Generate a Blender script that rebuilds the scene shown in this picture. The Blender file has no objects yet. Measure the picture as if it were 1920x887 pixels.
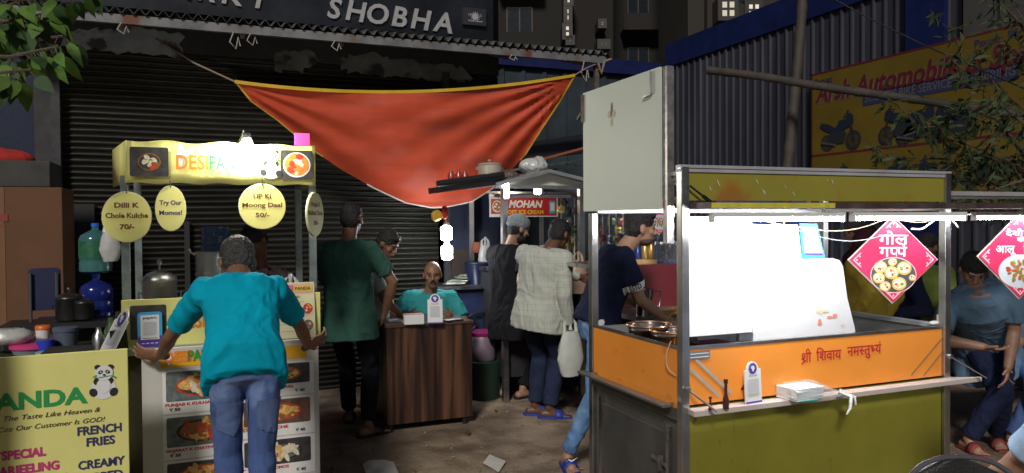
import bpy, bmesh, math, random
from mathutils import Vector, Matrix, noise
random.seed(7)
V = Vector
SC = bpy.context.scene
COL = SC.collection

# ------------------------------------------------------------------ camera
YAW, PITCH, ROLL = math.radians(22), math.radians(-1.17), math.radians(0.4)
FOC = 1400.0
fwd = V((math.sin(YAW)*math.cos(PITCH), math.cos(YAW)*math.cos(PITCH), math.sin(PITCH)))
rt0 = V((math.cos(YAW), -math.sin(YAW), 0)); up0 = rt0.cross(fwd)
up_ = up0*math.cos(ROLL) + rt0*math.sin(ROLL)
rt_ = rt0*math.cos(ROLL) - up0*math.sin(ROLL)
CAM = V((0, 0, 1.58))
cd = bpy.data.cameras.new('camera'); cam = bpy.data.objects.new('camera', cd); COL.objects.link(cam)
cd.sensor_width = 36; cd.lens = 36*FOC/1920; cd.clip_end = 500; cd.clip_start = .05
cam.matrix_world = Matrix(((rt_.x, up_.x, -fwd.x, CAM.x), (rt_.y, up_.y, -fwd.y, CAM.y), (rt_.z, up_.z, -fwd.z, CAM.z), (0, 0, 0, 1)))
SC.camera = cam

# ------------------------------------------------------------------ world, sun, exposure (night: both very weak)
SUN_EL, SUN_AZ = math.radians(34), math.radians(212)      # street light from behind the camera
w = bpy.data.worlds.new("World"); SC.world = w; w.use_nodes = True
nt = w.node_tree; bg = nt.nodes['Background']
sky = nt.nodes.new('ShaderNodeTexSky'); sky.sky_type = 'NISHITA'; sky.sun_disc = False
sky.sun_elevation = SUN_EL; sky.sun_rotation = SUN_AZ
nt.links.new(sky.outputs[0], bg.inputs[0]); bg.inputs[1].default_value = 0.014
sl = bpy.data.lights.new('sun', 'SUN'); sl.energy = 1.8; sl.angle = math.radians(9); sl.color = (1, .95, .88)
so = bpy.data.objects.new('sun', sl); COL.objects.link(so)
sdir = V((math.sin(SUN_AZ)*math.cos(SUN_EL), math.cos(SUN_AZ)*math.cos(SUN_EL), math.sin(SUN_EL)))
so.rotation_euler = sdir.to_track_quat('Z', 'Y').to_euler(); so.location = sdir*30
SC.view_settings.view_transform = 'Standard'; SC.view_settings.look = 'None'
SC.view_settings.exposure = 0.2; SC.view_settings.gamma = 1; SC.view_settings.use_curve_mapping = False
SC.cycles.max_bounces = 6; SC.cycles.diffuse_bounces = 3; SC.cycles.glossy_bounces = 3; SC.cycles.transmission_bounces = 4
SC.cycles.sample_clamp_indirect = 3; SC.cycles.use_denoising = True
SC.cycles.caustics_reflective = False; SC.cycles.caustics_refractive = False

TUBE = 230
# pixel of the photograph -> point at a real distance
def ray(px, py): return fwd + rt_*((px-960)/FOC) + up_*((443.5-py)/FOC)
def PY(px, py, Y): d = ray(px, py); return CAM + d*(Y/d.y)
def PX(px, py, X): d = ray(px, py); return CAM + d*(X/d.x)
def PZ(px, py, z): d = ray(px, py); return CAM + d*((z-CAM.z)/d.z)
def PD(px, py, D): return CAM + ray(px, py)*D

# ------------------------------------------------------------------ materials
MATS = {}
def M(name, col, rough=.6, metal=0., var=.12, scale=5., bump=0., bscale=60., emit=0., trans=0., alpha=1., spec=.5, stain=None, sheen=0., stretch=None):
    if name in MATS: return MATS[name]
    m = bpy.data.materials.new(name); m.use_nodes = True; n = m.node_tree.nodes; l = m.node_tree.links
    b = n['Principled BSDF']; c4 = (*col, 1)
    b.inputs['Base Color'].default_value = c4; b.inputs['Roughness'].default_value = rough; b.inputs['Metallic'].default_value = metal
    b.inputs['Specular IOR Level'].default_value = spec
    if emit:
        b.inputs['Emission Color'].default_value = c4; b.inputs['Emission Strength'].default_value = emit
    if trans: b.inputs['Transmission Weight'].default_value = trans
    if alpha < 1: b.inputs['Alpha'].default_value = alpha
    if sheen: b.inputs['Sheen Weight'].default_value = sheen
    tc = n.new('ShaderNodeTexCoord'); src = tc.outputs['Object']
    if stretch:
        mp = n.new('ShaderNodeMapping'); mp.inputs['Scale'].default_value = stretch; l.new(src, mp.inputs[0]); src = mp.outputs[0]
    if var and not emit:
        nz = n.new('ShaderNodeTexNoise'); nz.inputs['Scale'].default_value = scale; nz.inputs['Detail'].default_value = 6; nz.inputs['Roughness'].default_value = .65
        l.new(src, nz.inputs['Vector'])
        rp = n.new('ShaderNodeValToRGB'); rp.color_ramp.elements[0].position = .32; rp.color_ramp.elements[1].position = .68
        rp.color_ramp.elements[0].color = (*[x*(1-var) for x in col], 1); rp.color_ramp.elements[1].color = (*[min(1, x*(1+var)) for x in col], 1)
        l.new(nz.outputs[0], rp.inputs[0]); out = rp.outputs[0]
        if stain:
            n2 = n.new('ShaderNodeTexNoise'); n2.inputs['Scale'].default_value = stain[1]; n2.inputs['Detail'].default_value = 8; l.new(src, n2.inputs['Vector'])
            r2 = n.new('ShaderNodeValToRGB'); r2.color_ramp.elements[0].position = stain[2]; r2.color_ramp.elements[1].position = stain[2]+.08
            l.new(n2.outputs[0], r2.inputs[0])
            mx = n.new('ShaderNodeMix'); mx.data_type = 'RGBA'; l.new(r2.outputs[0], mx.inputs[0]); l.new(out, mx.inputs[6]); mx.inputs[7].default_value = (*stain[0], 1); out = mx.outputs[2]
        l.new(out, b.inputs['Base Color'])
        mr = n.new('ShaderNodeMapRange'); mr.inputs[3].default_value = max(.02, rough-.1); mr.inputs[4].default_value = min(1, rough+.12)
        l.new(nz.outputs[0], mr.inputs[0]); l.new(mr.outputs[0], b.inputs['Roughness'])
    if bump:
        nb = n.new('ShaderNodeTexNoise'); nb.inputs['Scale'].default_value = bscale; nb.inputs['Detail'].default_value = 4; l.new(src, nb.inputs['Vector'])
        bp = n.new('ShaderNodeBump'); bp.inputs['Strength'].default_value = bump; bp.inputs['Distance'].default_value = .01
        l.new(nb.outputs[0], bp.inputs['Height']); l.new(bp.outputs[0], b.inputs['Normal'])
    MATS[name] = m; return m

steel = M('steel', (.55, .55, .56), .28, 1, .25, 9, .08, 30, stain=((.28, .25, .22), 14, .62))
chrome = M('bright_steel', (.5, .5, .51), .32, 1, .12, 12)
dark_metal = M('dark_metal', (.06, .06, .065), .5, .6, .3, 8, .1)
rusty = M('rusty_steel', (.16, .13, .115), .7, .3, .45, 9, .3, 70, stain=((.13, .055, .03), 6, .58))
black = M('black_plastic', (.014, .014, .016), .45)
ink = M('black_ink', (.02, .02, .025), .6, var=0)
navy = M('navy_ink', (.03, .035, .14), .6, var=0)
white = M('white_board', (.78, .78, .76), .5, var=.04)
wink = M('white_ink', (.8, .8, .8), .6, var=0)
yel = M('yellow_flex', (.82, .78, .27), .45, var=.07, scale=2, bump=.15, bscale=14)
yeld = M('yellow_disc', (.88, .83, .28), .5, var=.04)
green_ink = M('green_ink', (.02, .33, .08), .6, var=0)
pink_ink = M('pink_ink', (.62, .04, .22), .6, var=0)
orange_ink = M('orange_ink', (.85, .25, .03), .6, var=0)
red_ink = M('red_ink', (.55, .02, .03), .6, var=0)
brown_ink = M('brown_ink', (.16, .05, .02), .6, var=0)
purple = M('purple_ink', (.1, .05, .4), .6, var=0)
blue_ink = M('blue_ink', (.02, .16, .7), .5, var=0)
skyblue = M('sky_blue_ink', (.05, .42, .8), .5, var=0)
pic_dark = M('picture_dark', (.05, .045, .045), .5, var=.5, scale=18)
pic_slate = M('picture_slate', (.12, .15, .15), .5, var=.5, scale=25)
f_red = M('food_red', (.5, .05, .02), .5, var=.4, scale=40)
f_brown = M('food_brown', (.32, .12, .03), .5, var=.5, scale=60)
f_gold = M('food_gold', (.75, .42, .12), .5, var=.4, scale=60)
f_cream = M('food_cream', (.72, .65, .5), .5, var=.2, scale=60)
f_green = M('food_green', (.1, .3, .03), .5, var=.4, scale=60)
f_orange = M('food_orange', (.8, .25, .05), .5, var=.3, scale=40)
glassy = M('clear_plastic', (.8, .85, .85), .12, trans=.9, var=0, alpha=.55)
bagm = M('thin_plastic_bag', (.75, .76, .74), .3, var=.1, bump=.5, bscale=25, trans=.35, spec=.6)

# ------------------------------------------------------------------ mesh builder (world coordinates)
class MB:
    def __init__(s): s.v = []; s.f = []; s.mi = []; s.cur = 0
    def face(s, pts):
        b = len(s.v); s.v += [V(p) for p in pts]; s.f.append(tuple(range(b, b+len(pts)))); s.mi.append(s.cur); return s
    def mesh(s, vs, fs):
        b = len(s.v); s.v += [V(p) for p in vs]
        for f in fs: s.f.append(tuple(i+b for i in f)); s.mi.append(s.cur)
        return s
    def box(s, x0, x1, y0, y1, z0, z1, m=None):
        vs = [V((x, y, z)) for z in (z0, z1) for y in (y0, y1) for x in (x0, x1)]
        if m is not None: vs = [m @ v for v in vs]
        return s.mesh(vs, [(0, 2, 3, 1), (4, 5, 7, 6), (0, 1, 5, 4), (2, 6, 7, 3), (0, 4, 6, 2), (1, 3, 7, 5)])
    def bar(s, p0, p1, w, h=None, upv=(0, 0, 1)):
        p0 = V(p0); p1 = V(p1); h = h or w; t = (p1-p0).normalized(); u = V(upv)
        if abs(t.dot(u)) > .98: u = V((0, 1, 0))
        a = t.cross(u).normalized(); c = a.cross(t)
        vs = [p+a*(i*w/2)+c*(j*h/2) for p in (p0, p1) for j in (-1, 1) for i in (-1, 1)]
        return s.mesh(vs, [(0, 1, 3, 2), (4, 6, 7, 5), (0, 4, 5, 1), (2, 3, 7, 6), (0, 2, 6, 4), (1, 5, 7, 3)])
    def rings(s, rings, cap=True, closed=False):
        n = len(rings[0]); vs = [p for r in rings for p in r]; fs = []
        R = len(rings)
        for i in range(R if closed else R-1):
            for j in range(n):
                a = i*n+j; b = i*n+(j+1) % n; c = ((i+1) % R)*n+(j+1) % n; d = ((i+1) % R)*n+j
                fs.append((a, b, c, d))
        if cap and not closed: fs.append(tuple(range(n-1, -1, -1))); fs.append(tuple((R-1)*n+j for j in range(n)))
        return s.mesh(vs, fs)
    def tube(s, pts, r, n=8, cap=True):
        pts = [V(p) for p in pts]; R = []
        rr = r if isinstance(r, (list, tuple)) else [r]*len(pts)
        prev = None
        for i, p in enumerate(pts):
            t = (pts[min(i+1, len(pts)-1)]-pts[max(i-1, 0)]).normalized()
            if prev is None:
                u = V((0, 0, 1)) if abs(t.z) < .9 else V((0, 1, 0)); a = t.cross(u).normalized()
            else: a = (prev-t*prev.dot(t)).normalized()
            prev = a; c = t.cross(a)
            R.append([p+(a*math.cos(2*math.pi*k/n)+c*math.sin(2*math.pi*k/n))*rr[i] for k in range(n)])
        return s.rings(R, cap)
    def lathe(s, o, prof, n=24, ax=(0, 0, 1), sx=1, cap=True):
        o = V(o); t = V(ax).normalized(); u = V((1, 0, 0)) if abs(t.x) < .9 else V((0, 1, 0)); a = t.cross(u).normalized(); c = t.cross(a)
        return s.rings([[o+t*z+(a*math.cos(2*math.pi*k/n)*sx+c*math.sin(2*math.pi*k/n))*r for k in range(n)] for r, z in prof], cap)
    def ell(s, c, r, axes=None, n=16, m=10):
        c = V(c); A = axes or (V((1, 0, 0)), V((0, 1, 0)), V((0, 0, 1))); R = []
        for i in range(m+1):
            th = math.pi*min(max(i/m, .02), .98)
            R.append([c+A[0]*(r[0]*math.sin(th)*math.cos(2*math.pi*k/n))+A[1]*(r[1]*math.sin(th)*math.sin(2*math.pi*k/n))-A[2]*(r[2]*math.cos(th)) for k in range(n)])
        return s.rings(R)
    def cap(s, p0, p1, r0, r1, n=14, flat=1., ax=None):
        p0 = V(p0); p1 = V(p1); t = (p1-p0).normalized()
        u = V(ax) if ax is not None else (V((0, 0, 1)) if abs(t.z) < .9 else V((0, 1, 0)))
        a = (u-t*u.dot(t)).normalized(); c = t.cross(a); R = []
        for q in (-80, -45, -15): q = math.radians(q); R.append((p0+t*(r0*math.sin(q)), r0*math.cos(q)))
        for q in (15, 45, 80): q = math.radians(q); R.append((p1+t*(r1*math.sin(q)), r1*math.cos(q)))
        return s.rings([[p+(a*math.cos(2*math.pi*k/n)*flat+c*math.sin(2*math.pi*k/n))*r for k in range(n)] for p, r in R])
    def grid(s, P, thick=0):
        R = len(P); n = len(P[0]); vs = [p for r in P for p in r]
        fs = [(i*n+j, i*n+j+1, (i+1)*n+j+1, (i+1)*n+j) for i in range(R-1) for j in range(n-1)]
        return s.mesh(vs, fs)
    def build(s, name, mat, parent=None, smooth=False, bevel=0, solid=0, weld=False):
        o0 = root_loc(parent)
        me = bpy.data.meshes.new(name); me.from_pydata([tuple(v-o0) for v in s.v], [], s.f)
        mats = mat if isinstance(mat, (list, tuple)) else [mat]
        for m in mats: me.materials.append(m)
        if len(mats) > 1: me.polygons.foreach_set('material_index', s.mi)
        if weld or smooth:
            bm = bmesh.new(); bm.from_mesh(me); bmesh.ops.remove_doubles(bm, verts=bm.verts, dist=1e-5); bmesh.ops.recalc_face_normals(bm, faces=bm.faces); bm.to_mesh(me); bm.free()
        if smooth:
            me.polygons.foreach_set('use_smooth', [True]*len(me.polygons))
        o = bpy.data.objects.new(name, me); COL.objects.link(o)
        if parent: o.parent = parent
        if solid: md = o.modifiers.new('s', 'SOLIDIFY'); md.thickness = solid
        if bevel: md = o.modifiers.new('b', 'BEVEL'); md.width = bevel; md.segments = 2; md.limit_method = 'ANGLE'; md.angle_limit = .6
        if smooth and not bevel: 
            try: me.set_sharp_from_angle(angle=math.radians(50))
            except Exception: pass
        return o
def root_loc(p):
    v = V((0, 0, 0))
    while p: v += p.location; p = p.parent
    return v
def thing(name, label, cat, loc=(0, 0, 0), group=None, kind=None):
    o = bpy.data.objects.new(name, None); COL.objects.link(o); o.location = loc; o.empty_display_size = .1
    return tag(o, label, cat, group, kind)
def tag(o, label=None, cat=None, group=None, kind=None):
    if label: o['label'] = label
    if cat: o['category'] = cat
    if group: o['group'] = group
    if kind: o['kind'] = kind
    return o
def ground_at(p): return (p[0], p[1], 0)

# planar frame: r = right, u = up, n = toward the viewer
class Fr:
    def __init__(s, o, r=(1, 0, 0), u=(0, 0, 1)):
        s.o = V(o); s.r = V(r).normalized(); u = V(u); s.u = (u-s.r*u.dot(s.r)).normalized(); s.n = s.r.cross(s.u)
    def p(s, x, y, z=0): return s.o+s.r*x+s.u*y+s.n*z
    def flat(s, mb, pts, z=.001): return mb.face([s.p(x, y, z) for x, y in pts])
    def slab(s, mb, pts, z0, z1):
        n = len(pts); return mb.rings([[s.p(x, y, z0) for x, y in pts], [s.p(x, y, z1) for x, y in pts]])
    def rect(s, x0, y0, x1, y1): return [(x0, y0), (x1, y0), (x1, y1), (x0, y1)]
def EL(cx, cy, rx, ry=None, n=24, rot=0):
    ry = rx if ry is None else ry; c, q = math.cos(rot), math.sin(rot)
    return [(cx+rx*math.cos(2*math.pi*k/n)*c-ry*math.sin(2*math.pi*k/n)*q, cy+rx*math.cos(2*math.pi*k/n)*q+ry*math.sin(2*math.pi*k/n)*c) for k in range(n)]
def RR(x0, y0, x1, y1, r, k=4):
    P = []
    for cx, cy, a in ((x1-r, y1-r, 0), (x0+r, y1-r, 90), (x0+r, y0+r, 180), (x1-r, y0+r, 270)):
        for i in range(k+1): t = math.radians(a+90*i/k); P.append((cx+r*math.cos(t), cy+r*math.sin(t)))
    return P
_tc = {}
def tmesh(s, shear=0, bold=0, half=None):
    c = bpy.data.curves.new('t', 'FONT'); c.body = s; c.shear = shear; c.offset = bold; c.resolution_u = 3
    o = bpy.data.objects.new('t', c); COL.objects.link(o)
    dg = bpy.context.evaluated_depsgraph_get(); me = bpy.data.meshes.new_from_object(o.evaluated_get(dg)); bpy.data.objects.remove(o); bpy.data.curves.remove(c)
    if half:
        bm = bmesh.new(); bm.from_mesh(me); bmesh.ops.bisect_plane(bm, geom=bm.verts[:]+bm.edges[:]+bm.faces[:], plane_co=(half, 0, 0), plane_no=(1, 0, 0), clear_outer=True); bm.to_mesh(me); bm.free()
    vs = [tuple(v.co) for v in me.vertices]; fs = [tuple(p.vertices) for p in me.polygons]; bpy.data.meshes.remove(me)
    return vs, fs
def text(parent, fr, s, cx, cy, h, mat, w=None, shear=0, bold=0, align='C', z=.002, rot=0, name='lettering', raw=None):
    vs, fs = raw or tmesh(s, shear, bold)
    used = sorted({i for f in fs for i in f})
    xs = [vs[i][0] for i in used]; x0, x1 = min(xs), max(xs)
    k = h/.69; kx = (w/(x1-x0)) if w else k
    off = {'C': (x0+x1)/2, 'L': x0, 'R': x1}[align]
    mb = MB(); P = []
    for x, y, _ in vs:
        X, Y = (x-off)*kx, y*k; P.append(fr.p(cx+X*math.cos(rot)-Y*math.sin(rot), cy+X*math.sin(rot)+Y*math.cos(rot), z))
    mb.mesh(P, fs)
    return mb.build(name, mat, parent)
def cat_text(parts):
    """string of (glyph text, half-cut x or None, dx adjust) pieces laid out one after another"""
    V_, F_ = [], []; x = 0
    for s, half, adv in parts:
        vs, fs = tmesh(s, 0, .012, half); b = len(V_); V_ += [(p[0]+x, p[1], 0) for p in vs]; F_ += [tuple(i+b for i in f) for f in fs]; x += adv
    return V_, F_
INDIA = [(-.05, 1), (.12, .97), (.1, .8), (.2, .7), (.35, .62), (.5, .6), (.62, .66), (.8, .72), (.85, .62), (.7, .5), (.66, .42), (.56, .46), (.5, .42), (.38, .34), (.25, .18), (.2, .02), (.12, -.2), (.06, -.35), (0, -.42), (-.08, -.25), (-.16, 0), (-.2, .2), (-.32, .24), (-.42, .38), (-.3, .42), (-.28, .6), (-.15, .72), (-.18, .88)]
def panda(parent, fr, cx, cy, h):
    k = h/2.0; q = lambda L: [(cx+x*k, cy+y*k) for x, y in L]
    mb = MB(); Z = [.002]
    def e(x, y, rx, ry, mi, rot=0): mb.cur = mi; Z[0] += .0004; fr.flat(mb, q(EL(x, y, rx, ry, 20, rot)), Z[0])
    e(0, -.35, .62, .62, 1); e(-.5, -.55, .2, .24, 0, .4); e(.5, -.6, .2, .24, 0, -.4); e(0, .05, .5, .3, 0); e(0, -.22, .36, .42, 1)
    e(-.28, .85, .16, .14, 0); e(.36, .82, .16, .14, 0); e(.04, .5, .44, .42, 1); e(-.13, .56, .13, .1, 0, .6); e(.22, .56, .13, .1, 0, -.6)
    e(-.12, .57, .04, .04, 1); e(.21, .57, .04, .04, 1); e(.05, .4, .08, .05, 0); e(.05, .3, .45, .02, 2, .1); e(-.42, .36, .12, .04, 2, .5); e(.5, .28, .12, .04, 2, -.5)
    return mb.build('panda_drawing', [ink, wink, green_ink], parent)
def bowl(parent, fr, x0, y0, x1, y1, bg, rim, fill, bits, n=22, seed=1, name='picture', round_=.01, ex=.78, z=.002):
    """a printed food picture: dark ground, a bowl, a heap of bits"""
    R = random.Random(seed); mb = MB(); cx, cy = (x0+x1)/2, (y0+y1)/2; rx, ry = (x1-x0)/2*ex, (y1-y0)/2*ex
    fr.flat(mb, RR(x0, y0, x1, y1, min(round_, (x1-x0)*.3)), z); mb.cur = 1; fr.flat(mb, EL(cx, cy, rx, ry), z+.0005); mb.cur = 2; fr.flat(mb, EL(cx, cy, rx*.88, ry*.86), z+.001)
    for i in range(n):
        a = R.random()*6.28; t = math.sqrt(R.random())*.7; mb.cur = 3+i % len(bits)
        g = .10+.12*R.random()
        fr.flat(mb, EL(cx+rx*t*math.cos(a), cy+ry*t*math.sin(a), rx*g*1.5, ry*g*1.3, 12, R.random()*3), z+.0013+i*.00003)
    return mb.build(name, [bg, rim, fill]+list(bits), parent)
# ------------------------------------------------------------------ people
def remesh(mb, name, voxel, mat, parent, smooth=3, amp=0., sc=9., aniso=(1, 1, .45), fine=0., fsc=60.):
    me = bpy.data.meshes.new(name); me.from_pydata([tuple(v) for v in mb.v], [], mb.f)
    o = bpy.data.objects.new(name, me); COL.objects.link(o)
    md = o.modifiers.new('r', 'REMESH'); md.mode = 'VOXEL'; md.voxel_size = voxel; md.use_smooth_shade = True
    if smooth: ms = o.modifiers.new('s', 'SMOOTH'); ms.factor = .5; ms.iterations = smooth
    dg = bpy.context.evaluated_depsgraph_get(); m2 = bpy.data.meshes.new_from_object(o.evaluated_get(dg))
    bpy.data.objects.remove(o); bpy.data.meshes.remove(me)
    m2.name = name
    if amp or fine:
        bm = bmesh.new(); bm.from_mesh(m2); bm.normal_update()
        ax = V(aniso)
        for v in bm.verts:
            p = v.co; d = 0
            if amp:
                q = V((p.x*ax.x, p.y*ax.y, p.z*ax.z))*sc
                q += V((noise.noise(p*4), noise.noise(p*4+V((9, 0, 0))), noise.noise(p*4+V((0, 9, 0)))))*1.3
                a = 1-abs(noise.noise(q))*2.2; b = 1-abs(noise.noise(q*2.1+V((5, 5, 5))))*2.2
                d += amp*(a*.7+b*.35-.35)
            if fine: d += fine*noise.noise(p*fsc)
            v.co += v.normal*d
        bm.to_mesh(m2); bm.free()
    ol = root_loc(parent)
    m2.transform(Matrix.Translation(-ol))
    m2.materials.clear(); m2.materials.append(mat); m2.polygons.foreach_set('use_smooth', [True]*len(m2.polygons))
    o2 = bpy.data.objects.new(name, m2); COL.objects.link(o2); o2.parent = parent
    return o2
def ik(a, c, l1, l2, pole):
    a = V(a); c = V(c); d = c-a; L = d.length; 
    if L > (l1+l2)*.985: k = L/((l1+l2)*.985); l1 *= k; l2 *= k
    if L < abs(l1-l2)*1.05: L = abs(l1-l2)*1.05
    t = d.normalized(); x = (l1*l1-l2*l2+L*L)/(2*L); h = math.sqrt(max(l1*l1-x*x, 1e-6))
    p = V(pole); p = (p-t*p.dot(t)).normalized()
    return a+t*x+p*h
def hand(mb, wr, d, palm, side, s=1., curl=.5, spread=1.):
    """wr wrist, d direction of fingers, palm = palm normal, side +1 when the thumb is on (d x palm)"""
    d = V(d).normalized(); palm = V(palm); palm = (palm-d*palm.dot(d)).normalized(); t = d.cross(palm)*side
    A = (t, palm, d)
    mb.ell(wr+d*.05*s, (.040*s, .016*s, .056*s), A, 12, 8)
    mb.cap(wr-d*.02*s, wr+d*.02*s, .025*s, .026*s, 12, .8, palm)
    for k, (off, L) in enumerate(((.029, .074), (.010, .082), (-.010, .076), (-.029, .060))):
        a = wr+d*(.088-.004*abs(k-1))*s+t*off*s; dir_ = (d+t*(off*5*spread)).normalized(); p0 = a-dir_*.02*s; r = .0088*s
        ang = 0; pts = [p0, a]
        for j, f in enumerate((.45, .3, .25)):
            ang += curl*(.55, .75, .5)[j]; dd = dir_*math.cos(ang)+palm*math.sin(ang); pts.append(pts[-1]+dd*L*f*s)
        for j in range(len(pts)-1): mb.cap(pts[j], pts[j+1], r*(1-.07*j), r*(1-.07*(j+1)), 8)
    a = wr+d*.02*s+t*.024*s; td = (d*.62+t*.75+palm*.25).normalized(); b = a+td*.045*s; c = b+(td+palm*.4*curl+d*.5).normalized()*.034*s
    mb.cap(a, b, .013*s, .0105*s, 9); mb.cap(b, c, .0105*s, .0088*s, 9)
def human(label, neck, hip, head, face, front, hands, feet, base, h=1.70, shirt=None, trousers=None, hair=None, skin=None,
          sleeve='short', voxel=.007, belly=0., build=1., hemdrop=.16, elbow=None, knee=None, hcurl=.5, palms=None, toes=None, hdirs=None,
          footwear='sandal', fmat=None, head_up=(0, 0, 1), group=None, hairstyle='short', wrinkle=.010, shirt_name='shirt', legs_name='trousers', trouser_w=1., eyes=True):
    R = thing('person', label, 'person', ground_at(base), group)
    s = h/1.72; neck = V(neck); hip = V(hip); head = V(head); front = V(front).normalized(); face = V(face).normalized()
    t = (neck-hip).normalized(); lat = front.cross(V((0, 0, 1))).normalized(); lat = (lat-t*lat.dot(t)).normalized(); fr = t.cross(lat)*1.
    if fr.dot(front) < 0: fr = -fr
    L = (neck-hip).length
    hlat = front.cross(V((0, 0, 1))).normalized()
    def ring(f, wd, dp, off=0, n=22, c=None):
        c = (hip+t*(L*f)+fr*off) if c is None else c
        P = []
        for k in range(n):
            a = 2*math.pi*k/n; ca, sa = math.cos(a), math.sin(a); e = .8
            P.append(c+lat*(wd*math.copysign(abs(ca)**e, ca))+fr*(dp*math.copysign(abs(sa)**e, sa)))
        return P
    b = build*s
    prof = [(-.22, .13, .085, 0), (0, .165, .112, -.005), (.22, .150+belly*.2, .105+belly*.5, belly*.5), (.5, .152+belly*.2, .108+belly*.5, belly*.5), (.74, .172, .116, .0), (.88, .168, .098, -.01), (.97, .11, .07, -.01), (1.02, .06, .055, 0)]
    body = MB(); body.rings([ring(f, w_*b*.88, d_*b*.86, o_*b*.8, c=(hip+V((0, 0, 1))*(L*f) if f < 0 else None)) for f, w_, d_, o_ in prof])
    sh = [hip+t*(L*.88)+lat*(sg*.168*b)-fr*.01 for sg in (-1, 1)]
    # head
    hu = V(head_up); hu = (hu-face*hu.dot(face)).normalized(); hl = face.cross(hu); A = (hl, face, hu); c = head; hs = s*.98
    body.ell(c+hu*.022*hs-face*.006*hs, (.074*hs, .094*hs, .098*hs), A); body.ell(c-hu*.045*hs+face*.026*hs, (.055*hs, .062*hs, .062*hs), A)
    body.ell(c-hu*.088*hs+face*.058*hs, (.026*hs, .024*hs, .02*hs), A)
    body.cap(c+face*.088*hs+hu*.014*hs, c+face*.106*hs-hu*.022*hs, .009*hs, .0135*hs, 10); body.ell(c+face*.1*hs-hu*.027*hs, (.019*hs, .012*hs, .009*hs), A)
    body.ell(c+face*.082*hs+hu*.028*hs, (.05*hs, .014*hs, .01*hs), A); body.ell(c+face*.083*hs-hu*.054*hs, (.023*hs, .012*hs, .006*hs), A); body.ell(c+face*.081*hs-hu*.065*hs, (.020*hs, .012*hs, .007*hs), A)
    for sg in (-1, 1):
        body.ell(c+hl*(.077*sg*hs)-face*.008*hs-hu*.006*hs, (.010*hs, .019*hs, .031*hs), A, 10, 8); body.ell(c+hl*(.04*sg*hs)+face*.06*hs-hu*.018*hs, (.022*hs, .022*hs, .022*hs), A, 10, 8)
    body.cap(neck-t*.05*s, c-hu*.045*hs-face*.022*hs, .060*s, .054*s)
    el = []; UA, FA = .285*s, .25*s
    for i, hd in enumerate(hands):
        sg = (-1, 1)[i]; pole = (elbow[i] if elbow else (lat*sg*.6-fr*.5-V((0, 0, 1)))); e = ik(sh[i], hd, UA, FA, pole); el.append(e); hd = V(hd)
        body.cap(sh[i]+t*(-.01), e, .049*b, .037*b); body.cap(e, e.lerp(hd, .35), .037*b, .040*b); body.cap(e.lerp(hd, .3), hd, .040*b, .026*b)
        body.cap(sh[i], neck-t*.02*s, .05*b, .045*b)
        fd = V(hdirs[i]).normalized() if hdirs else (hd-e).normalized(); pl = V(palms[i]) if palms else (-lat*sg)
        # thumb points forward/up: choose side so that the thumb lies toward the head
        tt = fd.cross((pl-fd*pl.dot(fd)).normalized()); side = 1 if (tt.dot(V((0, 0, 1))*.6+fr) > 0) else -1
        hand(body, hd, fd, pl, side, s, hcurl if not isinstance(hcurl, (list, tuple)) else hcurl[i])
    legs = []; TH, SHN = .44*s, .42*s
    for i, ft in enumerate(feet):
        sg = (-1, 1)[i]; hj = hip+hlat*(sg*.088*b)-V((0, 0, 1))*.0; an = V(ft)+V((0, 0, .085)); k = ik(hj, an, TH, SHN, knee[i] if knee else front); legs.append((hj, k, an))
        td = V(toes[i]).normalized() if toes else (front+hlat*sg*.2).normalized()
        body.cap(hj, k, .07*b, .046*b); body.cap(k, k.lerp(an, .35), .046*b, .048*b); body.cap(k.lerp(an, .3), an, .048*b, .033*b)
        g = V(ft); body.cap(g-td*.045*s+V((0, 0, .036)), g+td*.1*s+V((0, 0, .03)), .036*s, .031*s, 12); body.cap(an, g+td*.03*s+V((0, 0, .045)), .033*s, .034*s)
        tl = td.cross(V((0, 0, 1)))
        for q in range(5):
            off = (-.03+.015*q)*s; fwdl = (.165-.008*(q if sg < 0 else 4-q)) if True else 0
            body.cap(g+td*.10*s+tl*off+V((0, 0, .024)), g+td*fwdl*s+tl*off*1.2+V((0, 0, .018)), .012*s, .009*s, 8)
    skin = skin or M('brown_skin', (.23, .115, .065), .5, var=.12, scale=12, bump=.08, bscale=150)
    ob = remesh(body, 'body', voxel, skin, R, 2)
    # shirt
    sm = MB(); inf = .016
    P2 = [(-hemdrop/L, .178+belly*.15, .130+belly*.4, belly*.3), (-.05, .176+belly*.15, .130+belly*.4, belly*.3)]+[p for p in prof[2:6]]+[(.955, .13, .085, -.01), (1.0, .078, .068, -.004)]
    rr = []
    for f, w_, d_, o_ in P2: 
        cc = hip+V((0, 0, 1))*(L*f)+fr*o_*b if f < 0 else None
        rr.append(ring(f, (w_+inf)*b, (d_+inf)*b, o_*b, c=cc))
    sm.rings(rr)
    for i in range(2):
        sg = (-1, 1)[i]; sm.cap(sh[i], neck-t*.035*s, .062*b, .055*b); sm.cap(sh[i]-t*.03, sh[i]+V((0, 0, 0)), .064*b, .064*b)
        hd = V(hands[i]); e = el[i]
        if sleeve == 'short': q = sh[i].lerp(e, .74); sm.tube([sh[i], sh[i].lerp(e, .35), q], [.062*b, .062*b, .060*b], 16)
        else:
            sm.tube([sh[i], sh[i].lerp(e, .5), e], [.062*b, .056*b, .050*b], 16); sm.cap(e, e, .05*b, .05*b)if False else sm.ell(e, (.051*b,)*3, None, 12, 8)
            sm.tube([e, e.lerp(hd, .5), e.lerp(hd, .93 if sleeve == 'long' else .35)], [.05*b, .045*b, .036*b if sleeve == 'long' else .048*b], 16)
    so_ = remesh(sm, shirt_name, voxel, shirt, R, 3, wrinkle)
    # trousers
    tm = MB(); tw = trouser_w
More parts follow.
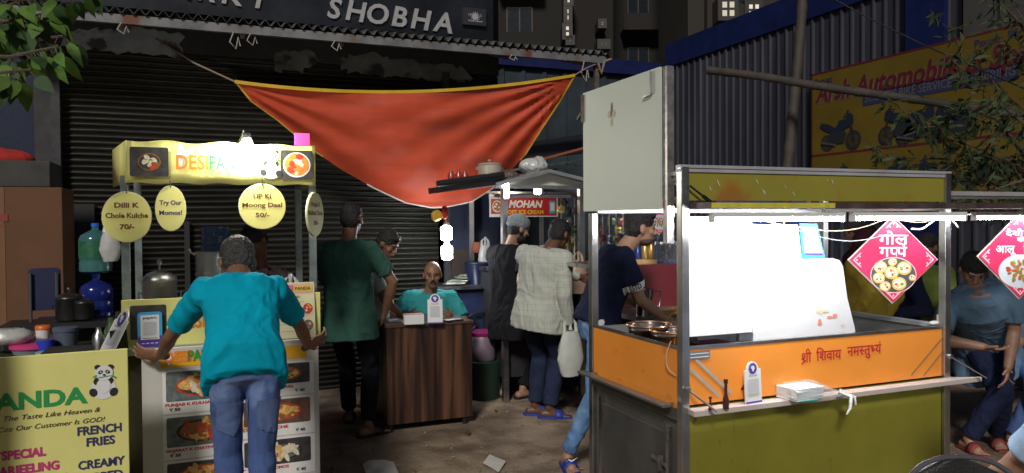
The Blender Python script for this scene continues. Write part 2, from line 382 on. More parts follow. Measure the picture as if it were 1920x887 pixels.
    tm.rings([ring(0, .158*b, .108*b, 0, c=hip+t*.05*s), ring(0, .168*b, .116*b, 0, c=hip), ring(0, .165*b, .115*b, 0, c=hip-V((0, 0, .08*s))), ring(0, .135*b, .09*b, 0, c=hip-V((0, 0, .15*s)))])
    for hj, k, an in legs:
        e2 = k.lerp(an, .93); tm.cap(hj-V((0, 0, 0.0)), k, .089*b*tw, .064*b*tw); tm.tube([k, k.lerp(an, .4), e2], [.064*b*tw, .062*b*tw, .055*b*tw], 16); tm.ell(k, (.065*b*tw,)*3, None, 14, 8)
    to = remesh(tm, legs_name, voxel, trousers, R, 3, wrinkle*.8)
    # hair
    if hair:
        hm = MB()
        if hairstyle in ('short', 'full', 'long'):
            g = 1.0 if hairstyle != 'full' else 1.12
            hm.ell(c+hu*.045*hs-face*.012*hs, (.081*hs, .098*hs, .083*hs*g), A); hm.ell(c-face*.04*hs+hu*.0*hs, (.076*hs, .066*hs, .078*hs), A)
            if hairstyle == 'full': hm.ell(c+hu*.085*hs+face*.045*hs, (.065*hs, .05*hs, .032*hs), A)
            if hairstyle == 'long': hm.cap(c-face*.05*hs, neck-fr*.07-V((0, 0, .18)), .07*hs, .05*hs, 14); hm.cap(c-face*.04*hs-hu*.02, c-face*.05-hu*.12, .08*hs, .07*hs)
        elif hairstyle == 'balding': hm.ell(c-face*.030*hs+hu*.002*hs, (.083*hs, .075*hs, .060*hs), A)
        remesh(hm, 'hair', max(.005, voxel*.8), hair, R, 1, 0, fine=.006, fsc=75)
    if eyes:
        em = MB()
        for sg in (-1, 1):
            p = c+face*.0765*hs+hl*(sg*.031*hs)+hu*.008*hs; em.cur = 0; em.ell(p, (.0120*hs, .0085*hs, .0058*hs), A, 10, 8); em.cur = 1; em.ell(p+face*.0055*hs, (.006*hs, .005*hs, .006*hs), A, 8, 6)
            em.cap(c+face*.092*hs+hl*(sg*.018*hs)+hu*.030*hs, c+face*.078*hs+hl*(sg*.048*hs)+hu*.031*hs, .0045*hs, .003*hs, 8)
        em.build('eyes', [M('eye_white', (.16, .14, .13), .7, var=0, spec=.0), M('eye_dark', (.012, .01, .01), .6, var=0, spec=.1)], R, True)
    # footwear
    if footwear:
        for i, ft in enumerate(feet):
            sg = (-1, 1)[i]; td = V(toes[i]).normalized() if toes else (front+hlat*sg*.2).normalized(); td.z = 0; td.normalize(); g = V(ft); tl = td.cross(V((0, 0, 1))); mb = MB()
            F = Fr(g, tl, td); pts = [(.036, -.08), (.042, 0), (.048, .08), (.045, .14), (.025, .18), (-.02, .185), (-.044, .15), (-.048, .08), (-.038, 0), (-.034, -.08), (0, -.098)]
            zz = F.n.z
            F.slab(mb, [(x*s, y*s) for x, y in pts], .0*zz, .02*zz)
            if footwear == 'shoe':
                mb.cap(g-td*.05*s+V((0, 0, .042)), g+td*.12*s+V((0, 0, .036)), .042*s, .038*s, 14); mb.cap(V(ft)+V((0, 0, .085)), g+V((0, 0, .05)), .044*s, .045*s)
                remesh(mb, 'shoe', .007, fmat or black, R, 2)
            else:
                F2 = [g+td*y*s for y in (.045, .075, .11)]
                mb.grid([[p+tl*(.05*s*math.cos(a))+V((0, 0, .012+.06*s*math.sin(a)*k)) for a in [math.pi*j/10 for j in range(11)]] for p, k in zip(F2, (1.08, 1.0, .85))])
                mb.build('sandal', fmat or black, R, True, solid=.005)
    R2 = dict(root=R, shirt=so_, trousers=to, el=el, sh=sh, lat=lat, fr=fr, t=t, c=c, face=face, hu=hu, hl=hl, hs=hs, body=ob, neck=neck, hip=hip)
    return R2
def patch(src, name, mat, parent, test, off=.004):
    """a cloth piece lying on the surface of src where test(world point, normal) holds"""
    ol = root_loc(parent); me = src.data; keep = [p for p in me.polygons if test(p.center+ol, p.normal)]
    if not keep: return None
    mb = MB(); idx = {}
    vs = []; fs = []
    for p in keep:
        f = []
        for i in p.vertices:
            if i not in idx: idx[i] = len(vs); v = me.vertices[i]; vs.append(v.co+v.normal*off+ol)
            f.append(idx[i])
        fs.append(tuple(f))
    mb.mesh(vs, fs); o = mb.build(name, mat, parent, True); return o
# ------------------------------------------------------------------ ground
def ground_mat():
    m = bpy.data.materials.new('ground_dirt'); m.use_nodes = True; n = m.node_tree.nodes; l = m.node_tree.links; b = n['Principled BSDF']
    tc = n.new('ShaderNodeTexCoord'); n1 = n.new('ShaderNodeTexNoise'); n1.inputs['Scale'].default_value = .9; n1.inputs['Detail'].default_value = 9; n1.inputs['Roughness'].default_value = .7
    l.new(tc.outputs['Object'], n1.inputs['Vector']); r = n.new('ShaderNodeValToRGB'); e = r.color_ramp.elements
    e[0].position = .3; e[0].color = (.11, .08, .06, 1); e[1].position = .7; e[1].color = (.42, .33, .24, 1); x = e.new(.5); x.color = (.28, .21, .145, 1)
    l.new(n1.outputs[0], r.inputs[0])
    n2 = n.new('ShaderNodeTexNoise'); n2.inputs['Scale'].default_value = 3.3; n2.inputs['Detail'].default_value = 6; l.new(tc.outputs['Object'], n2.inputs['Vector'])
    r2 = n.new('ShaderNodeValToRGB'); r2.color_ramp.elements[0].position = .38; r2.color_ramp.elements[0].color = (.45, .4, .36, 1); r2.color_ramp.elements[1].position = .56; l.new(n2.outputs[0], r2.inputs[0])
    mx = n.new('ShaderNodeMix'); mx.data_type = 'RGBA'; mx.blend_type = 'MULTIPLY'; mx.inputs[0].default_value = .8; l.new(r.outputs[0], mx.inputs[6]); l.new(r2.outputs[0], mx.inputs[7]); l.new(mx.outputs[2], b.inputs['Base Color'])
    b.inputs['Roughness'].default_value = .85
    n3 = n.new('ShaderNodeTexNoise'); n3.inputs['Scale'].default_value = 45; n3.inputs['Detail'].default_value = 5; l.new(tc.outputs['Object'], n3.inputs['Vector'])
    bp = n.new('ShaderNodeBump'); bp.inputs['Strength'].default_value = .6; bp.inputs['Distance'].default_value = .02; l.new(n3.outputs[0], bp.inputs['Height'])
    bp2 = n.new('ShaderNodeBump'); bp2.inputs['Strength'].default_value = .5; bp2.inputs['Distance'].default_value = .08; l.new(n2.outputs[0], bp2.inputs['Height']); l.new(bp.outputs[0], bp2.inputs['Normal']); l.new(bp2.outputs[0], b.inputs['Normal'])
    return m
g = MB(); g.face([(-150, -150, 0), (150, -150, 0), (150, 150, 0), (-150, 150, 0)]); tag(g.build('ground', ground_mat()), kind='structure')
gr = MB(); R = random.Random(3)
for i in range(900):
    x, y = R.uniform(-1.5, 4.5), R.uniform(2.0, 8.5); s_ = R.choice((.004, .006, .009, .013)); gr.ell((x, y, s_*.4), (s_, s_*R.uniform(.6, 1.2), s_*.6), None, 6, 4)
tag(gr.build('gravel', M('pebble', (.2, .16, .12), .9, var=.5, scale=30)), 'loose pebbles and grit scattered over the dirt ground', kind='stuff')

# ------------------------------------------------------------------ closed shop: wall, shutter, lintel with peeling paint
WY = 7.16
wall_dark = M('night_dimmed_wall', (.026, .028, .032), .75, var=.4, scale=2.5, bump=.3)  # wall colour darkened in place of light falling off at night
blue_wall = M('blue_wall', (.010, .016, .045), .7, var=.35, scale=2.5, bump=.3)
brownw = M('brown_wall', (.045, .03, .024), .75, var=.35, scale=3, bump=.3)
shx0 = PY(100, 300, WY).x; shx1 = PY(829, 420, WY).x; wx1 = PY(934, 420, WY).x; wx0 = -9
shop = thing('shop_building', 'closed shop with a dark rolled-down metal shutter behind the stalls', 'shop', (shx0, WY, 0))
ztop = 3.0
mb = MB(); mb.box(wx0, shx0, WY-.02, WY+.3, 0, 5); mb.build('wall', blue_wall, shop)
mb = MB(); mb.box(shx1, wx1, WY-.02, WY+.3, 1.30, 3.05); mb.build('wall', blue_wall, shop)
mb = MB(); mb.box(shx1, wx1, WY-.03, WY+.3, 0, 1.30); mb.build('wall_base', brownw, shop)
mb = MB(); mb.box(shx0, wx1, WY-.05, WY+.4, ztop+.06, 5.0); mb.build('lintel', wall_dark, shop)
mb = MB(); mb.box(shx0-.12, shx0, WY-.06, WY+.2, 0, ztop+.06); mb.build('pier', M('pier_grey', (.05, .05, .05), .8, var=.4), shop)
for x_, y_ in ((shx1, .2), (shx0-.001, 0)): mb = MB(); mb.box(x_, x_+.065, WY-.07, WY+y_, 0, ztop+.055); mb.build('shutter_guide', dark_metal, shop)
# corrugated shutter: one sheet with a real ripple
mb = MB(); P = []; nz_ = 0
pitch = .050; z = 0.0
while z < ztop+.05:
    for f, y in ((0, 0), (.18, -.009), (.42, -.012), (.62, -.009), (.8, 0.003)): P.append((z+pitch*f, y))
    z += pitch
xs = [shx0+.03+(shx1-shx0-.06)*i/60 for i in range(61)]
mb.grid([[V((x, WY+.04+y*1.25+.006*noise.noise(V((x*1.3, z*1.1, 0))), z+.004*noise.noise(V((x*2, z*9, 3)))+.012*noise.noise(V((x*.7, z*1.6, 9))))) for x in xs] for z, y in P])
mb.build('shutter', M('shutter_metal', (.028, .027, .021), .42, .55, .4, 3, .12, 60, stain=((.07, .05, .03), 9, .66), stretch=(.5, 1, 6)), shop, True)  # dark olive metal, darkened further because the sun lamp has no falloff
mb = MB(); mb.box(PY(345, 400, WY).x, PY(355, 400, WY).x, WY-.03, WY+.0, .1, 1.6)
mb.box(PY(178, 400, WY).x-.25, PY(178, 400, WY).x, WY-.035, WY+.0, 0, 1.75); mb.build('shutter_post', M('post_black', (.02, .02, .02), .6), shop)
# peeling whitewash patches
def patch_poly(pts, seed, mat, Y=WY-.054):
    R = random.Random(seed); P = [PY(x, y, Y) for x, y in pts]; Q = []
    for i in range(len(P)):
        a, b = P[i], P[(i+1) % len(P)]; n_ = max(2, int((b-a).length/.04))
        for k in range(n_):
            p = a.lerp(b, k/n_); j = .03 if k else .012; Q.append(V((p.x+R.uniform(-j, j), Y, p.z+R.uniform(-j, j)*.8)))
    m_ = MB(); m_.face(Q); return m_
grey_w = M('old_whitewash', (.24, .265, .31), .85, var=.3, scale=5, stain=((.05, .05, .055), 6, .6))
grey_d = M('faded_whitewash', (.13, .135, .135), .85, var=.5, scale=4, stain=((.03, .03, .03), 5, .52))
patch_poly([(150, 55), (262, 50), (340, 62), (341, 92), (336, 112), (310, 104), (190, 95), (110, 85), (120, 60)], 1, grey_w).build('paint_patch', grey_w, shop)
patch_poly([(515, 96), (575, 94), (610, 112), (575, 126), (566, 137), (514, 134)], 2, grey_d).build('paint_patch', grey_d, shop)
patch_poly([(636, 110), (690, 98), (750, 112), (800, 118), (868, 128), (898, 150), (820, 152), (700, 140), (640, 132)], 3, grey_d).build('paint_patch', grey_d, shop)
# canopy: corrugated tin with an edge beam
CY = 6.55
b0 = PY(-60, 8, CY); b1 = PY(1135, 131, CY)
can = thing('tin_canopy', 'long corrugated tin canopy with rusty white edge beam above the shutter', 'canopy', (b0.x, CY, 3.0))
zc = PY(170, 32, CY).z
mb = MB(); xs = [b0.x+(b1.x-b0.x)*i/640 for i in range(641)]
mb.grid([[V((x, y, zc+.07+.022*math.sin(x*2*math.pi/.085)+(y-CY)*.22)) for x in xs] for y in (CY-.05, CY+.28, WY-.05)])
mb.build('tin_sheet', M('tin_dark', (.07, .07, .07), .55, .5, .4, 4, .1), can, True, solid=.004)
beam = M('painted_beam', (.17, .17, .18), .6, .2, .35, 5, .15, stain=((.14, .06, .03), 3.0, .60))
mb = MB(); mb.box(b0.x, b1.x, CY-.025, CY+.02, zc-.035, zc+.035); mb.build('edge_beam', beam, can)
mb = MB(); 
for px in (228, 455, 640, 960, 1100): q = PY(px, 60, CY).x; mb.bar((q, CY+.02, zc-.05), (q, WY-.06, zc+.1), .035)
mb.build('rafter', rusty, can)
q = PY(1122, 130, CY); mb = MB(); mb.box(q.x-.02, q.x+.025, CY+.03, CY+.07, 0, zc+.1); mb.build('end_post', rusty, can)
for px, L_ in ((438, .14), (470, .1), (228, .09), (628, .09), (1095, .2), (960, .05)):
    a = PY(px, 60, CY-.03); a.z = zc-.03; mb = MB(); mb.tube([a, a+V((-.03, 0, -L_*.6)), a+V((.015, -.01, -L_)), a+V((.035, 0, -L_*.3)), a+V((.05, 0, -L_*.8))], .006, 6); tag(mb.build('cloth_tie', M('tie_cloth', (.35, .33, .3), .9)), {438: 'looped white tie hanging left of centre from canopy beam', 470: 'short white tie just right of the looped tie under the beam', 228: 'dirty white knot under the beam beside the leaves', 628: 'hooked tie on the beam above the peeling plaster', 1095: 'long brown tie dangling near the right corner of the tarpaulin', 960: 'small pale knot on the beam above the tarp, left of its corner'}[px], 'tie', 'cloth ties knotted on the canopy beam')
# sign over the canopy
SY = 6.72; e1 = PY(925, 60, SY).x
sg = thing('shop_sign', 'long black shop sign with tilted white raised letters above the tin canopy', 'sign', (e1-2.5, SY, 3.2))
mb = MB(); mb.box(-8, e1, SY, SY+.12, zc+.14, 4.9); mb.build('board', M('sign_black', (.010, .012, .018), .35, var=.5, scale=3), sg)
fr = Fr((0, SY, 0)); lm = M('letter_grey', (.36, .36, .38), .5, var=.12, scale=20)
def letters(s, px0, py0, px1, py1, hpx, z=.012, tilt=.12):
    for i, ch in enumerate(s):
        f = i/(len(s)-1) if len(s) > 1 else 0; p = PY(px0+(px1-px0)*f, py0+(py1-py0)*f, SY-.01); d = (p-CAM).dot(fwd)
        o = text(sg, fr, ch, p.x, p.z-hpx/FOC*d/2, hpx/FOC*d, lm, z=z, bold=.022, shear=.15, rot=-.07, name='letter'); md = o.modifiers.new('s', 'SOLIDIFY'); md.thickness = .02; md.offset = 0
letters('SHOBHA', 626, 16, 829, 42, 36)
letters('ARKI', 336, -24, 485, -4, 38)
p = PY(886, 32, SY-.02); q = PY(918, 50, SY-.02); mb = MB(); mb.box(p.x-.10, p.x+.13, SY-.04, SY, p.z-.08, p.z+.08); em_ = mb.build('emblem_plate', M('plate_dark', (.03, .03, .04), .4), sg)
fr2 = Fr((p.x+.02, SY-.04, p.z)); mb = MB(); fr2.flat(mb, EL(0, 0, .032), .003)
for a in range(12): fr2.flat(mb, EL(.04*math.cos(a*.52), .04*math.sin(a*.52), .006, n=8), .003)
for sx in (-1, 1):
    for k in range(4): fr2.flat(mb, EL(sx*(.02+.015*k), -.045+.004*(k % 2), .012, .004, 8, .5*sx), .0035)
mb.build('emblem', lm, em_); text(em_, fr2, 'H', -.055, .0, .028, lm, z=.003); text(em_, fr2, 'S', .055, .0, .028, lm, z=.003)

# ------------------------------------------------------------------ tarp
A_ = PY(440, 153, 6.46); B_ = PY(1078, 141, 6.46)
def bz(p, q, t): return p.lerp(q, t)
tl = [(440, 153), (470, 190), (520, 226), (590, 284), (640, 318), (700, 352), (760, 380), (806, 389)]
trr = [(1078, 141), (1050, 190), (1015, 243), (985, 290), (952, 326), (925, 352), (885, 378), (832, 389)]
def samp(L, t):
    x = t*(len(L)-1); i = min(int(x), len(L)-2); f = x-i; return (L[i][0]*(1-f)+L[i+1][0]*f, L[i][1]*(1-f)+L[i+1][1]*f)
P = []; NT, NS = 70, 90
for i in range(NT+1):
    t = i/NT; l_, r_ = samp(tl, t), samp(trr, t); row = []
    for j in range(NS+1):
        s_ = j/NS; x = l_[0]*(1-s_)+r_[0]*s_; sag = 25*(1-t)**2*4*s_*(1-s_); y = l_[1]*(1-s_)+r_[1]*s_+sag
        Y = 6.46+.36*math.sin(t*1.4)
        bulge = .12*math.sin(math.pi*s_)*math.sin(math.pi*t)
        a1 = math.atan2(y-140, 1085-x); a2 = math.atan2(y-150, x-430); d1 = math.hypot(x-1078, y-141)/640; d2 = math.hypot(x-440, y-153)/640
        fold = .030*math.sin(a1*34+1.2*math.sin(d1*7))*math.exp(-d1*1.6)*min(1, d1*6)+.026*math.sin(a2*30+math.sin(d2*6))*math.exp(-d2*1.8)*min(1, d2*6)+.020*math.sin(t*15+3*s_+1.4*noise.noise(V((x*.006, y*.012, 3))))*math.sin(math.pi*s_)+.030*noise.noise(V((x*.008, y*.016, 7)))+.006*noise.noise(V((x*.04, y*.06, 1)))
        p = PY(x, y, Y-bulge+fold*.9); row.append(p)
    P.append(row)
tarp = thing('tarpaulin', 'orange tarpaulin with yellow hem hung as a sagging triangle under the canopy', 'tarp', tuple(A_))
mb = MB(); mb.grid(P); tarpm = M('orange_tarp', (.52, .068, .027), .55, var=.18, scale=1.3, bump=.16, bscale=160, spec=.35, stain=((.42, .07, .04), 1.6, .56), stretch=(.5, 1, 4))
mb.build('sheet', tarpm, tarp, True)
mb = MB(); mb.grid([[p+V((0, -.006, k*.028-.015)) for p in P[0]] for k in (0, 1)]); mb.build('hem', M('yellow_hem', (.62, .38, .02), .6), tarp, True)
def side_hem(idx): 
    mb = MB(); L_ = [row[idx] for row in P[:34]]; sg_ = 1 if idx == 0 else -1
    mb.grid([[p+V((sg_*k*.018, -.006, 0)) for p in L_] for k in (-.3, .7)]); mb.build('hem', M('yellow_hem', (.62, .38, .02), .6), tarp, True)
side_hem(0); side_hem(-1)
mb = MB(); L_ = P[-1]; 
mb.tube([r[0] for r in P[48:]]+[p for p in P[-1][::12]]+[r[-1] for r in P[::-1][:24]], .008, 6); mb.build('edge_cord', M('white_cord', (.55, .53, .5), .8), tarp)
mb = MB(); Z_ = PY(292, 72, WY-.06); mb.tube([P[0][0], P[0][0].lerp(Z_, .5)+V((0, 0, -.03)), Z_], .008, 6); tag(mb.build('rope', M('rope_brown', (.28, .2, .15), .9)), 'thin rope pulling the left corner of the orange tarp up to the wall', 'rope')
mb = MB(); Z_ = PY(1118, 120, CY); mb.tube([P[0][-1], P[0][-1].lerp(Z_, .5)+V((0, 0, .01)), Z_], .008, 6); mb.tube([Z_+V((0, -.04, 0)), Z_+V((.03, -.05, -.1)), Z_+V((.07, -.04, .02)), Z_+V((.14, -.05, .05))], .012, 6)
tag(mb.build('rope', M('rope_brown', (.28, .2, .15), .9)), 'knotted rope tying the right corner of the orange tarp to the canopy end', 'rope')

# ------------------------------------------------------------------ tin sheds right and behind
tinw = M('dimmed_blue_grey_tin', (.056, .056, .074), .5, .25, .35, 1.2, .1, 30, stretch=(1, 1, .25), stain=((.036, .036, .05), 1.1, .55))  # tin coloured darker than its own tone to carry the night dimness
bluetrim = M('blue_trim', (.004, .010, .075), .5, var=.25)
shedX = PD(1252, 125, 12).x; shedY = PD(1252, 125, 12).y; shz = PD(1252, 125, 12).z
shed = thing('tin_shed', 'tall corrugated tin shed with blue roof trim on the right', 'building', (shedX, shedY-4, 0))
def corr(p0, p1, z0, z1, nrm, pitch=.15, dep=.03):
    p0 = V(p0); p1 = V(p1); L_ = (p1-p0).length; t = (p1-p0)/L_; n_ = V(nrm); pts = []; x = 0
    while x < L_: 
        for f, d in ((0, 0), (.74, 0), (.80, dep), (.94, dep), (1.0, 0)): pts.append((x+f*pitch, d))
        x += pitch
    m_ = MB(); m_.grid([[p0+t*a+n_*d+V((0, 0, z)) for a, d in pts] for z in (z0, z1)]); return m_
corr((shedX, shedY, 0), (shedX, shedY-11, 0), 0, shz, (-1, 0, 0)).build('side_wall', tinw, shed)
mb = MB(); mb.box(shedX-.05, shedX+.3, shedY-11, shedY, shz-.02, shz+.34); mb.build('roof_trim', bluetrim, shed)
mb = MB(); yy = PX(1746, 40, shedX).y; mb.box(shedX-.10, shedX-.04, yy-.22, yy+.22, 0, shz+1.5); mb.build('blue_pillar', bluetrim, shed)
mb = MB(); yy0 = PX(1778, 40, shedX).y; mb.box(shedX-.08, shedX-.045, 1.0, yy0-.22, 2.2, shz+1.5); mb.build('pale_panel', M('pale_tin', (.07, .067, .065), .6, var=.2, scale=2), shed)
back = thing('tin_wall', 'dark blue grey tin wall with blue trim closing the lane behind the stalls', 'wall', (shedX-3, shedY+.02, 0))
hb = PY(1130, 138, shedY+.3).z
corr((shedX-9, shedY+.3, 0), (shedX, shedY+.3, 0), 0, hb, (0, -1, 0), .35, .03).build('sheet', M('tin_back', (.035, .05, .065), .6, .2, .3, 2), back)
mb = MB(); mb.box(shedX-9, shedX, shedY+.2, shedY+.5, hb, hb+.22); mb.build('trim', bluetrim, back)

# automobile banner
q0 = PX(1524, 140, shedX-.12); q1 = PX(1524, 293, shedX-.12); y_end = 1.9; hy = q0.z-q1.z
ban = thing('shop_banner', 'yellow motorcycle repair banner with red lettering on the tin shed', 'banner', (shedX-.12, q0.y-2, q1.z))
mb = MB(); mb.box(shedX-.14, shedX-.11, y_end, q0.y, q1.z-.62, q0.z)
bl = mb.build('banner_sheet', M('banner_yellow', (.14, .095, .009), .5, var=.15, scale=1.5), ban)  # banner yellow and inks dimmed in colour to stand in for weak light
fr = Fr((shedX-.141, q0.y, q1.z), (0, -1, 0), (0, 0, 1)); W_ = q0.y-y_end
mb = MB(); 
for r_ in ((0, hy-.02, W_, hy), (0, -.012, W_, .012), (0, -.62, .02, hy)): fr.flat(mb, fr.rect(*r_), .002)
mb.build('red_border', M('banner_red', (.11, .008, .012), .6, var=0), ban)
bred = M('banner_red', (.11, .008, .012), .6, var=0); bnavy = M('banner_navy', (.03, .03, .08), .6, var=0)
def bx(px, py): p = PX(px, py, shedX-.14); return (q0.y-p.y, p.z-q1.z)
a = bx(1527, 180); b = bx(1780, 120); text(ban, fr, 'Arsh Automobile & Spare Parts', a[0]+.02, .80*hy-.16, .2, M('banner_white', (.14, .13, .13), .6, var=0), w=3.35, shear=.25, bold=.05, align='L', z=.003)
text(ban, fr, 'Arsh Automobile & Spare Parts', a[0]+.02, .80*hy-.155, .2, bred, w=3.35, shear=.25, bold=.03, align='L', z=.005)
text(ban, fr, 'Parvez', .06, hy-.14, .07, bnavy, align='L', bold=.02, z=.003)
x0_ = bx(1618, 180)[0]; mb = MB(); fr.flat(mb, fr.rect(x0_, .50*hy, x0_+1.72, .50*hy+.15), .003); mb.build('text_strip', bnavy, ban)
text(ban, fr, 'SCOOTY BIKE SERVICE & REPAIRING', x0_+.03, .50*hy+.035, .085, M('grey_white', (.10, .10, .12), .6, var=0), w=1.66, align='L', z=.005, bold=.01)
t0_ = bx(1828, 70)[0]; text(ban, fr, 'Paytm', t0_, hy-.13, .07, bnavy, align='L', z=.003, bold=.02); text(ban, fr, 'M: 88', t0_+.32, hy-.13, .09, bnavy, align='L', z=.003, bold=.02)
def motorbike(cx, cy, s, flip=1):
    mb = MB(); q = lambda L: [(cx+flip*x*s, cy+y*s) for x, y in L][::flip]
    k = [0]
    def a(pts, mi=0): k[0] += 1; mb.cur = mi; fr.flat(mb, q(pts), .003+.0006*k[0])
    for wx, wr in ((-.52, .27), (.55, .3)):
        a(EL(wx, -.35, wr, wr, 28)); a(EL(wx, -.35, wr*.72, wr*.72, 28), 1); a(EL(wx, -.35, wr*.22, wr*.22, 12))
        for j in range(5): a([(wx+wr*.75*math.cos(j*1.257+u), -.35+wr*.75*math.sin(j*1.257+u)) for u in (0, .12)]+[(wx, -.35)])
    a([(-.55, -.3), (-.15, -.4), (.2, -.4), (.3, -.1), (.0, .05), (-.3, 0)]); a([(-.8, .22), (-.75, .32), (-.45, .25), (-.2, .12), (0, .12), (.1, .02), (-.3, -.05), (-.6, .08)], 2)
    a([(-.15, .1), (.02, .32), (.3, .34), (.38, .1), (.12, -.02)], 2); a([(.25, .3), (.4, .52), (.56, .42), (.58, .2), (.36, .08)], 2); a([(.4, .3), (.47, .3), (.62, -.35), (.54, -.35)]); a([(.2, .42), (.38, .46), (.38, .50), (.19, .47)])
    a([(.30, .55), (.36, .62), (.41, .58), (.36, .5)]); a([(-.7, -.28), (-.1, -.42), (-.1, -.48), (-.74, -.36)], 3)
    mb.build('motorbike_picture', [ink, M('banner_hub', (.05, .035, .01), .6, var=0), M('bike_blue', (.015, .022, .045), .4, var=0), M('bike_grey', (.07, .07, .075), .5, var=0)], ban)
c1 = bx(1575, 245); motorbike(c1[0], c1[1], .36)
c1 = bx(1690, 230); motorbike(c1[0], c1[1], .33, -1); c1 = bx(1722, 232); motorbike(c1[0], c1[1], .34); c1 = bx(1790, 225); motorbike(c1[0], c1[1], .32, -1)
for px in (1570, 1668, 1755, 1850): c1 = bx(px, 300); motorbike(c1[0], -.30, .30, 1 if px < 1700 else -1)

# bamboo scaffold poles
bam = M('bamboo', (.055, .046, .038), .7, var=.3, scale=8, bump=.2)
def bamboo(p, q, r, label):
    m_ = MB(); n_ = 14; pts = []; rr = []
    for i in range(n_*4+1): f = i/(n_*4); pts.append(p.lerp(q, f)+V((noise.noise(V((f*3, 1, 0)))*.03, 0, noise.noise(V((f*3, 5, 0)))*.02))); rr.append(r*(1.14 if i % 4 == 0 else 1)*(1-.2*f))
    m_.tube(pts, rr, 10); tag(m_.build('bamboo_pole', bam, None, True), label, 'pole')
bamboo(PD(1450, 700, 6.6), PD(1506, -40, 6.6), .052, 'thick upright bamboo pole leaning slightly in front of the tin shed')
bamboo(PD(1328, 132, 6.8), PD(2010, 228, 4.9), .036, 'long bamboo pole running sideways across the motorcycle banner')
m_ = MB(); m_.tube([PD(1540+95*i, -14+47*i*.98+6*math.sin(i), 6.5-.3*i) for i in range(6)], .006, 5); tag(m_.build('overhead_wire', black), 'thin black wire sagging above the motorcycle banner', 'wire')

# ------------------------------------------------------------------ apartment blocks far behind
def tower(label, px0, px1, D, Z, col, win, seed, balc):
    R = random.Random(seed); a = PD(px0, 120, D); b = PD(px1, 120, D); th = thing('apartment_block', label, 'building', (a.x, a.y, 0))
    wm = M('block_'+str(seed), col, .85, var=.2, scale=.4); a.z = 0; b.z = 0; t = (b-a).normalized(); n_ = V((t.y, -t.x, 0)); F = Fr(a, t); Wd = (b-a).length  # near-black wall colours stand in for the blocks lying out of the light
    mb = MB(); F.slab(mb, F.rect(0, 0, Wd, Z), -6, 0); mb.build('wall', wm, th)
    x = 1.0; fins = MB(); 
    while x < Wd-1.5:
        fins_x = x; F.slab(fins, F.rect(fins_x-.35, 0, fins_x+.05, Z), 0, .5); x += balc+1.6
    fins.build('wall_fins', wm, th)
    k = 0
    for fl in range(int(Z/3)):
        z0 = fl*3.0; x = 1.0
        if z0 < 2: continue
        while x < Wd-2.2 and k < 90:
            k += 1; wmm = MB(); F.slab(wmm, F.rect(x+.7, z0+1.0, x+1.9, z0+2.3), .0, .05); o = wmm.build('window', M('win_frame', (.03, .026, .022), .5), th)
            g_ = MB(); 
            for i in range(2): F.slab(g_, F.rect(x+.76+.57*i, z0+1.06, x+1.27+.57*i, z0+2.24), .05, .06)
            g_.build('pane', glass_dark, o)
            bb = MB(); F.slab(bb, F.rect(x+.3, z0+.0, x+2.3, z0+.12), 0, 1.2); F.slab(bb, F.rect(x+.3, z0+.12, x+2.3, z0+.9), 1.12, 1.2); bb.build('balcony', wm, th)
            x += balc+1.6
    for px, py, wpx, hpx, st in win:
        p = PD(px, py, D-.0); q = V((px, py)); d_ = ray(px, py); s_ = (a-CAM).dot(n_)/d_.dot(n_); p = CAM+d_*s_; lx = (p-a).dot(t); lz = p.z; k2 = D/FOC
        wmm = MB(); F.slab(wmm, F.rect(lx-wpx*k2/2-.12, lz-hpx*k2/2-.12, lx+wpx*k2/2+.12, lz+hpx*k2/2+.12), .0, 1.30); o = wmm.build('window', M('win_frame', (.03, .026, .022), .5), th)
        g_ = MB(); n2 = 2 if wpx > 10 else 1
        for i in range(n2):
            for j in range(2):
             g_ = MB(); F.slab(g_, F.rect(lx-wpx*k2/2+i*wpx*k2/n2+.05, lz-hpx*k2/2+j*hpx*k2/2+.05, lx-wpx*k2/2+(i+1)*wpx*k2/n2-.05, lz-hpx*k2/2+(j+1)*hpx*k2/2-.05), 1.30, 1.31)
             g_.build('lit_pane', M('lit_window_%d' % st, (1, .93, .8), emit=st/260), o)
    return th
glass_dark = M('dark_glass', (.02, .025, .03), .1)
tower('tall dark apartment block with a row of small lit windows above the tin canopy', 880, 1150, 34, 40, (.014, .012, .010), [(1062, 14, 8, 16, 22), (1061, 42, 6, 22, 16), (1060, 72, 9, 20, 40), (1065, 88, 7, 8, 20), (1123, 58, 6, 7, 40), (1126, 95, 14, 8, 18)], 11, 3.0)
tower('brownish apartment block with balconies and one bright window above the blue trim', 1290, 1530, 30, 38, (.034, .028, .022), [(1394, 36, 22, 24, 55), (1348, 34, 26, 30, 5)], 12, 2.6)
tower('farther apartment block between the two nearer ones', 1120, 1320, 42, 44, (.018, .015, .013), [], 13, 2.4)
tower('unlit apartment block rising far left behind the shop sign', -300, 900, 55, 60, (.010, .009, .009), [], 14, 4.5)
tower('unlit block far behind the tin shed on the right', 1500, 2300, 60, 50, (.010, .009, .010), [], 15, 4.5)
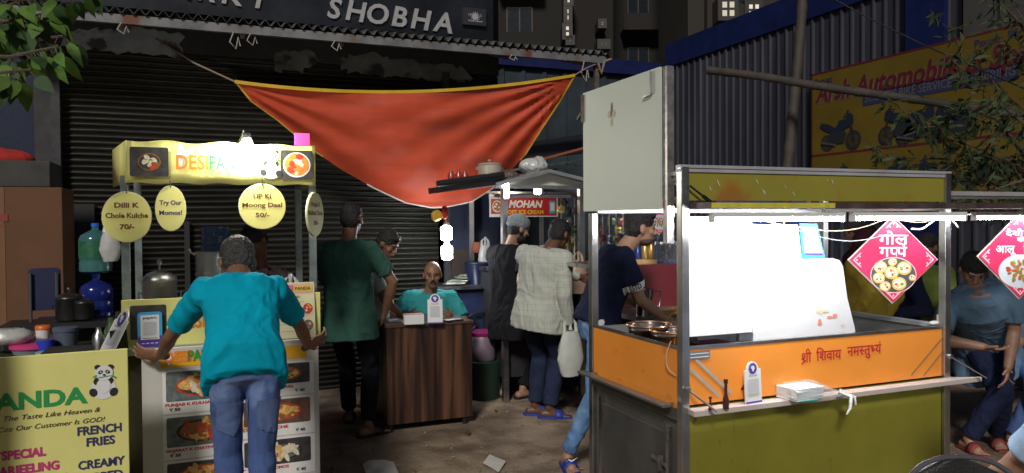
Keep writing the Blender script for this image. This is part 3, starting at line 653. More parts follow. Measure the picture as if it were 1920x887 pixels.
# ------------------------------------------------------------------ yellow snack stall (left)
DY = 4.49
dx0 = PY(230, 640, DY).x; dx1 = PY(596, 628, DY).x; dz = .92; DB = DY+.70
st = thing('snack_stall', 'yellow snack stall with a lit fabric header and green frame in front of the shutter', 'food stall', (dx0, DY, 0))
grn = M('green_paint', (.055, .085, .07), .5, .2, .3, 6, .1); ctop = M('counter_green', (.16, .20, .17), .35, .1, .25, 5)
olive = M('olive_panel', (.07, .07, .03), .6, var=.3)
mb = MB(); mb.box(dx0, dx1, DY, DB, .12, dz-.04); mb.build('cabinet', olive, st)
mb = MB(); mb.box(dx0-.04, dx1+.03, DY-.09, DB+.03, dz-.04, dz); mb.build('counter_top', ctop, st, bevel=.004)
for x, y in ((dx0+.02, DY+.03), (dx1-.02, DY+.03), (dx0+.03, DB-.02), (dx1-.03, DB-.02)):
    mb = MB(); mb.box(x-.02, x+.02, y-.02, y+.02, 0 if y > DB-.1 else .0, 1.84); mb.build('post', M('frame_steel', (.25, .30, .30), .4, .6, .3, 8), st)
hz0 = PY(400, 345, DY-.03).z; hz1 = PY(400, 268, DY-.03).z
hd_ = MB(); hx0 = PY(238, 300, DY-.03).x; hx1 = PY(591, 300, DY-.03).x
n_ = 40; tops = []
for i in range(n_+1):
    x = hx0+(hx1-hx0)*i/n_; dzt = .006*noise.noise(V((x*5, 0, 0)))+.006*math.sin(x*23); tops.append((x, hz1+dzt))
for (y0_, y1_, fl) in ((DY-.03, DY-.03, 0),):
    hd_.grid([[V((x, DY-.03-.004*math.sin(x*9)*(k-.5)+.004*noise.noise(V((x*8, k*3, 1))), hz0+(z-hz0)*k+.004*math.sin(x*30)*(1-k))) for x, z in tops] for k in (0, .25, .5, .75, 1)])
hd_.grid([[V((x, DY-.03+.76*k, z-.02*math.sin(math.pi*k))) for x, z in tops] for k in (0, .5, 1)])
hd_.grid([[V((hx1, DY-.03+.76*k, hz0+(hz1-hz0)*j)) for k in (0, 1)] for j in (0, 1)])
e_ = PY(214, 300, DY+.5); e_x = e_.x
hd_.grid([[V((hx0+(e_x-hx0)*k, DY-.03+.5*k, hz0+(hz1-hz0)*j*(1-.05*k))) for k in (0, .5, 1)] for j in (0, .5, 1)])
header = hd_.build('header', yel, st, True, solid=.006)
fr = Fr((hx0, DY-.047, hz0)); HW = hx1-hx0; HH = hz1-hz0
def hx(px): return PY(px, 300, DY-.045).x-hx0
bowl(header, fr, hx(243), .035, hx(316), HH-.035, pic_dark, f_brown, pic_dark, [f_cream, f_cream, f_cream, f_green, f_red], 11, 4, ex=.6)
bowl(header, fr, hx(526), .03, hx(586), HH-.03, pic_dark, white, f_orange, [f_red, f_cream, f_orange], 10, 5, ex=.86)
mb = MB(); fr.flat(mb, [(hx(340)+x*.075, HH*.50+y*.11) for x, y in INDIA], .002); mb.build('map_shape', wink, header)
wid = hx(400)-hx(330); 
text(header, fr, 'DESI', hx(330), HH*.5-.035, .075, orange_ink, w=wid*.86, align='L', z=.004, bold=.02); text(header, fr, 'PANDA', hx(330)+wid*.9, HH*.5-.035, .075, green_ink, w=wid*1.25, align='L', z=.004, bold=.02)
panda(header, fr, hx(508), HH*.5, .17)
# LED bulb over the header
bp_ = PY(463, 272, DY-.09); lamp = thing('header_lamp', 'bright round LED bulb on a bent arm over the yellow header', 'lamp', tuple(bp_))
mb = MB(); mb.lathe(bp_+V((0, 0, -.0)), [(.001, -.045), (.02, -.04), (.033, -.02), (.034, 0), (.026, .025), (.02, .035)], 20); mb.build('bulb', M('bulb_glow', (1, .97, .82), emit=620), lamp, True)
mb = MB(); mb.lathe(bp_+V((0, 0, .035)), [(.02, 0), (.022, .03), (.014, .04)], 14); mb.tube([bp_+V((0, 0, .07)), bp_+V((-.01, .05, .09)), bp_+V((-.02, .14, .06)), bp_+V((-.05, .3, .01))], .006, 6); mb.build('socket', black, lamp)
pk = PY(566, 260, DY-.01); mb = MB(); mb.box(pk.x-.042, pk.x+.042, pk.y-.012, pk.y, pk.z-.045, pk.z+.030); c_ = tag(mb.build('pink_card', M('pink_paper', (.85, .07, .33), .6)), 'small pink card standing on the right end of the yellow header', 'card'); 
# counter front panel
pz1 = PY(400, 556, DY-.02).z; mb = MB(); mb.box(dx0, dx1+.01, DY-.04, DY-.01, dz, pz1); cp = mb.build('counter_panel', yel, st)
fr = Fr((dx0, DY-.041, dz)); CW = dx1-dx0; CH = pz1-dz
def cx_(px): return PY(px, 600, DY-.04).x-dx0
bowl(cp, fr, cx_(244), .04, cx_(312), CH-.03, pic_dark, f_brown, pic_dark, [f_cream, f_cream, f_green, f_red], 11, 6, ex=.6)
mb = MB(); fr.flat(mb, [(cx_(338)+x*.075, CH*.5+y*.10) for x, y in INDIA], .002); mb.build('map_shape', wink, cp)
text(cp, fr, 'DESI', cx_(328), CH*.5-.035, .075, orange_ink, w=.15, align='L', z=.004, bold=.02); text(cp, fr, 'PANDA', cx_(328)+.16, CH*.5-.035, .075, green_ink, w=.21, align='L', z=.004, bold=.02)
# round price signs
def disc(px, py, rxp, ryp, lines, label, ang=0, mat_t=brown_ink, Y=DY-.055):
    c = PY(px, py, Y); d_ = (c-CAM).dot(fwd); ry = ryp/FOC*d_; rx = ry*(rxp/ryp) if not ang else ry
    r_ = V((math.cos(ang), math.sin(ang), 0)); F = Fr(c, r_); th = thing('round_sign' if rxp/ryp > .8 or ang else 'oval_sign', label, 'sign', tuple(c), 'yellow price signs hanging from the stall header')
    if ang == 0: rx = rxp/FOC*d_*.92
    mb = MB(); F.slab(mb, EL(0, 0, rx, ry, 48), -.006, 0); mb.build('plate', yeld, th); mb = MB(); F.slab(mb, EL(0, 0, rx+.003, ry+.003, 48), -.012, -.006); mb.build('rim', M('rim_white', (.7, .7, .65), .5), th)
    mb = MB(); mb.tube([F.p(0, ry-.008, .004), F.p(0, ry+.03, -.0)], .003, 6); mb.build('hook', black, th)
    for i, (s_, y, w_) in enumerate(lines): text(th, F, s_, 0, y*ry, .19*ry if i < 9 else 0, mat_t, w=w_*rx*2, z=.002, bold=.03)
    return th
disc(238, 407, 45, 47, [('Dilli K', .38, .50), ('Chole Kulche', -.03, .86), ('70/-', -.48, .30)], 'round yellow sign reading Dilli K Chole Kulche 70, leftmost on the stall')
disc(320, 391, 28, 42, [('Try Our', .17, .74), ('Momos!', -.28, .76)], 'oval yellow sign reading Try Our Momos', mat_t=navy)
disc(492, 387, 45, 42, [('UP Ki', .36, .38), ('Moong Daal', -.03, .86), ('50/-', -.48, .30)], 'round yellow sign reading UP Ki Moong Daal 50')
disc(592, 402, 9, 41, [('Punjab K', .36, .55), ('Kulhad Chole', -.03, .86), ('50/-', -.48, .30)], 'round yellow sign turned nearly edge-on at the right post of the stall', ang=math.radians(62))
# menu sheet at the right of the counter
m0 = PY(520, 640, DY-.11); m1 = PY(593, 640, DY-.11); mz = PY(560, 530, DY-.08).z
ms_ = thing('menu_sheet', 'pale laminated menu card with pink heading propped on the right of the stall counter', 'menu', (m0.x, DY-.09, dz))
F = Fr((m0.x, DY-.085, dz+.002), (1, 0, 0), (0, .04, .3)); mw = m1.x-m0.x; mh = mz-dz
mb = MB(); F.slab(mb, F.rect(0, 0, mw, mh), -.004, 0); mb.build('card', M('pale_yellow', (.70, .66, .42), .4), ms_)
mb = MB(); F.flat(mb, F.rect(.008, mh*.80, mw-.008, mh-.008), .001); mb.build('heading_band', M('pale_pink', (.72, .42, .38), .5), ms_)
mb = MB(); F.flat(mb, F.rect(mw*.45, mh*.83, mw-.012, mh*.93), .002); mb.build('heading_tag', M('gold_ink', (.75, .5, .05), .6), ms_)
text(ms_, F, 'DESI', mw*.25, mh*.85, .03, pink_ink, bold=.04, z=.003); text(ms_, F, 'PANDA', mw*.7, mh*.86, .018, ink, bold=.02, z=.003); text(ms_, F, 'MENU', mw*.5, mh*.72, .012, ink, bold=.03, z=.003)
mb = MB()
for i in range(5): F.flat(mb, F.rect(.02, mh*(.12+.13*i), mw*.72, mh*(.12+.13*i)+.0025), .002)
mb.build('text_rule', M('grey_ink', (.3, .28, .22), .6, var=0), ms_)
for i, y in enumerate((.42, .12)): bowl(ms_, F, mw*.68, mh*y, mw*.95, mh*y+mw*.30, M('pale_yellow', (.70, .66, .42), .4), ink if i else f_red, f_red if not i else pic_slate, [f_gold, f_red, f_cream], 8, 8+i, ex=.95)
# things on the counter
def pot(name, label, c, r, h, lid=True, mat=None, group=None, cat='pot'):
    th = thing(name, label, cat, tuple(c), group); mat = mat or M('aluminium', (.45, .45, .45), .38, .9, .2, 12, .1); c = V(c)
    mb = MB(); mb.lathe(c, [(r*.9, 0), (r, h*.06), (r, h*.85), (r*1.03, h*.87), (r*1.04, h*.92), (r*.98, h*.93)], 36); mb.build('body', mat, th, True)
    if lid:
        mb = MB(); mb.lathe(c+V((0, 0, h*.93)), [(r*1.0, 0), (r*.97, h*.05), (r*.7, h*.14), (r*.3, h*.19), (r*.08, h*.2)], 36); mb.build('lid', mat, th, True)
        mb = MB(); mb.lathe(c+V((0, 0, h*1.12)), [(r*.06, 0), (r*.06, h*.12), (r*.16, h*.14), (r*.16, h*.22), (r*.05, h*.27)], 14); mb.build('knob', mat, th, True)
    for sg in (-1, 1):
        mb = MB(); mb.tube([c+V((sg*r*.98, 0, h*.62)), c+V((sg*r*1.2, -.0, h*.66)), c+V((sg*r*1.2, 0, h*.52)), c+V((sg*r*.98, 0, h*.5))], .006, 6); mb.build('handle', mat, th, True)
    return th
c = PY(300, 556, DY+.22); d_ = (c-CAM).dot(fwd); ztop_ = PY(300, 518, DY+.22).z; pot('lidded_pot', 'shiny aluminium pot with knobbed lid on the left of the stall counter', (c.x, c.y, dz+.10), 30/FOC*d_, (ztop_-dz-.10)*1.0)
mb = MB(); mb.box(dx0+.08, dx0+.62, DY+.08, DY+.5, dz, dz+.10); tag(mb.build('stove', M('stove_dark', (.05, .05, .05), .4, .4)), 'dark gas stove on the stall counter under the lidded pot', 'stove')
c = PY(398, 520, DY+.38); d_ = (c-CAM).dot(fwd); r_ = 29/FOC*d_; z0 = dz; z1 = PY(398, 472, DY+.38).z
th = thing('momo_steamer', 'tall stacked aluminium steamer behind the man in turquoise', 'steamer', (c.x, c.y, z0)); al = M('aluminium', (.45, .45, .45), .38, .9, .2, 12, .1)
nt_ = 4
for i in range(nt_):
    a = z0+(z1-z0)*i/nt_; b = z0+(z1-z0)*(i+1)/nt_; mb = MB(); mb.lathe((c.x, c.y, a), [(r_*.97, 0), (r_*.97, (b-a)*.86), (r_*1.04, (b-a)*.88), (r_*1.04, (b-a)*.99), (r_*.9, (b-a))], 36); mb.build('tier', al, th, True)
for sg in (-1, 1): mb = MB(); mb.tube([V((c.x+sg*r_, c.y, z1-.02)), V((c.x+sg*r_*1.3, c.y, z1+.0)), V((c.x+sg*r_*1.36, c.y, z1+.02))], .008, 6); mb.build('handle', al, th, True)
# big water jug behind (blue)
def jug(label, c, s, mat, cap_=True, flip=False):
    c = V(c); th = thing('water_jug', label, 'water jug', tuple(c), 'large refillable water jugs'); k = -1 if flip else 1
    pr = [(.10, 0), (.133, .02), (.135, .10), (.128, .115), (.135, .13), (.135, .20), (.128, .215), (.135, .23), (.135, .31), (.12, .345), (.06, .38), (.03, .395), (.028, .43)]
    o_ = c+V((0, 0, .43*s)) if flip else c
    mb = MB(); mb.lathe(o_, [(r*s, z*s) for r, z in pr], 28, (0, 0, k)); mb.build('bottle', mat, th, True)
    mb = MB(); mb.lathe(o_+V((0, 0, k*.42*s)), [(.032*s, 0), (.034*s, .03*s), (.02*s, .035*s)], 14, (0, 0, k)); mb.build('cap', blue_ink, th, True)
    return th
bj = M('blue_jug', (.06, .16, .42), .15, trans=.55, var=.1, spec=.6); gj = M('green_jug', (.10, .33, .34), .15, trans=.55, var=.1, spec=.6); dj = M('deep_blue_jug', (.02, .04, .30), .2, trans=.4, var=.2)
c = PY(404, 422, DY+.75); jug('blue water jug upended behind the steamer', (c.x, c.y, c.z-.43*.66), .66, bj, flip=True)
# plastic bags on the counter right
def bag(name, label, c, w, h, mat, seed, handles=True, group=None, cat='bag', dep=.6):
    c = V(c); R = random.Random(seed); mb = MB(); n_ = 22; rings = []
    for i in range(11):
        f = i/10; ww = w/2*(math.sin(math.pi*(.12+.62*f))**.5)*(1-.35*f*f); rings.append([c+V((ww*math.cos(2*math.pi*k/n_)*(1+.16*noise.noise(V((k*.9, f*4, seed)))), ww*dep*math.sin(2*math.pi*k/n_)*(1+.16*noise.noise(V((k*.9, f*4, seed+3)))), h*.78*f+.01*noise.noise(V((k*.7, f*5, seed+8))))) for k in range(n_)])
    mb.rings(rings)
    th = thing(name, label, cat, tuple(c), group); mb.build('sack', mat, th, True)
    if handles:
        for sg in (-1, 1):
            m2 = MB(); m2.tube([c+V((sg*w*.22, 0, h*.74)), c+V((sg*w*.2, .01, h*.92)), c+V((sg*w*.04, 0, h*1.04)), c+V((-sg*w*.02, 0, h*.8))], [.018, .012, .008, .012], 8); m2.build('handle', mat, th, True)
    return th
c = PY(545, 545, DY+.15); bag('carrier_bag', 'white and yellow carrier bag tied by its handles on the right of the stall counter', (c.x, c.y, dz), .17, .34, bagm, 3)
mb = MB(); cc = V((c.x-.03, c.y-.062, dz+.13)); mb.ell(cc, (.05, .02, .045)); mb.build('print', M('gold_ink', (.75, .5, .05), .6), bpy.data.objects['carrier_bag'], True)
c = PY(572, 545, DY+.2); bag('carrier_bag', 'clear plastic bag slumped against the right post of the yellow stall', (c.x, c.y, dz), .16, .26, bagm, 8)
c = PY(517, 540, DY+.35); veg = MB(); R = random.Random(5)
for i in range(90): 
    p = V((c.x+R.gauss(0, .05), c.y+R.gauss(0, .04), dz+.10+abs(R.gauss(0, .04)))); a = R.random()*6; veg.face([p, p+V((math.cos(a)*.03, math.sin(a)*.03, .01)), p+V((math.cos(a+.6)*.035, math.sin(a+.6)*.03, .03))])
veg.lathe((c.x, c.y, dz), [(.05, 0), (.09, .06), (.1, .12)], 16); tag(veg.build('greens_bowl', [f_green]), 'heap of green coriander on the stall counter beside the vendor', 'greens')
# upright payment card on the counter
def paystand(label, c, w, h, style, ang=0, lean=.12, group='payment code stands'):
    c = V(c); r_ = V((math.cos(ang), math.sin(ang), 0)); n_ = V((math.sin(ang), -math.cos(ang), 0)); F = Fr(c, r_, V((0, 0, 1))-n_*lean); th = thing('payment_stand', label, 'payment stand', tuple(c), group)
    if style == 'blue':
        mb = MB(); F.slab(mb, RR(-w/2, 0, w/2, h, w*.14), -.006, 0); mb.build('board', skyblue, th)
        mb = MB(); F.flat(mb, [(x, y) for x, y in RR(-w/2, 0, w/2, h*.33, w*.12)], .001); mb.build('lower_band', purple, th)
        mb = MB(); F.flat(mb, F.rect(-w*.38, h*.22, w*.38, h*.92), .002); mb.build('white_field', wink, th)
        text(th, F, 'paytm', 0, h*.81, h*.065, navy, w=w*.55, z=.003, bold=.03); mb = MB(); F.flat(mb, F.rect(-w*.3, h*.25, w*.3, h*.265), .003); mb.build('small_print', navy, th)
        mb = MB(); 
        for i in range(4): F.flat(mb, F.rect(-w*.34+i*w*.18, h*.10, -w*.34+i*w*.18+w*.12, h*.125), .003)
        mb.build('bank_marks', wink, th)
        mb = MB(); F.flat(mb, RR(-w*.27, h*.34, w*.27, h*.72, .008), .003); mb.build('blank_field', M('pale_grey', (.55, .56, .6), .5, var=.1), th)
    else:
        pts = [(-w/2, 0), (w/2, 0), (w/2, h*.84)]+[(w*.36*math.cos(a), h*.84+w*.36*math.sin(a)*1.0) for a in [math.pi*k/12 for k in range(13)]]+[(-w/2, h*.84)]
        mb = MB(); F.slab(mb, pts, -.006, 0); mb.build('board', white, th)
        mb = MB(); F.flat(mb, EL(0, h*.86, w*.25), .001); mb.build('emblem_disc', purple, th)
        mb = MB(); F.flat(mb, [(x*w*.15, h*.86+y*w*.15) for x, y in ((-.8, .7), (.0, .9), (.8, .7), (.4, .5), (.9, .0), (.4, -.2), (.3, -.9), (-.4, -.7), (-.3, -.1), (-.8, .1))], .002); mb.build('emblem_mark', wink, th)
        mb = MB(); F.flat(mb, F.rect(-w/2, 0, w/2, h*.045), .001); mb.build('lower_band', purple, th)
        text(th, F, 'PhonePe', 0, h*.66, h*.045, ink, w=w*.5, z=.002)
        mb = MB(); F.flat(mb, F.rect(-w*.33, h*.22, w*.33, h*.6), .002); mb.build('blank_field', M('pale_grey', (.55, .56, .6), .5, var=.1), th)
    mb = MB(); mb.bar(F.p(0, h*.6, -.007), F.p(0, .0, -.09), w*.5, .004); mb.build('rear_strut', black, th)
    return th
c = PY(281, 643, DY-.10); d_ = (c-CAM).dot(fwd); paystand('blue and white payment card standing on the left of the stall counter', (c.x, DY-.075, dz+.001), 42/FOC*d_, 66/FOC*d_, 'blue', .06, .02)
c = PY(196, 640, DY-.1); th_ = paystand('slanted payment card seen edge-on left of the stall counter', (c.x-.0, c.y, .90), .16, .23, 'white', math.radians(-62), .5)
# tray behind slanted card (rack on the left end)
rk = thing('side_rack', 'low dark rack with bottles left of the yellow stall', 'rack', (dx0-.35, DY, 0)); mb = MB(); mb.box(dx0-.40, dx0-.05, DY-.12, DY+.35, .84, .895); mb.build('shelf', M('wood_black', (.03, .028, .025), .6), rk)
for x in (dx0-.37, dx0-.08):
    for y in (DY-.09, DY+.32): mb = MB(); mb.box(x-.015, x+.015, y-.015, y+.015, 0, .84); mb.build('leg', dark_metal, rk)
for i, (px, h_, m_) in enumerate(((208, .17, 'g'), (222, .2, 'd'), (185, .12, 's'))):
    c = PY(px, 620, DY+.15); mb = MB(); mb.lathe((c.x, c.y, .895), [(.032, 0), (.034, h_*.6), (.016, h_*.8), (.014, h_)], 16); tag(mb.build('sauce_bottle', {'g': M('bottle_green', (.05, .09, .04), .2), 'd': M('bottle_dark', (.04, .03, .02), .2), 's': steel}[m_], None, True), ['olive bottle on the rack behind the slanted payment card', 'tall dark bottle against the left post of the yellow stall', 'small steel shaker on the rack left of the stall'][i], 'bottle')

# ------------------------------------------------------------------ standing menu board (held by the man)
BY = 4.18; L0 = PY(264, 657, BY); R0 = PY(598, 648, BY)
mbd = thing('menu_board', 'large white food menu board with dish photographs held upright in front of the stall', 'menu board', (L0.x, BY, 0))
zt = L0.z; F = Fr((L0.x, BY, 0), (1, 0, 0), (0, .03, 1)); BW = R0.x-L0.x
mb = MB(); F.slab(mb, F.rect(0, .02, BW, zt), -.02, 0); mb.build('panel', M('board_grey_white', (.58, .57, .53), .5, var=.08, scale=3), mbd, bevel=.003)
def q(px, py): p = PY(px, py, BY); return (p.x-L0.x, p.z)
a = q(300, 692); b = q(576, 660); mb = MB(); F.flat(mb, F.rect(a[0], a[1], b[0], zt-.03), .002); hb_ = mb.build('title_band', M('amber_ink', (.80, .42, .02), .5), mbd)
mb = MB(); F.flat(mb, [(a[0]+.04+x*.05, (a[1]+zt)/2-.02+y*.06) for x, y in INDIA], .0035); mb.build('map_shape', wink, hb_)
text(hb_, F, 'DESI', q(306, 680)[0], a[1]+.028, .052, orange_ink, w=.13, align='L', z=.005, bold=.05); text(hb_, F, 'PANDA', q(352, 680)[0], a[1]+.028, .052, green_ink, w=.19, align='L', z=.005, bold=.05)
colx = [q(297, 0)[0], q(297, 0)[0]+.39, q(526, 0)[0]-.16]; cw = .33
names = [['PUNJAB K KULHAD CHOLE', 'GUJARAT K CHATPATE ALOO', 'DELHI K CHOLE KULCHE'], ['UP KI MOONG DAAL', 'DILLI K KULCHE', 'PAHADO K MOMOS']]
tops_ = [692, 778, 862]
cL = q(297, 0)[0]; cR = q(577, 0)[0]
for ci, (x0_, x1_) in enumerate(((cL, cL+.36), (cR-.36, cR))):
    zz = a[1]-.012
    for ri in range(3 if ci == 0 else 4):
        hh = .235 if ci == 0 else .215; 
        if ci == 1 and ri == 0: hh = .19
        mb = MB(); F.flat(mb, F.rect(x0_-.012, zz-hh+.008, x1_+.01, zz), .0022); cd_ = mb.build('dish_card', white, mbd)
        bgm = [pic_slate, pic_slate, pic_dark, pic_dark][ri] if ci == 0 else [pic_dark, M('picture_brown', (.14, .07, .05), .5, var=.5, scale=20), pic_dark, pic_dark][ri]
        st_ = [(f_red, pic_dark, [f_gold, f_cream, f_gold, f_orange, f_brown]), (ink, f_brown, [f_brown, f_gold, f_red, f_brown]), (f_red, f_gold, [f_gold, f_brown])] if ci == 0 else [(f_brown, f_gold, [f_gold, f_brown]), (f_red, f_brown, [f_brown, f_gold]), (ink, pic_slate, [f_cream, f_cream, f_gold]), (f_red, f_gold, [f_cream])]
        s3 = st_[min(ri, len(st_)-1)]
        bowl(cd_, F, x0_+.004, zz-hh+.070, x1_-.012, zz-.012, bgm, s3[0], s3[1], s3[2], 34, 20+ri+ci*5, z=.003, ex=.74)
        nm = (names[0] if ci == 0 else names[1]); nm = nm[min(ri, 2)]
        text(cd_, F, nm, x0_, zz-hh+.047, .014, red_ink, w=min(.33, .0165*len(nm)), align='L', z=.004, bold=.04); text(cd_, F, '₹ 50' if ci == 0 else '₹ 40', x0_+.02 if ci == 0 else x1_-.09, zz-hh+.022, .015, ink, w=.05, align='L', z=.004, bold=.04)
        zz -= hh
q1_ = q(462, 800); mb = MB(); F.flat(mb, F.rect(q1_[0]-.09, q1_[1]-.02, q1_[0]+.09, q1_[1]+.03), .0025); mb.build('offer_band', M('amber_ink', (.80, .42, .02), .5), mbd); panda(mbd, F, q(462, 910)[0], q(462, 905)[1], .14)

# ------------------------------------------------------------------ yellow sign board at front left
PYY = 3.66; tr_ = PY(239, 655, PYY); 
tlp = PD(-160, 693, 3.1); tlp2 = ray(-160, 693)
ang = math.radians(4); r_ = V((math.cos(ang), -math.sin(ang)*-1, 0))
sp = thing('sign_board', 'yellow painted sign board with green lettering and a panda drawing at the front left', 'sign board', (tr_.x, PYY, 0))
F = Fr((tr_.x, PYY, 0), (1, .07, 0), (0, .02, 1)); zt = tr_.z
mb = MB(); F.slab(mb, F.rect(-1.25, .03, 0, zt), -.02, 0); mb.build('panel', yel, sp, bevel=.003)
mb = MB(); F.slab(mb, F.rect(-1.25, 0, 0, .03), -.03, 0); mb.build('base_rail', dark_metal, sp)
def inter(px, py): d = ray(px, py); s_ = (F.o-CAM).dot(F.n)/d.dot(F.n); p = CAM+d*s_-F.o; return (p.dot(F.r), p.dot(F.u))
a = inter(162, 752); text(sp, F, 'PANDA', a[0]+.005, a[1]-.005, .066, green_ink, w=.385, align='R', z=.003, bold=.035)
text(sp, F, 'DESI', a[0]-.40, a[1]-.005, .066, orange_ink, w=.30, align='R', z=.003, bold=.035)
a = inter(194, 716); panda(sp, F, a[0], a[1], .155)
a = inter(188, 768); text(sp, F, 'The Taste Like Heaven &', a[0], a[1]-.008, .020, ink, w=.35, align='R', z=.003, shear=.3); a = inter(197, 786); text(sp, F, 'Coz Our Customer Is GOD!', a[0], a[1]-.008, .020, ink, w=.39, align='R', z=.003, shear=.3)
a = inter(187, 812); text(sp, F, 'FRENCH', a[0], a[1]-.0, .035, navy, w=.168, z=.003, bold=.03); a = inter(189, 832); text(sp, F, 'FRIES', a[0], a[1]-.004, .035, navy, w=.108, z=.003, bold=.03)
a = inter(191, 875); text(sp, F, 'CREAMY', a[0], a[1]+.0, .035, navy, w=.178, z=.003, bold=.03); text(sp, F, 'DIPPED', a[0], a[1]-.058, .035, navy, w=.16, z=.003, bold=.03)
a = inter(86, 853); text(sp, F, "*SPECIAL", a[0], a[1], .035, pink_ink, w=.175, align='R', z=.003, bold=.04); a = inter(111, 877); text(sp, F, 'DARJEELING', a[0], a[1]-.003, .035, pink_ink, w=.245, align='R', z=.003, bold=.04)
text(sp, F, 'MOMOS WITH', a[0]+.03, a[1]-.062, .035, pink_ink, w=.30, align='R', z=.003, bold=.04)

# ------------------------------------------------------------------ clutter at far left
tb = thing('side_table', 'low table crowded with plastic tubs behind the front yellow sign', 'table', PD(60, 700, 4.35)[:2]+(0,)) if False else None
tc_ = PD(60, 700, 4.4); tb = thing('side_table', 'low table crowded with plastic tubs behind the yellow sign board', 'table', (tc_.x, tc_.y, 0))
tx0 = PD(-120, 700, 4.4).x; tx1 = PD(150, 700, 4.4).x; TZ = .80
mb = MB(); mb.box(tx0, tx1, tc_.y-.1, tc_.y+.55, TZ-.03, TZ); mb.build('table_top', M('wood_black', (.03, .028, .025), .6), tb)
for x in (tx0+.05, tx1-.05):
    for y in (tc_.y-.05, tc_.y+.5): mb = MB(); mb.box(x-.02, x+.02, y-.02, y+.02, 0, TZ-.03); mb.build('leg', dark_metal, tb)
def tub(px, rp, h, mat, lidm, label, dy=.1, D=4.45):
    c = PD(px, 660, D); r = rp/FOC*D; th = thing('plastic_tub', label, 'tub', (c.x, c.y+dy, TZ), 'plastic tubs on the side table'); o = V((c.x, c.y+dy, TZ))
    mb = MB(); mb.lathe(o, [(r*.86, 0), (r*.98, h*.9), (r, h)], 24); mb.build('tub_body', mat, th, True)
    if lidm: mb = MB(); mb.lathe(o+V((0, 0, h)), [(r*1.06, 0), (r*1.06, .02), (r*.9, .026)], 24); mb.build('lid', lidm, th, True)
pl = M('cloudy_plastic', (.42, .45, .5), .3, trans=.3, var=.15)
tub(54, 36, .035, pl, M('pink_lid', (.62, .05, .22), .4), 'shallow tub with a pink lid')
tub(16, 30, .08, pl, None, 'cloudy open tub at the far left edge', .25)
tub(63, 13, .12, white, M('orange_lid', (.75, .16, .02), .4), 'small white tub with an orange lid', .28)
tub(82, 16, .085, M('blue_tub', (.03, .06, .5), .35), None, 'small bright blue tub beside the pink lid', .06)
tub(113, 22, .12, M('greyblue_tub', (.12, .15, .22), .35, trans=.2), M('greyblue_tub', (.12, .15, .22), .35, trans=.2), 'grey blue lidded bucket right of the blue tub', .2)
tub(86, 15, .03, M('pale_green_plastic', (.4, .55, .5), .3), None, 'pale green bowl in front of the blue tub', -.05)
c = PD(12, 640, 4.5); bag('plastic_bag', 'crumpled clear bag over the cloudy tub at the far left', (c.x, c.y, TZ+.06), .32, .12, bagm, 21, False)
# cardboard box
c0 = PD(-40, 560, 5.35); c1 = PD(120, 560, 5.35); bz1 = PD(60, 352, 5.35).z; bz0 = .62
cb = thing('cardboard_box', 'tall brown cardboard carton against the shutter at far left', 'box', (c1.x-.4, c1.y+.3, 0)); card = M('cardboard', (.15, .07, .035), .85, var=.15, scale=2, bump=.15, bscale=20)
cy = c1.y
mb = MB(); mb.box(c1.x-1.3, c1.x, cy, cy+.5, bz0-.1, bz1); mb.build('carton', card, cb, bevel=.006)
mb = MB(); mb.box(c1.x-.42, c1.x-.35, cy-.003, cy, bz0, bz1); mb.build('tape', M('tape_brown', (.20, .10, .05), .4), cb)
F = Fr((c1.x, cy-.004, 0)); mb = MB(); F.flat(mb, F.rect(-.62, bz1-.24, -.33, bz1-.19), .001); F.flat(mb, F.rect(-.60, bz1-.28, -.36, bz1-.265), .001); mb.build('red_print', M('faded_red', (.28, .06, .05), .8), cb)
mb = MB(); mb.box(c1.x-1.3, c1.x-.08, cy+.05, cy+.5, bz1+.004, bz1+.19); tag(mb.build('grey_box', M('grey_box', (.055, .055, .05), .8, var=.3), None, bevel=.006), 'dark grey box lying on top of the tall cardboard carton', 'box')
mb = MB(); mb.box(c1.x-1.1, c1.x+.02, cy-.04, cy+.55, 0, bz0-.11); tag(mb.build('crate', M('crate_black', (.02, .02, .022), .6)), 'black crate under the tall cardboard carton', 'crate')
rc = MB(); rc.ell((c1.x-.52, cy+.25, bz1+.20), (.32, .2, .10), None, 24, 12); o = remesh(rc, 'red_sack', .015, M('red_cloth', (.42, .03, .02), .8, var=.2), None, 1, .012, 8); o.location = (0, 0, 0); tag(o, 'crumpled red sack on top of the grey box', 'sack')
# dark blue plastic chair back
c0 = PD(83, 540, 5.0); ch = thing('chair', 'dark blue chair with grey side rails in front of the cardboard carton', 'chair', (c0.x, c0.y, 0))
wch = 26/FOC*5.0; zb0 = PD(83, 582, 5).z; zb1 = PD(83, 503, 5).z; dbl = M('chair_navy', (.012, .016, .07), .5)
mb = MB(); F = Fr((c0.x, c0.y, 0)); F.slab(mb, RR(-wch, zb0, wch, zb1, .03), -.03, 0); mb.build('backrest', dbl, ch)
for sg in (-1, 1): mb = MB(); mb.tube([V((c0.x+sg*wch*.82, c0.y-.02, 0)), V((c0.x+sg*wch*.82, c0.y-.02, zb1-.03))], .010, 8); mb.build('side_rail', M('rail_grey', (.13, .13, .13), .4, .5), ch)
mb = MB(); mb.box(c0.x-wch, c0.x+wch, c0.y, c0.y+.4, zb0-.12, zb0-.08); mb.build('seat', dbl, ch)
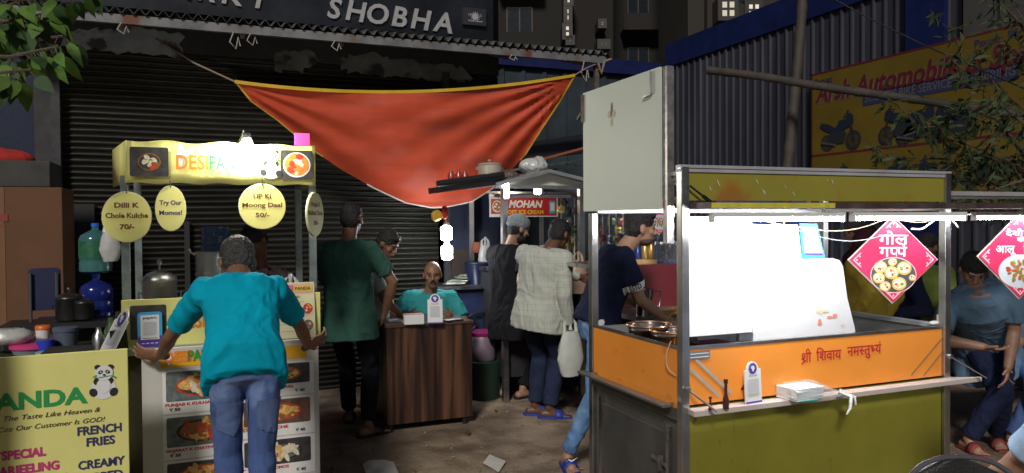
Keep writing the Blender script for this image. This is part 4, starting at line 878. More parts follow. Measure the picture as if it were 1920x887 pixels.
# water jugs left of the stall
c = PD(180, 512, 5.3); jz = PD(180, 512, 5.3).z; cr = thing('jug_stand', 'dark stand carrying water jugs left of the stall', 'stand', (c.x, c.y, 0)); mb = MB(); mb.box(c.x-.2, c.x+.2, c.y-.16, c.y+.16, 0, jz-.37); mb.build('stand_box', black, cr)
jug('clear green water jug with a green label, upper of two stacked jugs', (c.x, c.y, jz), .78, gj); jug('deep blue water jug beneath the green one', (c.x, c.y, jz-.365), .80, dj)
F = Fr((c.x-.045, c.y-.112, jz+.10)); mb = MB(); mb.lathe((c.x, c.y, jz+.11), [(.107, 0), (.107, .12)], 28, cap=False); o = mb.build('label_band', M('label_green', (.02, .13, .06), .5, var=.4, scale=30), bpy.data.objects['water_jug.001'], True)
c = PD(207, 465, 5.0); bag('plastic_bag', 'crumpled clear bag hanging between the water jug and the stall post', (c.x, c.y, c.z-.09), .14, .26, bagm, 31, True)
c = PD(150, 575, 5.0)
for i, (px, py, r_, h_, mt, lb) in enumerate(((130, 600, .08, .16, steel, 'steel vessel in the dark below the cardboard carton'), (158, 598, .06, .12, M('aluminium', (.45, .45, .45), .38, .9, .2, 12, .1), 'small aluminium vessel in the dark beside the blue jug'))):
    c = PD(px, py, 5.0); pot('dark_pot', lb, (c.x, c.y, c.z), r_, h_, True, M('dark_grey_pot', (.08, .08, .08), .4, .8, .4))  # both vessels share one dark grey metal
c = PD(140, 615, 5.0); sh_ = thing('low_shelf', 'low black shelf holding cookware left of the stall', 'shelf', (c.x, c.y, 0)); mb = MB(); mb.box(c.x-.4, c.x+.28, c.y-.12, c.y+.2, PD(140, 601, 5).z-.04, PD(140, 601, 5).z-.0); mb.build('shelf_board', black, sh_)
for x in (-.38, .24): mb = MB(); mb.box(c.x+x, c.x+x+.03, c.y-.1, c.y-.07, 0, PD(140, 601, 5).z-.04); mb.build('leg', black, sh_)
# ------------------------------------------------------------------ wooden desk
TY = 5.50; ta = PY(727, 811, TY).x; tb_ = PY(886, 795, TY).x; tz = PY(730, 610, TY).z
dk = thing('wooden_desk', 'dark wood grain desk panel table standing between the stalls', 'desk', ((ta+tb_)/2, TY, 0))
def wood_mat():
    m = bpy.data.materials.new('dark_wood'); m.use_nodes = True; n = m.node_tree.nodes; l = m.node_tree.links; b = n['Principled BSDF']; tc = n.new('ShaderNodeTexCoord'); mp = n.new('ShaderNodeMapping'); mp.inputs['Scale'].default_value = (9, 9, .45); l.new(tc.outputs['Object'], mp.inputs[0])
    nz = n.new('ShaderNodeTexNoise'); nz.inputs['Scale'].default_value = 1.6; nz.inputs['Detail'].default_value = 7; nz.inputs['Distortion'].default_value = .6; l.new(mp.outputs[0], nz.inputs['Vector']); r = n.new('ShaderNodeValToRGB'); e = r.color_ramp.elements
    e[0].position = .36; e[0].color = (.012, .006, .005, 1); e[1].position = .66; e[1].color = (.13, .06, .032, 1); x = e.new(.5); x.color = (.045, .020, .013, 1); l.new(nz.outputs[0], r.inputs[0]); l.new(r.outputs[0], b.inputs['Base Color']); b.inputs['Roughness'].default_value = .42
    return m
wood = wood_mat()
mb = MB(); mb.box(ta, tb_, TY, TY+.02, .06, tz-.02); mb.build('front_panel', wood, dk)
for x in (ta, tb_-.02): mb = MB(); mb.box(x, x+.02, TY+.0205, TY+.50, .06, tz-.02); mb.build('side_panel', wood, dk)
mb = MB(); mb.box(ta-.01, tb_+.01, TY-.012, TY+.52, tz-.0198, tz); mb.build('desk_top', M('desk_top_wood', (.10, .055, .04), .25, var=.3, scale=4, stretch=(.5, 4, 1)), dk, bevel=.002)
for x in (ta+.03, tb_-.05):
    for y in (TY+.04, TY+.45): mb = MB(); mb.lathe((x, y, 0), [(.02, 0), (.024, .06)], 12); mb.build('foot', black, dk)
def on(px, py): return PZ(px, py, tz)
c = on(816, 607); d_ = (c-CAM).dot(fwd); paystand('white payment card with a purple disc standing on the wooden desk', (c.x, c.y, tz+.001), 28/FOC*d_, 54/FOC*d_, 'white', -.25, .1)
c = on(777, 609); mb = MB(); mm = Matrix.Translation(c) @ Matrix.Rotation(-.12, 4, 'Z'); mb.box(-.075, .075, -.0, .09, .001, .072, mm); tb2 = thing('tissue_box', 'white box of slips on the wooden desk beside the payment card', 'box', tuple(c)); mb.build('carton', white, tb2, bevel=.004)
mb = MB(); mb.box(-.07, .07, .005, .085, .0722, .078, mm); mb.build('top_slips', M('slip_pink', (.6, .35, .35), .6), tb2)
c = on(740, 603); mb = MB(); mb.box(c.x-.05, c.x+.06, c.y-.03, c.y+.07, tz+.001, tz+.012); tag(mb.build('notepad', white), 'thin white notepad at the left corner of the wooden desk', 'notepad')
c = on(850, 602); mb = MB(); mm = Matrix.Translation(c) @ Matrix.Rotation(.3, 4, 'Z'); mb.box(-.075, .075, -.035, .035, .001, .014, mm); tag(mb.build('phone', black, None, bevel=.004), 'black phone lying on the right of the wooden desk', 'phone')
# ------------------------------------------------------------------ hanging LED lamps and the trinket
ledm = M('led_glow', (.93, .97, 1), emit=55); lx = PD(837, 437, 6.6)
for px, py, nm in ((837, 437, 'upper'), (838, 473, 'lower')):
    c = PD(px, py, 6.6); th = thing('led_lamp', nm+' of the two glaring white LED lamps right of the shutter', 'lamp', tuple(c), 'hanging LED lamps'); mb = MB(); mb.lathe(c+V((0, 0, -.065)), [(.03, 0), (.048, .012), (.05, .11), (.035, .125)], 20); mb.build('diffuser', ledm, th, True)
    mb = MB(); mb.lathe(c+V((0, 0, .06)), [(.028, 0), (.024, .03), (.01, .04)], 12); mb.tube([c+V((0, 0, .09)), c+V((0, .02, .18 if nm == 'lower' else .15))], .004, 5); mb.build('socket', M('socket_white', (.6, .6, .6), .5), th, True)
c = PD(826, 402, 6.5); th = thing('trinket', 'red and yellow cloth trinket hanging above the LED lamps', 'trinket', tuple(c)); mb = MB(); mb.ell(c+V((-.03, 0, -.01)), (.06, .03, .05)); remesh(mb, 'cloth_bundle', .006, M('gold_cloth', (.5, .28, .03), .7, var=.3), th, 1, .012, 14)
mb = MB(); mb.ell(c+V((.035, -.01, .015)), (.03, .03, .06)); remesh(mb, 'red_pouch', .006, M('red_cloth', (.42, .03, .02), .8, var=.2), th, 1, .008, 14)
# ------------------------------------------------------------------ dark tea cart with wheels left of the ice cream stand
KY = 6.62; k0 = PY(822, 520, KY).x; k1 = PY(925, 530, KY).x; kz = PY(920, 534, KY).z
kt = thing('push_cart', 'dark blue push cart with spoked wheels behind the seated man', 'cart', ((k0+k1)/2, KY, 0)); kb = M('cart_navy', (.02, .03, .09), .5, .1, .3)
mb = MB(); mb.box(k0, k1, KY, WY-.1, .45, kz-.03); mb.build('body', kb, kt); mb = MB(); mb.box(k0-.03, k1+.02, KY-.05, WY-.08, kz-.03, kz); mb.build('top', steel, kt)
for px in (852, 905):
    c = PY(px, 590, KY-.06); w_ = MB(); n_ = 28; rr = .27; cz = .46
    w_.rings([[V((c.x+(rr+.016*math.cos(a))*math.cos(t), c.y+.016*math.sin(a), cz+(rr+.016*math.cos(a))*math.sin(t))) for a in [2*math.pi*j/6 for j in range(6)]] for t in [2*math.pi*i/n_ for i in range(n_)]], closed=True); wh = w_.build('wheel', black, kt, True)
    w_ = MB(); 
    for i in range(10): t = math.pi*2*i/10; w_.tube([V((c.x, c.y, cz)), V((c.x+rr*math.cos(t), c.y, cz+rr*math.sin(t)))], .004, 4)
    w_.lathe((c.x, c.y-.03, cz), [(.03, 0), (.03, .06)], 10, (0, 1, 0)); w_.build('spokes', dark_metal, wh)
c = PY(903, 530, KY+.02); mb = MB(); mb.lathe((c.x, c.y+.13, kz), [(.085, 0), (.12, .19), (.13, .2), (.125, .21)], 28); tag(mb.build('blue_bucket', M('bucket_navy', (.008, .014, .05), .35), None, True), 'dark blue bucket on the push cart', 'bucket')
R = random.Random(9)
for i in range(7):
    c = PY(850+i*5.5, 517, KY+.1+.03*i); th = MB(); mm = Matrix.Translation(V((c.x, c.y, kz+.012+.012*i))) @ Matrix.Rotation(R.uniform(-.5, .5), 4, 'Z') @ Matrix.Rotation(R.uniform(-.12, .12), 4, 'X'); th.box(-.09, .09, -.06, .06, 0, .006, mm)
    tag(th.build('steel_tray', M('tray_green', (.42, .46, .38), .35, .3), None, bevel=.002), 'shallow pale tray in the loose heap on the push cart', 'tray', 'pale trays heaped on the push cart')
c = PY(910, 470, KY+.25); bag('plastic_bag', 'white plastic bag hanging above the dark blue bucket', (c.x, c.y, c.z-.18), .16, .3, bagm, 44); c = PY(897, 470, KY+.3); bag('cloth_sack', 'small rust coloured sack beside the hanging white bag', (c.x, c.y, c.z-.02), .15, .13, M('rust_cloth', (.3, .09, .05), .8), 45, False, cat='sack')
c = PY(905, 650, 6.3); th = thing('water_cooler', 'small white jug with magenta lid on the ground beside the desk', 'cooler', (c.x, c.y, 0)); 
mb = MB(); z1_ = .56; mb.lathe((c.x, c.y, .34), [(.11, 0), (.12, .02), (.12, .2), (.11, .22)], 24); mb.build('jug_body', M('pink_white', (.2, .15, .19), .4, var=.2, scale=12), th, True); mb = MB(); mb.lathe((c.x, c.y, .56), [(.115, 0), (.12, .03), (.06, .05)], 24); mb.build('lid', M('magenta_lid', (.22, .015, .10), .4), th, True)
mb = MB(); mb.lathe((c.x, c.y, 0), [(.15, 0), (.17, .3), (.175, .335), (.1, .338)], 24); tag(mb.build('green_bin', M('bin_green', (.02, .05, .035), .5), None, True), 'dark green bin under the jug with magenta lid', 'bin')
# ------------------------------------------------------------------ ice cream / snack stand
MY = 6.05; post0 = PY(946, 500, MY).x; post1 = PY(1090, 500, MY).x; mz = PY(946, 343, MY).z
mo = thing('kiosk_cart', 'steel framed kiosk cart with a small gabled roof between the two men', 'kiosk', (post0, MY, 0))
for x, y in ((post0, MY), (post1, MY), (post0, MY+.9), (post1, MY+.9)): mb = MB(); mb.box(x-.025, x+.025, y-.025, y+.025, 0, mz); mb.build('post', chrome, mo)
pk0 = PY(1027, 297, MY-.1)
ga = PY(930, 343, MY-.06); gp = PY(1026, 318, MY-.06); gr_ = PY(1110, 352, MY-.06)
ro = MB(); y0_, y1_ = MY-.12, MY+1.05
ro.mesh([V((ga.x-.02, y0_, ga.z)), V((gp.x, y0_, gp.z)), V((gr_.x+.3, y0_, gr_.z)), V((ga.x-.02, y1_, ga.z)), V((gp.x, y1_, gp.z)), V((gr_.x+.3, y1_, gr_.z))], [(0, 1, 4, 3), (1, 2, 5, 4)]); ro.build('roof', M('roof_sheet', (.35, .36, .38), .4, .4, .3, 4), mo, solid=.03)
gb = MB(); F = Fr((0, MY-.02, 0)); F.slab(gb, [(ga.x, ga.z-.005), (gr_.x+.2, gr_.z-.015), (gp.x, gp.z-.02)], -.01, 0); gb.build('gable', M('gable_cream', (.6, .58, .48), .5), mo)
mb = MB(); mb.box(ga.x, gr_.x+.25, MY-.05, MY-.022, ga.z-.045, ga.z-.015); mb.build('fascia_rail', chrome, mo); mb = MB(); mb.box(ga.x, gr_.x+.2, MY+.1, MY+.13, ga.z-.12, ga.z-.09); mb.build('fascia_rail', chrome, mo)
cz_ = PY(1000, 505, MY).z; mb = MB(); mb.box(post0-.02, post1+.6, MY+.04, MY+.85, cz_-.03, cz_); mb.build('counter', steel, mo); mb = MB(); mb.box(post0, post1+.55, MY+.06, MY+.83, .2, cz_-.03); mb.build('cabinet', M('cabinet_dark', (.04, .04, .045), .5, .3), mo)
# under-roof lamp
c = PY(948, 352, MY-.04); th = thing('tube_lamp', 'short bright white tube lamp at the top left post of the kiosk', 'lamp', tuple(c)); mb = MB(); mb.box(c.x-.017, c.x+.017, c.y-.035, c.y-.015, c.z-.09, c.z+.06); mb.build('tube', M('tube_glow_small', (.95, .98, 1), emit=22), th)
mb = MB(); mb.box(c.x-.02, c.x+.02, c.y-.014, c.y-.0, c.z-.10, c.z+.07); mb.build('holder', steel, th)
c = V(((post0+post1)/2+.1, MY+.35, ga.z-.05)); th = thing('ceiling_bulb', 'warm bulb under the gabled kiosk roof', 'lamp', tuple(c)); mb = MB(); mb.ell(c, (.035, .035, .045)); mb.build('bulb', M('warm_bulb', (1, .85, .6), emit=42), th, True); mb = MB(); mb.lathe(c+V((0, 0, .04)), [(.02, 0), (.02, .05)], 10); mb.build('socket', black, th)
# sign in the kiosk
SYM = MY+.80; a = PY(918, 405, SYM); b = PY(1046, 370, SYM); sgm = thing('ice_cream_sign', 'red ice cream sign board with white lettering inside the kiosk', 'sign', (a.x, SYM, a.z)); F = Fr((a.x, SYM, a.z)); w_ = b.x-a.x; h_ = b.z-a.z
mb = MB(); F.slab(mb, F.rect(0, -.01, w_, h_+.01), -.01, 0); mb.build('board', white, sgm); mb = MB(); F.flat(mb, F.rect(w_*.20, 0, w_-.015, h_), .001); mb.build('red_field', M('sign_red', (.45, .02, .02), .5), sgm)
text(sgm, F, 'MOHAN', w_*.52, h_*.45, h_*.36, wink, w=w_*.50, z=.003, shear=.25, bold=.04); text(sgm, F, 'SOFT ICE CREAM', w_*.50, h_*.10, h_*.2, M('gold_ink', (.75, .5, .05), .6), w=w_*.56, z=.003, bold=.04)
bowl(sgm, F, w_*.02, h_*.1, w_*.19, h_*.9, f_red, wink, f_brown, [f_cream, wink, f_brown], 12, 33, z=.002); mb = MB(); F.flat(mb, F.rect(w_*.87, h_*.12, w_*.96, h_*.8), .003); mb.build('blue_label', skyblue, sgm); mb = MB(); F.flat(mb, F.rect(w_*.885, h_*.25, w_*.945, h_*.7), .004); mb.build('blue_label_field', wink, sgm)
# snack packet strips
pkc = [M('pk_red', (.34, .05, .04), .25, .2), M('pk_gold', (.38, .26, .06), .25, .3), M('pk_green', (.05, .11, .06), .25, .2), M('pk_blue', (.05, .08, .17), .25, .2), M('pk_silver', (.2, .22, .25), .2, .5), M('pk_grey', (.10, .11, .13), .25, .2)]
def strip(c, n, seed, label, group, w=.07, h=.085, dz=.1):
    R = random.Random(seed); mb = MB(); th = thing('packet_strip', label, 'snack packets', tuple(c), group)
    m_ = MB(); m_.tube([c, c-V((0, 0, n*dz))], .002, 4); m_.build('string', wink, th)
    for i in range(n):
        p = c-V((0, 0, i*dz+.02)); mb = MB(); cc = V((R.uniform(-.02, .02), R.uniform(-.03, .03), R.uniform(-.02, .02))); a = R.uniform(-.9, .9); w = R.uniform(.05, .085); h = R.uniform(.065, .10); r_ = V((math.cos(a), math.sin(a), 0)); nn = V((math.sin(a), -math.cos(a), 0)); mb.cur = 0
        for k in (1, -1): mb.grid([[p+cc+r_*(u*w/2)+V((0, 0, -h*v))+nn*(k*.016*math.sin(math.pi*(u+1)/2)*math.sin(math.pi*v)) for u in (-1, -.6, 0, .6, 1)] for v in (0, .08, .3, .5, .7, .92, 1)])
        mb.cur = 1; mb.grid([[p+cc+r_*(u*w/2)+V((0, 0, -h*v))+nn*(.002+.016*math.sin(math.pi*(u+1)/2)*math.sin(math.pi*v)) for u in (-.6, 0, .6)] for v in (.35, .5, .62)])
        k1, k2 = R.sample(range(6), 2); mb.build('packet', [pkc[k1], pkc[k2]], th, True)
rail = thing('hanging_rail', 'steel rail with strings of snack packets at the back of the kiosk', 'rail', (post1, MY+.7, 1.9)); mb = MB(); mb.bar((post0-.1, MY+.72, 1.86), (post1+1.1, MY+.72, 1.86), .02); mb.build('rail_bar', steel, rail)
k = 0
for px in (1052, 1064, 1077, 1130, 1142, 1155, 1168, 1181, 1196, 1208, 1222, 1236, 1250, 1262):
    k += 1; c = PY(px, 385, MY+.66+.05*(k % 3)); c.z = 1.84; strip(c, 6 if px < 1190 else 5, 100+k, 'glossy snack packets strung on one string at the back of the kiosk' if px < 1100 else 'coloured snack packet string hanging behind the young man in navy', 'snack packet strings by the ice cream sign' if px < 1100 else 'snack packet strings behind the young man')
# roof load: dark tray, pot, bags, bottles, extra sheets
a = PY(822, 350, MY-.1); b = PY(942, 330, MY-.1); tr = thing('roof_tray', 'long dark tray jutting from the kiosk roof to the left', 'tray', tuple(a)); mb = MB(); mb.mesh([V((a.x, MY-.1, a.z-.0)), V((b.x, MY-.1, b.z-.02)), V((b.x, MY+.22, b.z-.02)), V((a.x, MY+.22, a.z))], [(0, 1, 2, 3)]); mb.build('tray_floor', black, tr, solid=.05); mb = MB(); mb.tube([V((a.x-.02, MY-.13, a.z+.02)), V((b.x, MY-.13, b.z+.01))], .028, 8); mb.build('tray_edge', M('tube_black', (.03, .03, .035), .3, .4), tr)
c = PY(918, 329, MY+.05); pot('steel_pot', 'large pale cooking pot with lid lying on the roof tray', (c.x, c.y, c.z), .105, .10, True, M('cream_enamel', (.5, .45, .36), .3, .2))
for i, px in enumerate((846, 860, 872)):
    c = PY(px, 340, MY+.1); mb = MB(); mb.lathe((c.x, c.y, c.z-.012), [(.028, 0), (.03, .07), (.012, .095), (.012, .11)], 14); tag(mb.build('plastic_bottle', M('red_plastic', (.45, .08, .07), .2, trans=.3), None, True), 'reddish plastic bottle in the row on the roof tray', 'bottle', 'reddish bottles on the roof tray')
c = PY(1000, 316, MY+.25); mb = MB(); mb.ell(c+V((0, 0, .02)), (.14, .10, .07)); mb.ell(c+V((.05, 0, .06)), (.07, .06, .05)); o = remesh(mb, 'plastic_bundle', .008, bagm, None, 1, .018, 12); tag(o, 'crumpled white plastic bundle on top of the gabled kiosk roof', 'bundle')
c = PY(955, 332, MY+.2); mb = MB(); mb.ell(c+V((0, 0, .01)), (.10, .08, .04)); o = remesh(mb, 'plastic_bundle', .008, M('brown_bag', (.12, .08, .07), .4), None, 1, .015, 12); tag(o, 'dark brown plastic bundle behind the cooking pot on the roof', 'bundle')
for i, (p_, q_, lb, m_) in enumerate((((940, 322), (1122, 296), 'pale roof batten lying lowest over the kiosk roof', steel), ((1010, 300), (1130, 268), 'orange roof batten sloping over the kiosk roof', M('batten_orange', (.3, .08, .03), .6)), ((1040, 318), (1140, 300), 'grey roof batten next to the hanging board', steel))):
    a = PY(*p_, MY+.3+.15*i); b = PY(*q_, MY+.3+.15*i); mb = MB(); mb.bar(a, b, .10, .02); tag(mb.build('roof_batten', m_), lb, 'batten', 'battens lying on the kiosk roof')
mb = MB(); a = PY(985, 280, MY+1.3); b = PY(1180, 250, MY+1.3); mb.mesh([V((a.x, a.y, a.z-.1)), V((b.x, b.y, b.z-.15)), V((b.x, b.y+1.2, b.z+.12)), V((a.x, a.y+1.2, a.z+.12))], [(0, 1, 2, 3)]); tag(mb.build('black_tarpaulin', M('black_sheet', (.015, .016, .02), .5, bump=.4, bscale=8), None, solid=.02), 'black plastic sheet roof behind the kiosk', 'tarp')
# food on the kiosk counter
mb = MB(); c = PY(1083, 503, MY+.1); mb.box(c.x-.16, c.x+.2, c.y, c.y+.25, cz_+.001, cz_+.03); ft = thing('food_tray', 'tray of yellow snacks on the kiosk counter', 'tray', (c.x, c.y, cz_)); mb.build('tray_base', steel, ft); mb = MB(); R = random.Random(3)
for i in range(60): mb.ell((c.x+R.uniform(-.14, .18), c.y+R.uniform(.02, .22), cz_+.035), (.018, .018, .012), None, 7, 5)
mb.build('snacks', M('snack_yellow', (.75, .42, .04), .5), ft, True)
c = PY(1085, 590, MY-.12); bag('carrier_bag', 'peach tinted carrier bag hanging from the kiosk counter', (c.x, c.y, PY(1085, 550, MY-.12).z), .20, .36, M('peach_bag', (.62, .42, .32), .4, trans=.3, bump=.4, bscale=20), 51)
# ------------------------------------------------------------------ steel snack cart (right foreground)
GY = 2.45; gx0 = PY(1281, 600, GY).x; gx1 = PY(1771, 600, GY).x; gyb = PX(1113, 600, gx0).y
zO1 = PY(1290, 656, GY).z; zO0 = PY(1290, 760, GY).z; zT = PY(1280, 313, GY).z; zH0 = PY(1290, 376, GY).z
ct = thing('snack_cart', 'steel framed snack cart with orange band and green base at the right', 'food cart', ((gx0+gx1)/2, GY, 0))
orange = M('orange_laminate', (.86, .30, .045), .3, var=.07, scale=2, bump=.05, bscale=6, stain=((.60, .17, .025), 7, .66)); olive2 = M('green_yellow_laminate', (.21, .195, .024), .34, var=.2, scale=1.5, bump=.12, bscale=5, stain=((.16, .19, .02), 1.3, .56)); greyp = M('grey_interior', (.24, .25, .26), .45, .2, .15)
ps = .036
for nm, x, y, z1 in (('post', gx0, GY, zT), ('post', gx1, GY, zT), ('post', gx0, gyb, PX(1108, 400, gx0).z), ('post', gx1, gyb, zT-.05)):
    mb = MB(); mb.box(x-ps/2, x+ps/2, y-ps/2, y+ps/2, .12, z1); mb.build(nm, chrome, ct, bevel=.003)
mb = MB(); mb.box(gx0+.02, gx1-.02, GY-.002, GY+.012, zO0, zO1); fo = mb.build('front_band', orange, ct)
mb = MB(); mb.box(gx0-.012, gx0, GY+.02, gyb-.02, zO0-.015, zO1); mb.build('side_band', orange, ct)
mb = MB(); mb.box(gx1, gx1+.012, GY+.02, gyb-.02, zO0, zO1); mb.build('side_band', greyp, ct)
mb = MB(); mb.box(gx0+.02, gx1-.02, GY-.004, GY+.014, zO1, zO1+.012); mb.box(gx0-.014, gx0+.004, GY+.02, gyb-.02, zO1, zO1+.01) ; mb.build('top_trim', chrome, ct)
mb = MB(); mb.box(gx1-.03, gx1+.02, GY+.02, gyb-.02, zO1+.0005, zO1+.018); mb.build('side_ledge', greyp, ct)
mb = MB(); mb.box(gx0+.02, gx1-.02, GY+.014, gyb, zO0+.06, zO0+.08); mb.build('inner_deck', steel, ct)
mb = MB(); mb.box(gx0+.02, gx1-.02, GY+.0, GY+.015, .24, zO0-.01); mb.build('base_panel', olive2, ct)
mb = MB(); mb.box(gx0, gx0+.015, GY+.02, gyb-.02, .24, zO0-.06); sp_ = mb.build('side_panel', M('side_steel', (.13, .125, .12), .45, .5, .25, 3, .05), ct)
mb = MB(); mb.box(gx0-.008, gx0+.0, GY+.10, gyb-.1, .30, zO0-.13); mb.build('door', M('side_steel2', (.10, .10, .10), .45, .5, .3, 3, .05), ct, bevel=.003)
for y in (GY+.09, gyb-.09): mb = MB(); mb.box(gx0-.016, gx0-.001, y-.012, y+.012, .26, zO0-.10); mb.build('door_edge', steel, ct)
mb = MB(); mb.box(gx0-.02, gx0+.02, GY+.02, gyb-.02, zO0-.06, zO0-.015); mb.build('side_rail', M('side_steel', (.13, .125, .12), .45, .5), ct)
mb = MB(); mb.box(gx1-.015, gx1, GY+.02, gyb-.02, .24, zO0); mb.build('side_panel', olive2, ct)
mb = MB(); mb.box(gx0+.02, gx1-.02, gyb-.015, gyb, .24, zO1-.0); mb.build('back_panel', greyp, ct)
mb = MB(); mb.box(gx0, gx1, GY, gyb, .20, .236); mb.build('floor_frame', dark_metal, ct)
# latch on the side door
c = PX(1238, 868, gx0-.02); mb = MB(); mb.bar(c+V((0, -.05, .0)), c+V((0, .06, .012)), .012); mb.bar(c+V((0, .0, -.03)), c+V((0, .0, .03)), .02, .012); mb.build('latch', rusty, ct)
# header: frame and green-yellow board, dark lower strip
mb = MB(); mb.box(gx0+.018, gx1-.018, GY-.006, GY+.006, zH0, zT-.02); hp = mb.build('header_board', M('header_green', (.29, .26, .04), .35, var=.1, scale=2, stain=((.34, .15, .03), 2.6, .56)), ct)
for z0_, z1_, y_ in ((zT-.02, zT-.006, -.012), (zT-.004, zT+.008, -.016)): mb = MB(); mb.box(gx0-.02, gx1+.02, GY+y_, GY+.02, z0_, z1_); mb.build('header_trim', M('trim_alu', (.48, .48, .52), .5, .3), ct)
mb = MB(); mb.box(gx0+.018, gx1+.9, GY-.15, GY+.03, zH0-.034, zH0-.010); mb.build('lower_strip', M('strip_brown', (.10, .07, .07), .5, .3, .5, 12, .1), ct)
mb = MB(); mb.box(gx0-.0, gx1, GY+.03, gyb+.02, zT-.03, zT-.015); mb.build('roof', M('roof_under', (.42, .42, .42), .5, .2), ct)
mb = MB(); mb.box(gx0+.02, gx0+.62, GY-.154, GY-.151, zH0-.032, zH0-.012); mb.build('yellow_strip', M('yellow_tape', (.62, .56, .08), .4, var=.2, scale=20), ct)
for x in (gx0,): mb = MB(); mb.box(x+.01, x+.03, GY+.02, gyb-.02, zT-.05, zT-.03); mb.build('roof_rail', steel, ct)
mb = MB(); mb.box(gx0+.02, gx1-.02, gyb-.01, gyb+.01, zH0-.04, zH0-.015); mb.build('roof_rail', chrome, ct)
mb = MB(); mb.box(gx1-.01, gx1+.01, GY+.02, gyb-.02, zH0-.04, zH0-.015); mb.build('roof_rail', chrome, ct)
# gas stay under header
a = PY(1293, 348, GY-.03); b = PY(1348, 391, GY-.04); mb = MB(); mb.tube([a, a.lerp(b, .45)], .004, 6); mb.tube([a.lerp(b, .45), b], .008, 8); mb.build('gas_strut', black, ct)
# stray streaks of paint on header
mb = MB(); R = random.Random(2); F = Fr((gx0, GY-.007, zH0))
for i in range(9):
    x, z, L_ = R.uniform(.1, .75), R.uniform(.02, .1), R.uniform(.01, .04); pts = [(x+L_*.5*t*t, z-L_*t) for t in (0, .25, .5, .75, 1)]+[(x+L_*.5*t*t+.004*math.sin(3.1*t)+.001, z-L_*t) for t in (1, .75, .5, .25)]; F.flat(mb, pts, .0012)
mb.build('scuff', M('scuff_pale', (.6, .6, .5), .5), hp)
# fold-down shelf
s0 = PZ(1302, 778, zO0-.02); sy = s0.y; sx1 = PZ(1846, 712, zO0-.02).x
sh_ = MB(); zs = zO0-.008
sh_.rings([[V((gx0+.01, GY-.014, z)), V((s0.x, sy, z)), V((sx1, sy, z)), V((gx1+.02, GY-.014, z))] for z in (zs-.022, zs)]); shelf = sh_.build('folding_shelf', M('shelf_steel', (.62, .54, .50), .34, .15, .1, 6), ct, bevel=.002)
def arm(a, b): mb = MB(); mb.bar(a, b, .014, .005); mb.lathe(a, [(.010, -.008), (.012, .0), (.010, .008)], 10, (0, 1, 0)); mb.build('stay_arm', chrome, ct)
arm(V((gx0+.0, GY-.03, zO0+.07)), V((gx0+.07, GY-.12, zs+.005))); arm(V((gx1+.012, GY-.02, zO0+.09)), V((gx1+.13, GY-.11, zs+.005)))
# side bar
a = PX(1092, 672, gx0-.06); b = PX(1262, 731, gx0-.06); mb = MB(); mb.bar(V((gx0-.06, gyb+.02, zO0+.0)), V((gx0-.06, GY+.02, zO0+.0)), .04, .014); mb.build('side_bar', M('bar_steel', (.3, .3, .3), .35, .8), ct, bevel=.003)
for y in (gyb-.05, GY+.05): mb = MB(); mb.bar((gx0-.06, y, zO0), (gx0, y, zO0), .012); mb.build('bar_bracket', steel, ct)
# diagonal stripes on the orange band
F = Fr((gx0+.02, GY-.003, zO0)); OW = gx1-gx0-.04; OH = zO1-zO0
silver_t = M('silver_tape', (.5, .5, .5), .35, .3)
def fx(px, py): p = PY(px, py, GY-.003); return (p.x-gx0-.02, p.z-zO0)
def stripe(a, b, w_, m_):
    a = V((*a, 0)); b = V((*b, 0)); t = (b-a).normalized(); n_ = V((-t.y, t.x, 0))*w_/2; mb = MB(); F.flat(mb, [tuple((p)[:2]) for p in (a-n_, b-n_, b+n_, a+n_)], .0015); mb.build('tape_stripe', m_, fo)
stripe(fx(1305, 675), fx(1372, 738), .012, silver_t); stripe(fx(1291, 690), fx(1348, 742), .012, silver_t)
stripe(fx(1708, 704), fx(1768, 632), .008, M('tape_brownish', (.3, .17, .1), .5)); stripe(fx(1732, 704), fx(1770, 656), .008, M('tape_brownish', (.3, .17, .1), .5))
a = fx(1291, 658); b = fx(1331, 672); mb = MB(); F.flat(mb, F.rect(a[0], b[1], b[0], a[1]-.004), .002); pl_ = mb.build('maker_plate', M('plate_grey', (.22, .24, .26), .4, .3), fo); 
for i in range(2): mb = MB(); F.flat(mb, F.rect(a[0]+.006, b[1]+.008+.014*i, b[0]-.006, b[1]+.011+.014*i), .003); mb.build('plate_line', wink, pl_)
# Hindi lettering
redp = M('painted_red', (.50, .012, .03), .5, var=0)
def hindi(parent, F, pieces, x, y, w_, h, mat, z=.002, name='lettering', extra=None):
    raw = cat_text(pieces); 
    if extra:
        vs, fs = raw
        for poly in extra: b = len(vs); vs += [(px_, py_, 0) for px_, py_ in poly]; fs.append(tuple(range(b, b+len(poly))))
    return text(parent, F, '', x, y, h, mat, w=w_, z=z, name=name, raw=raw, align='L')
def hin(px0, px1, py, pieces, extra=None):
    a = fx(px0, py); b = fx(px1, py); hindi(fo, F, pieces, a[0], a[1], b[0]-a[0], .043, redp, extra=extra)
hin(1502, 1521, 680, [('श', None, .68), ('ी', None, .26)], [[(.05, -.16), (.44, .10), (.40, .17), (.02, -.08)]])
hin(1530, 1577, 677, [('ि', None, .26), ('श', None, .68), ('व', None, .556), ('ा', None, .26), ('य', None, .58)])
hin(1588, 1652, 668, [('न', None, .555), ('म', None, .598), ('स', .50, .50), ('तु', None, .57), ('भ', .52, .52), ('यं', None, .58)])
for i in range(7):
    for z_ in (zO0-.045, .27): x_ = gx0+.06+(gx1-gx0-.12)*i/6; mb = MB(); mb.lathe((x_, GY, z_), [(.006, 0), (.006, .002), (.002, .004)], 8, (0, -1, 0)); mb.build('rivet', steel, ct)
grime = M('grime', (.15, .135, .03), .8, var=.3); R = random.Random(31)
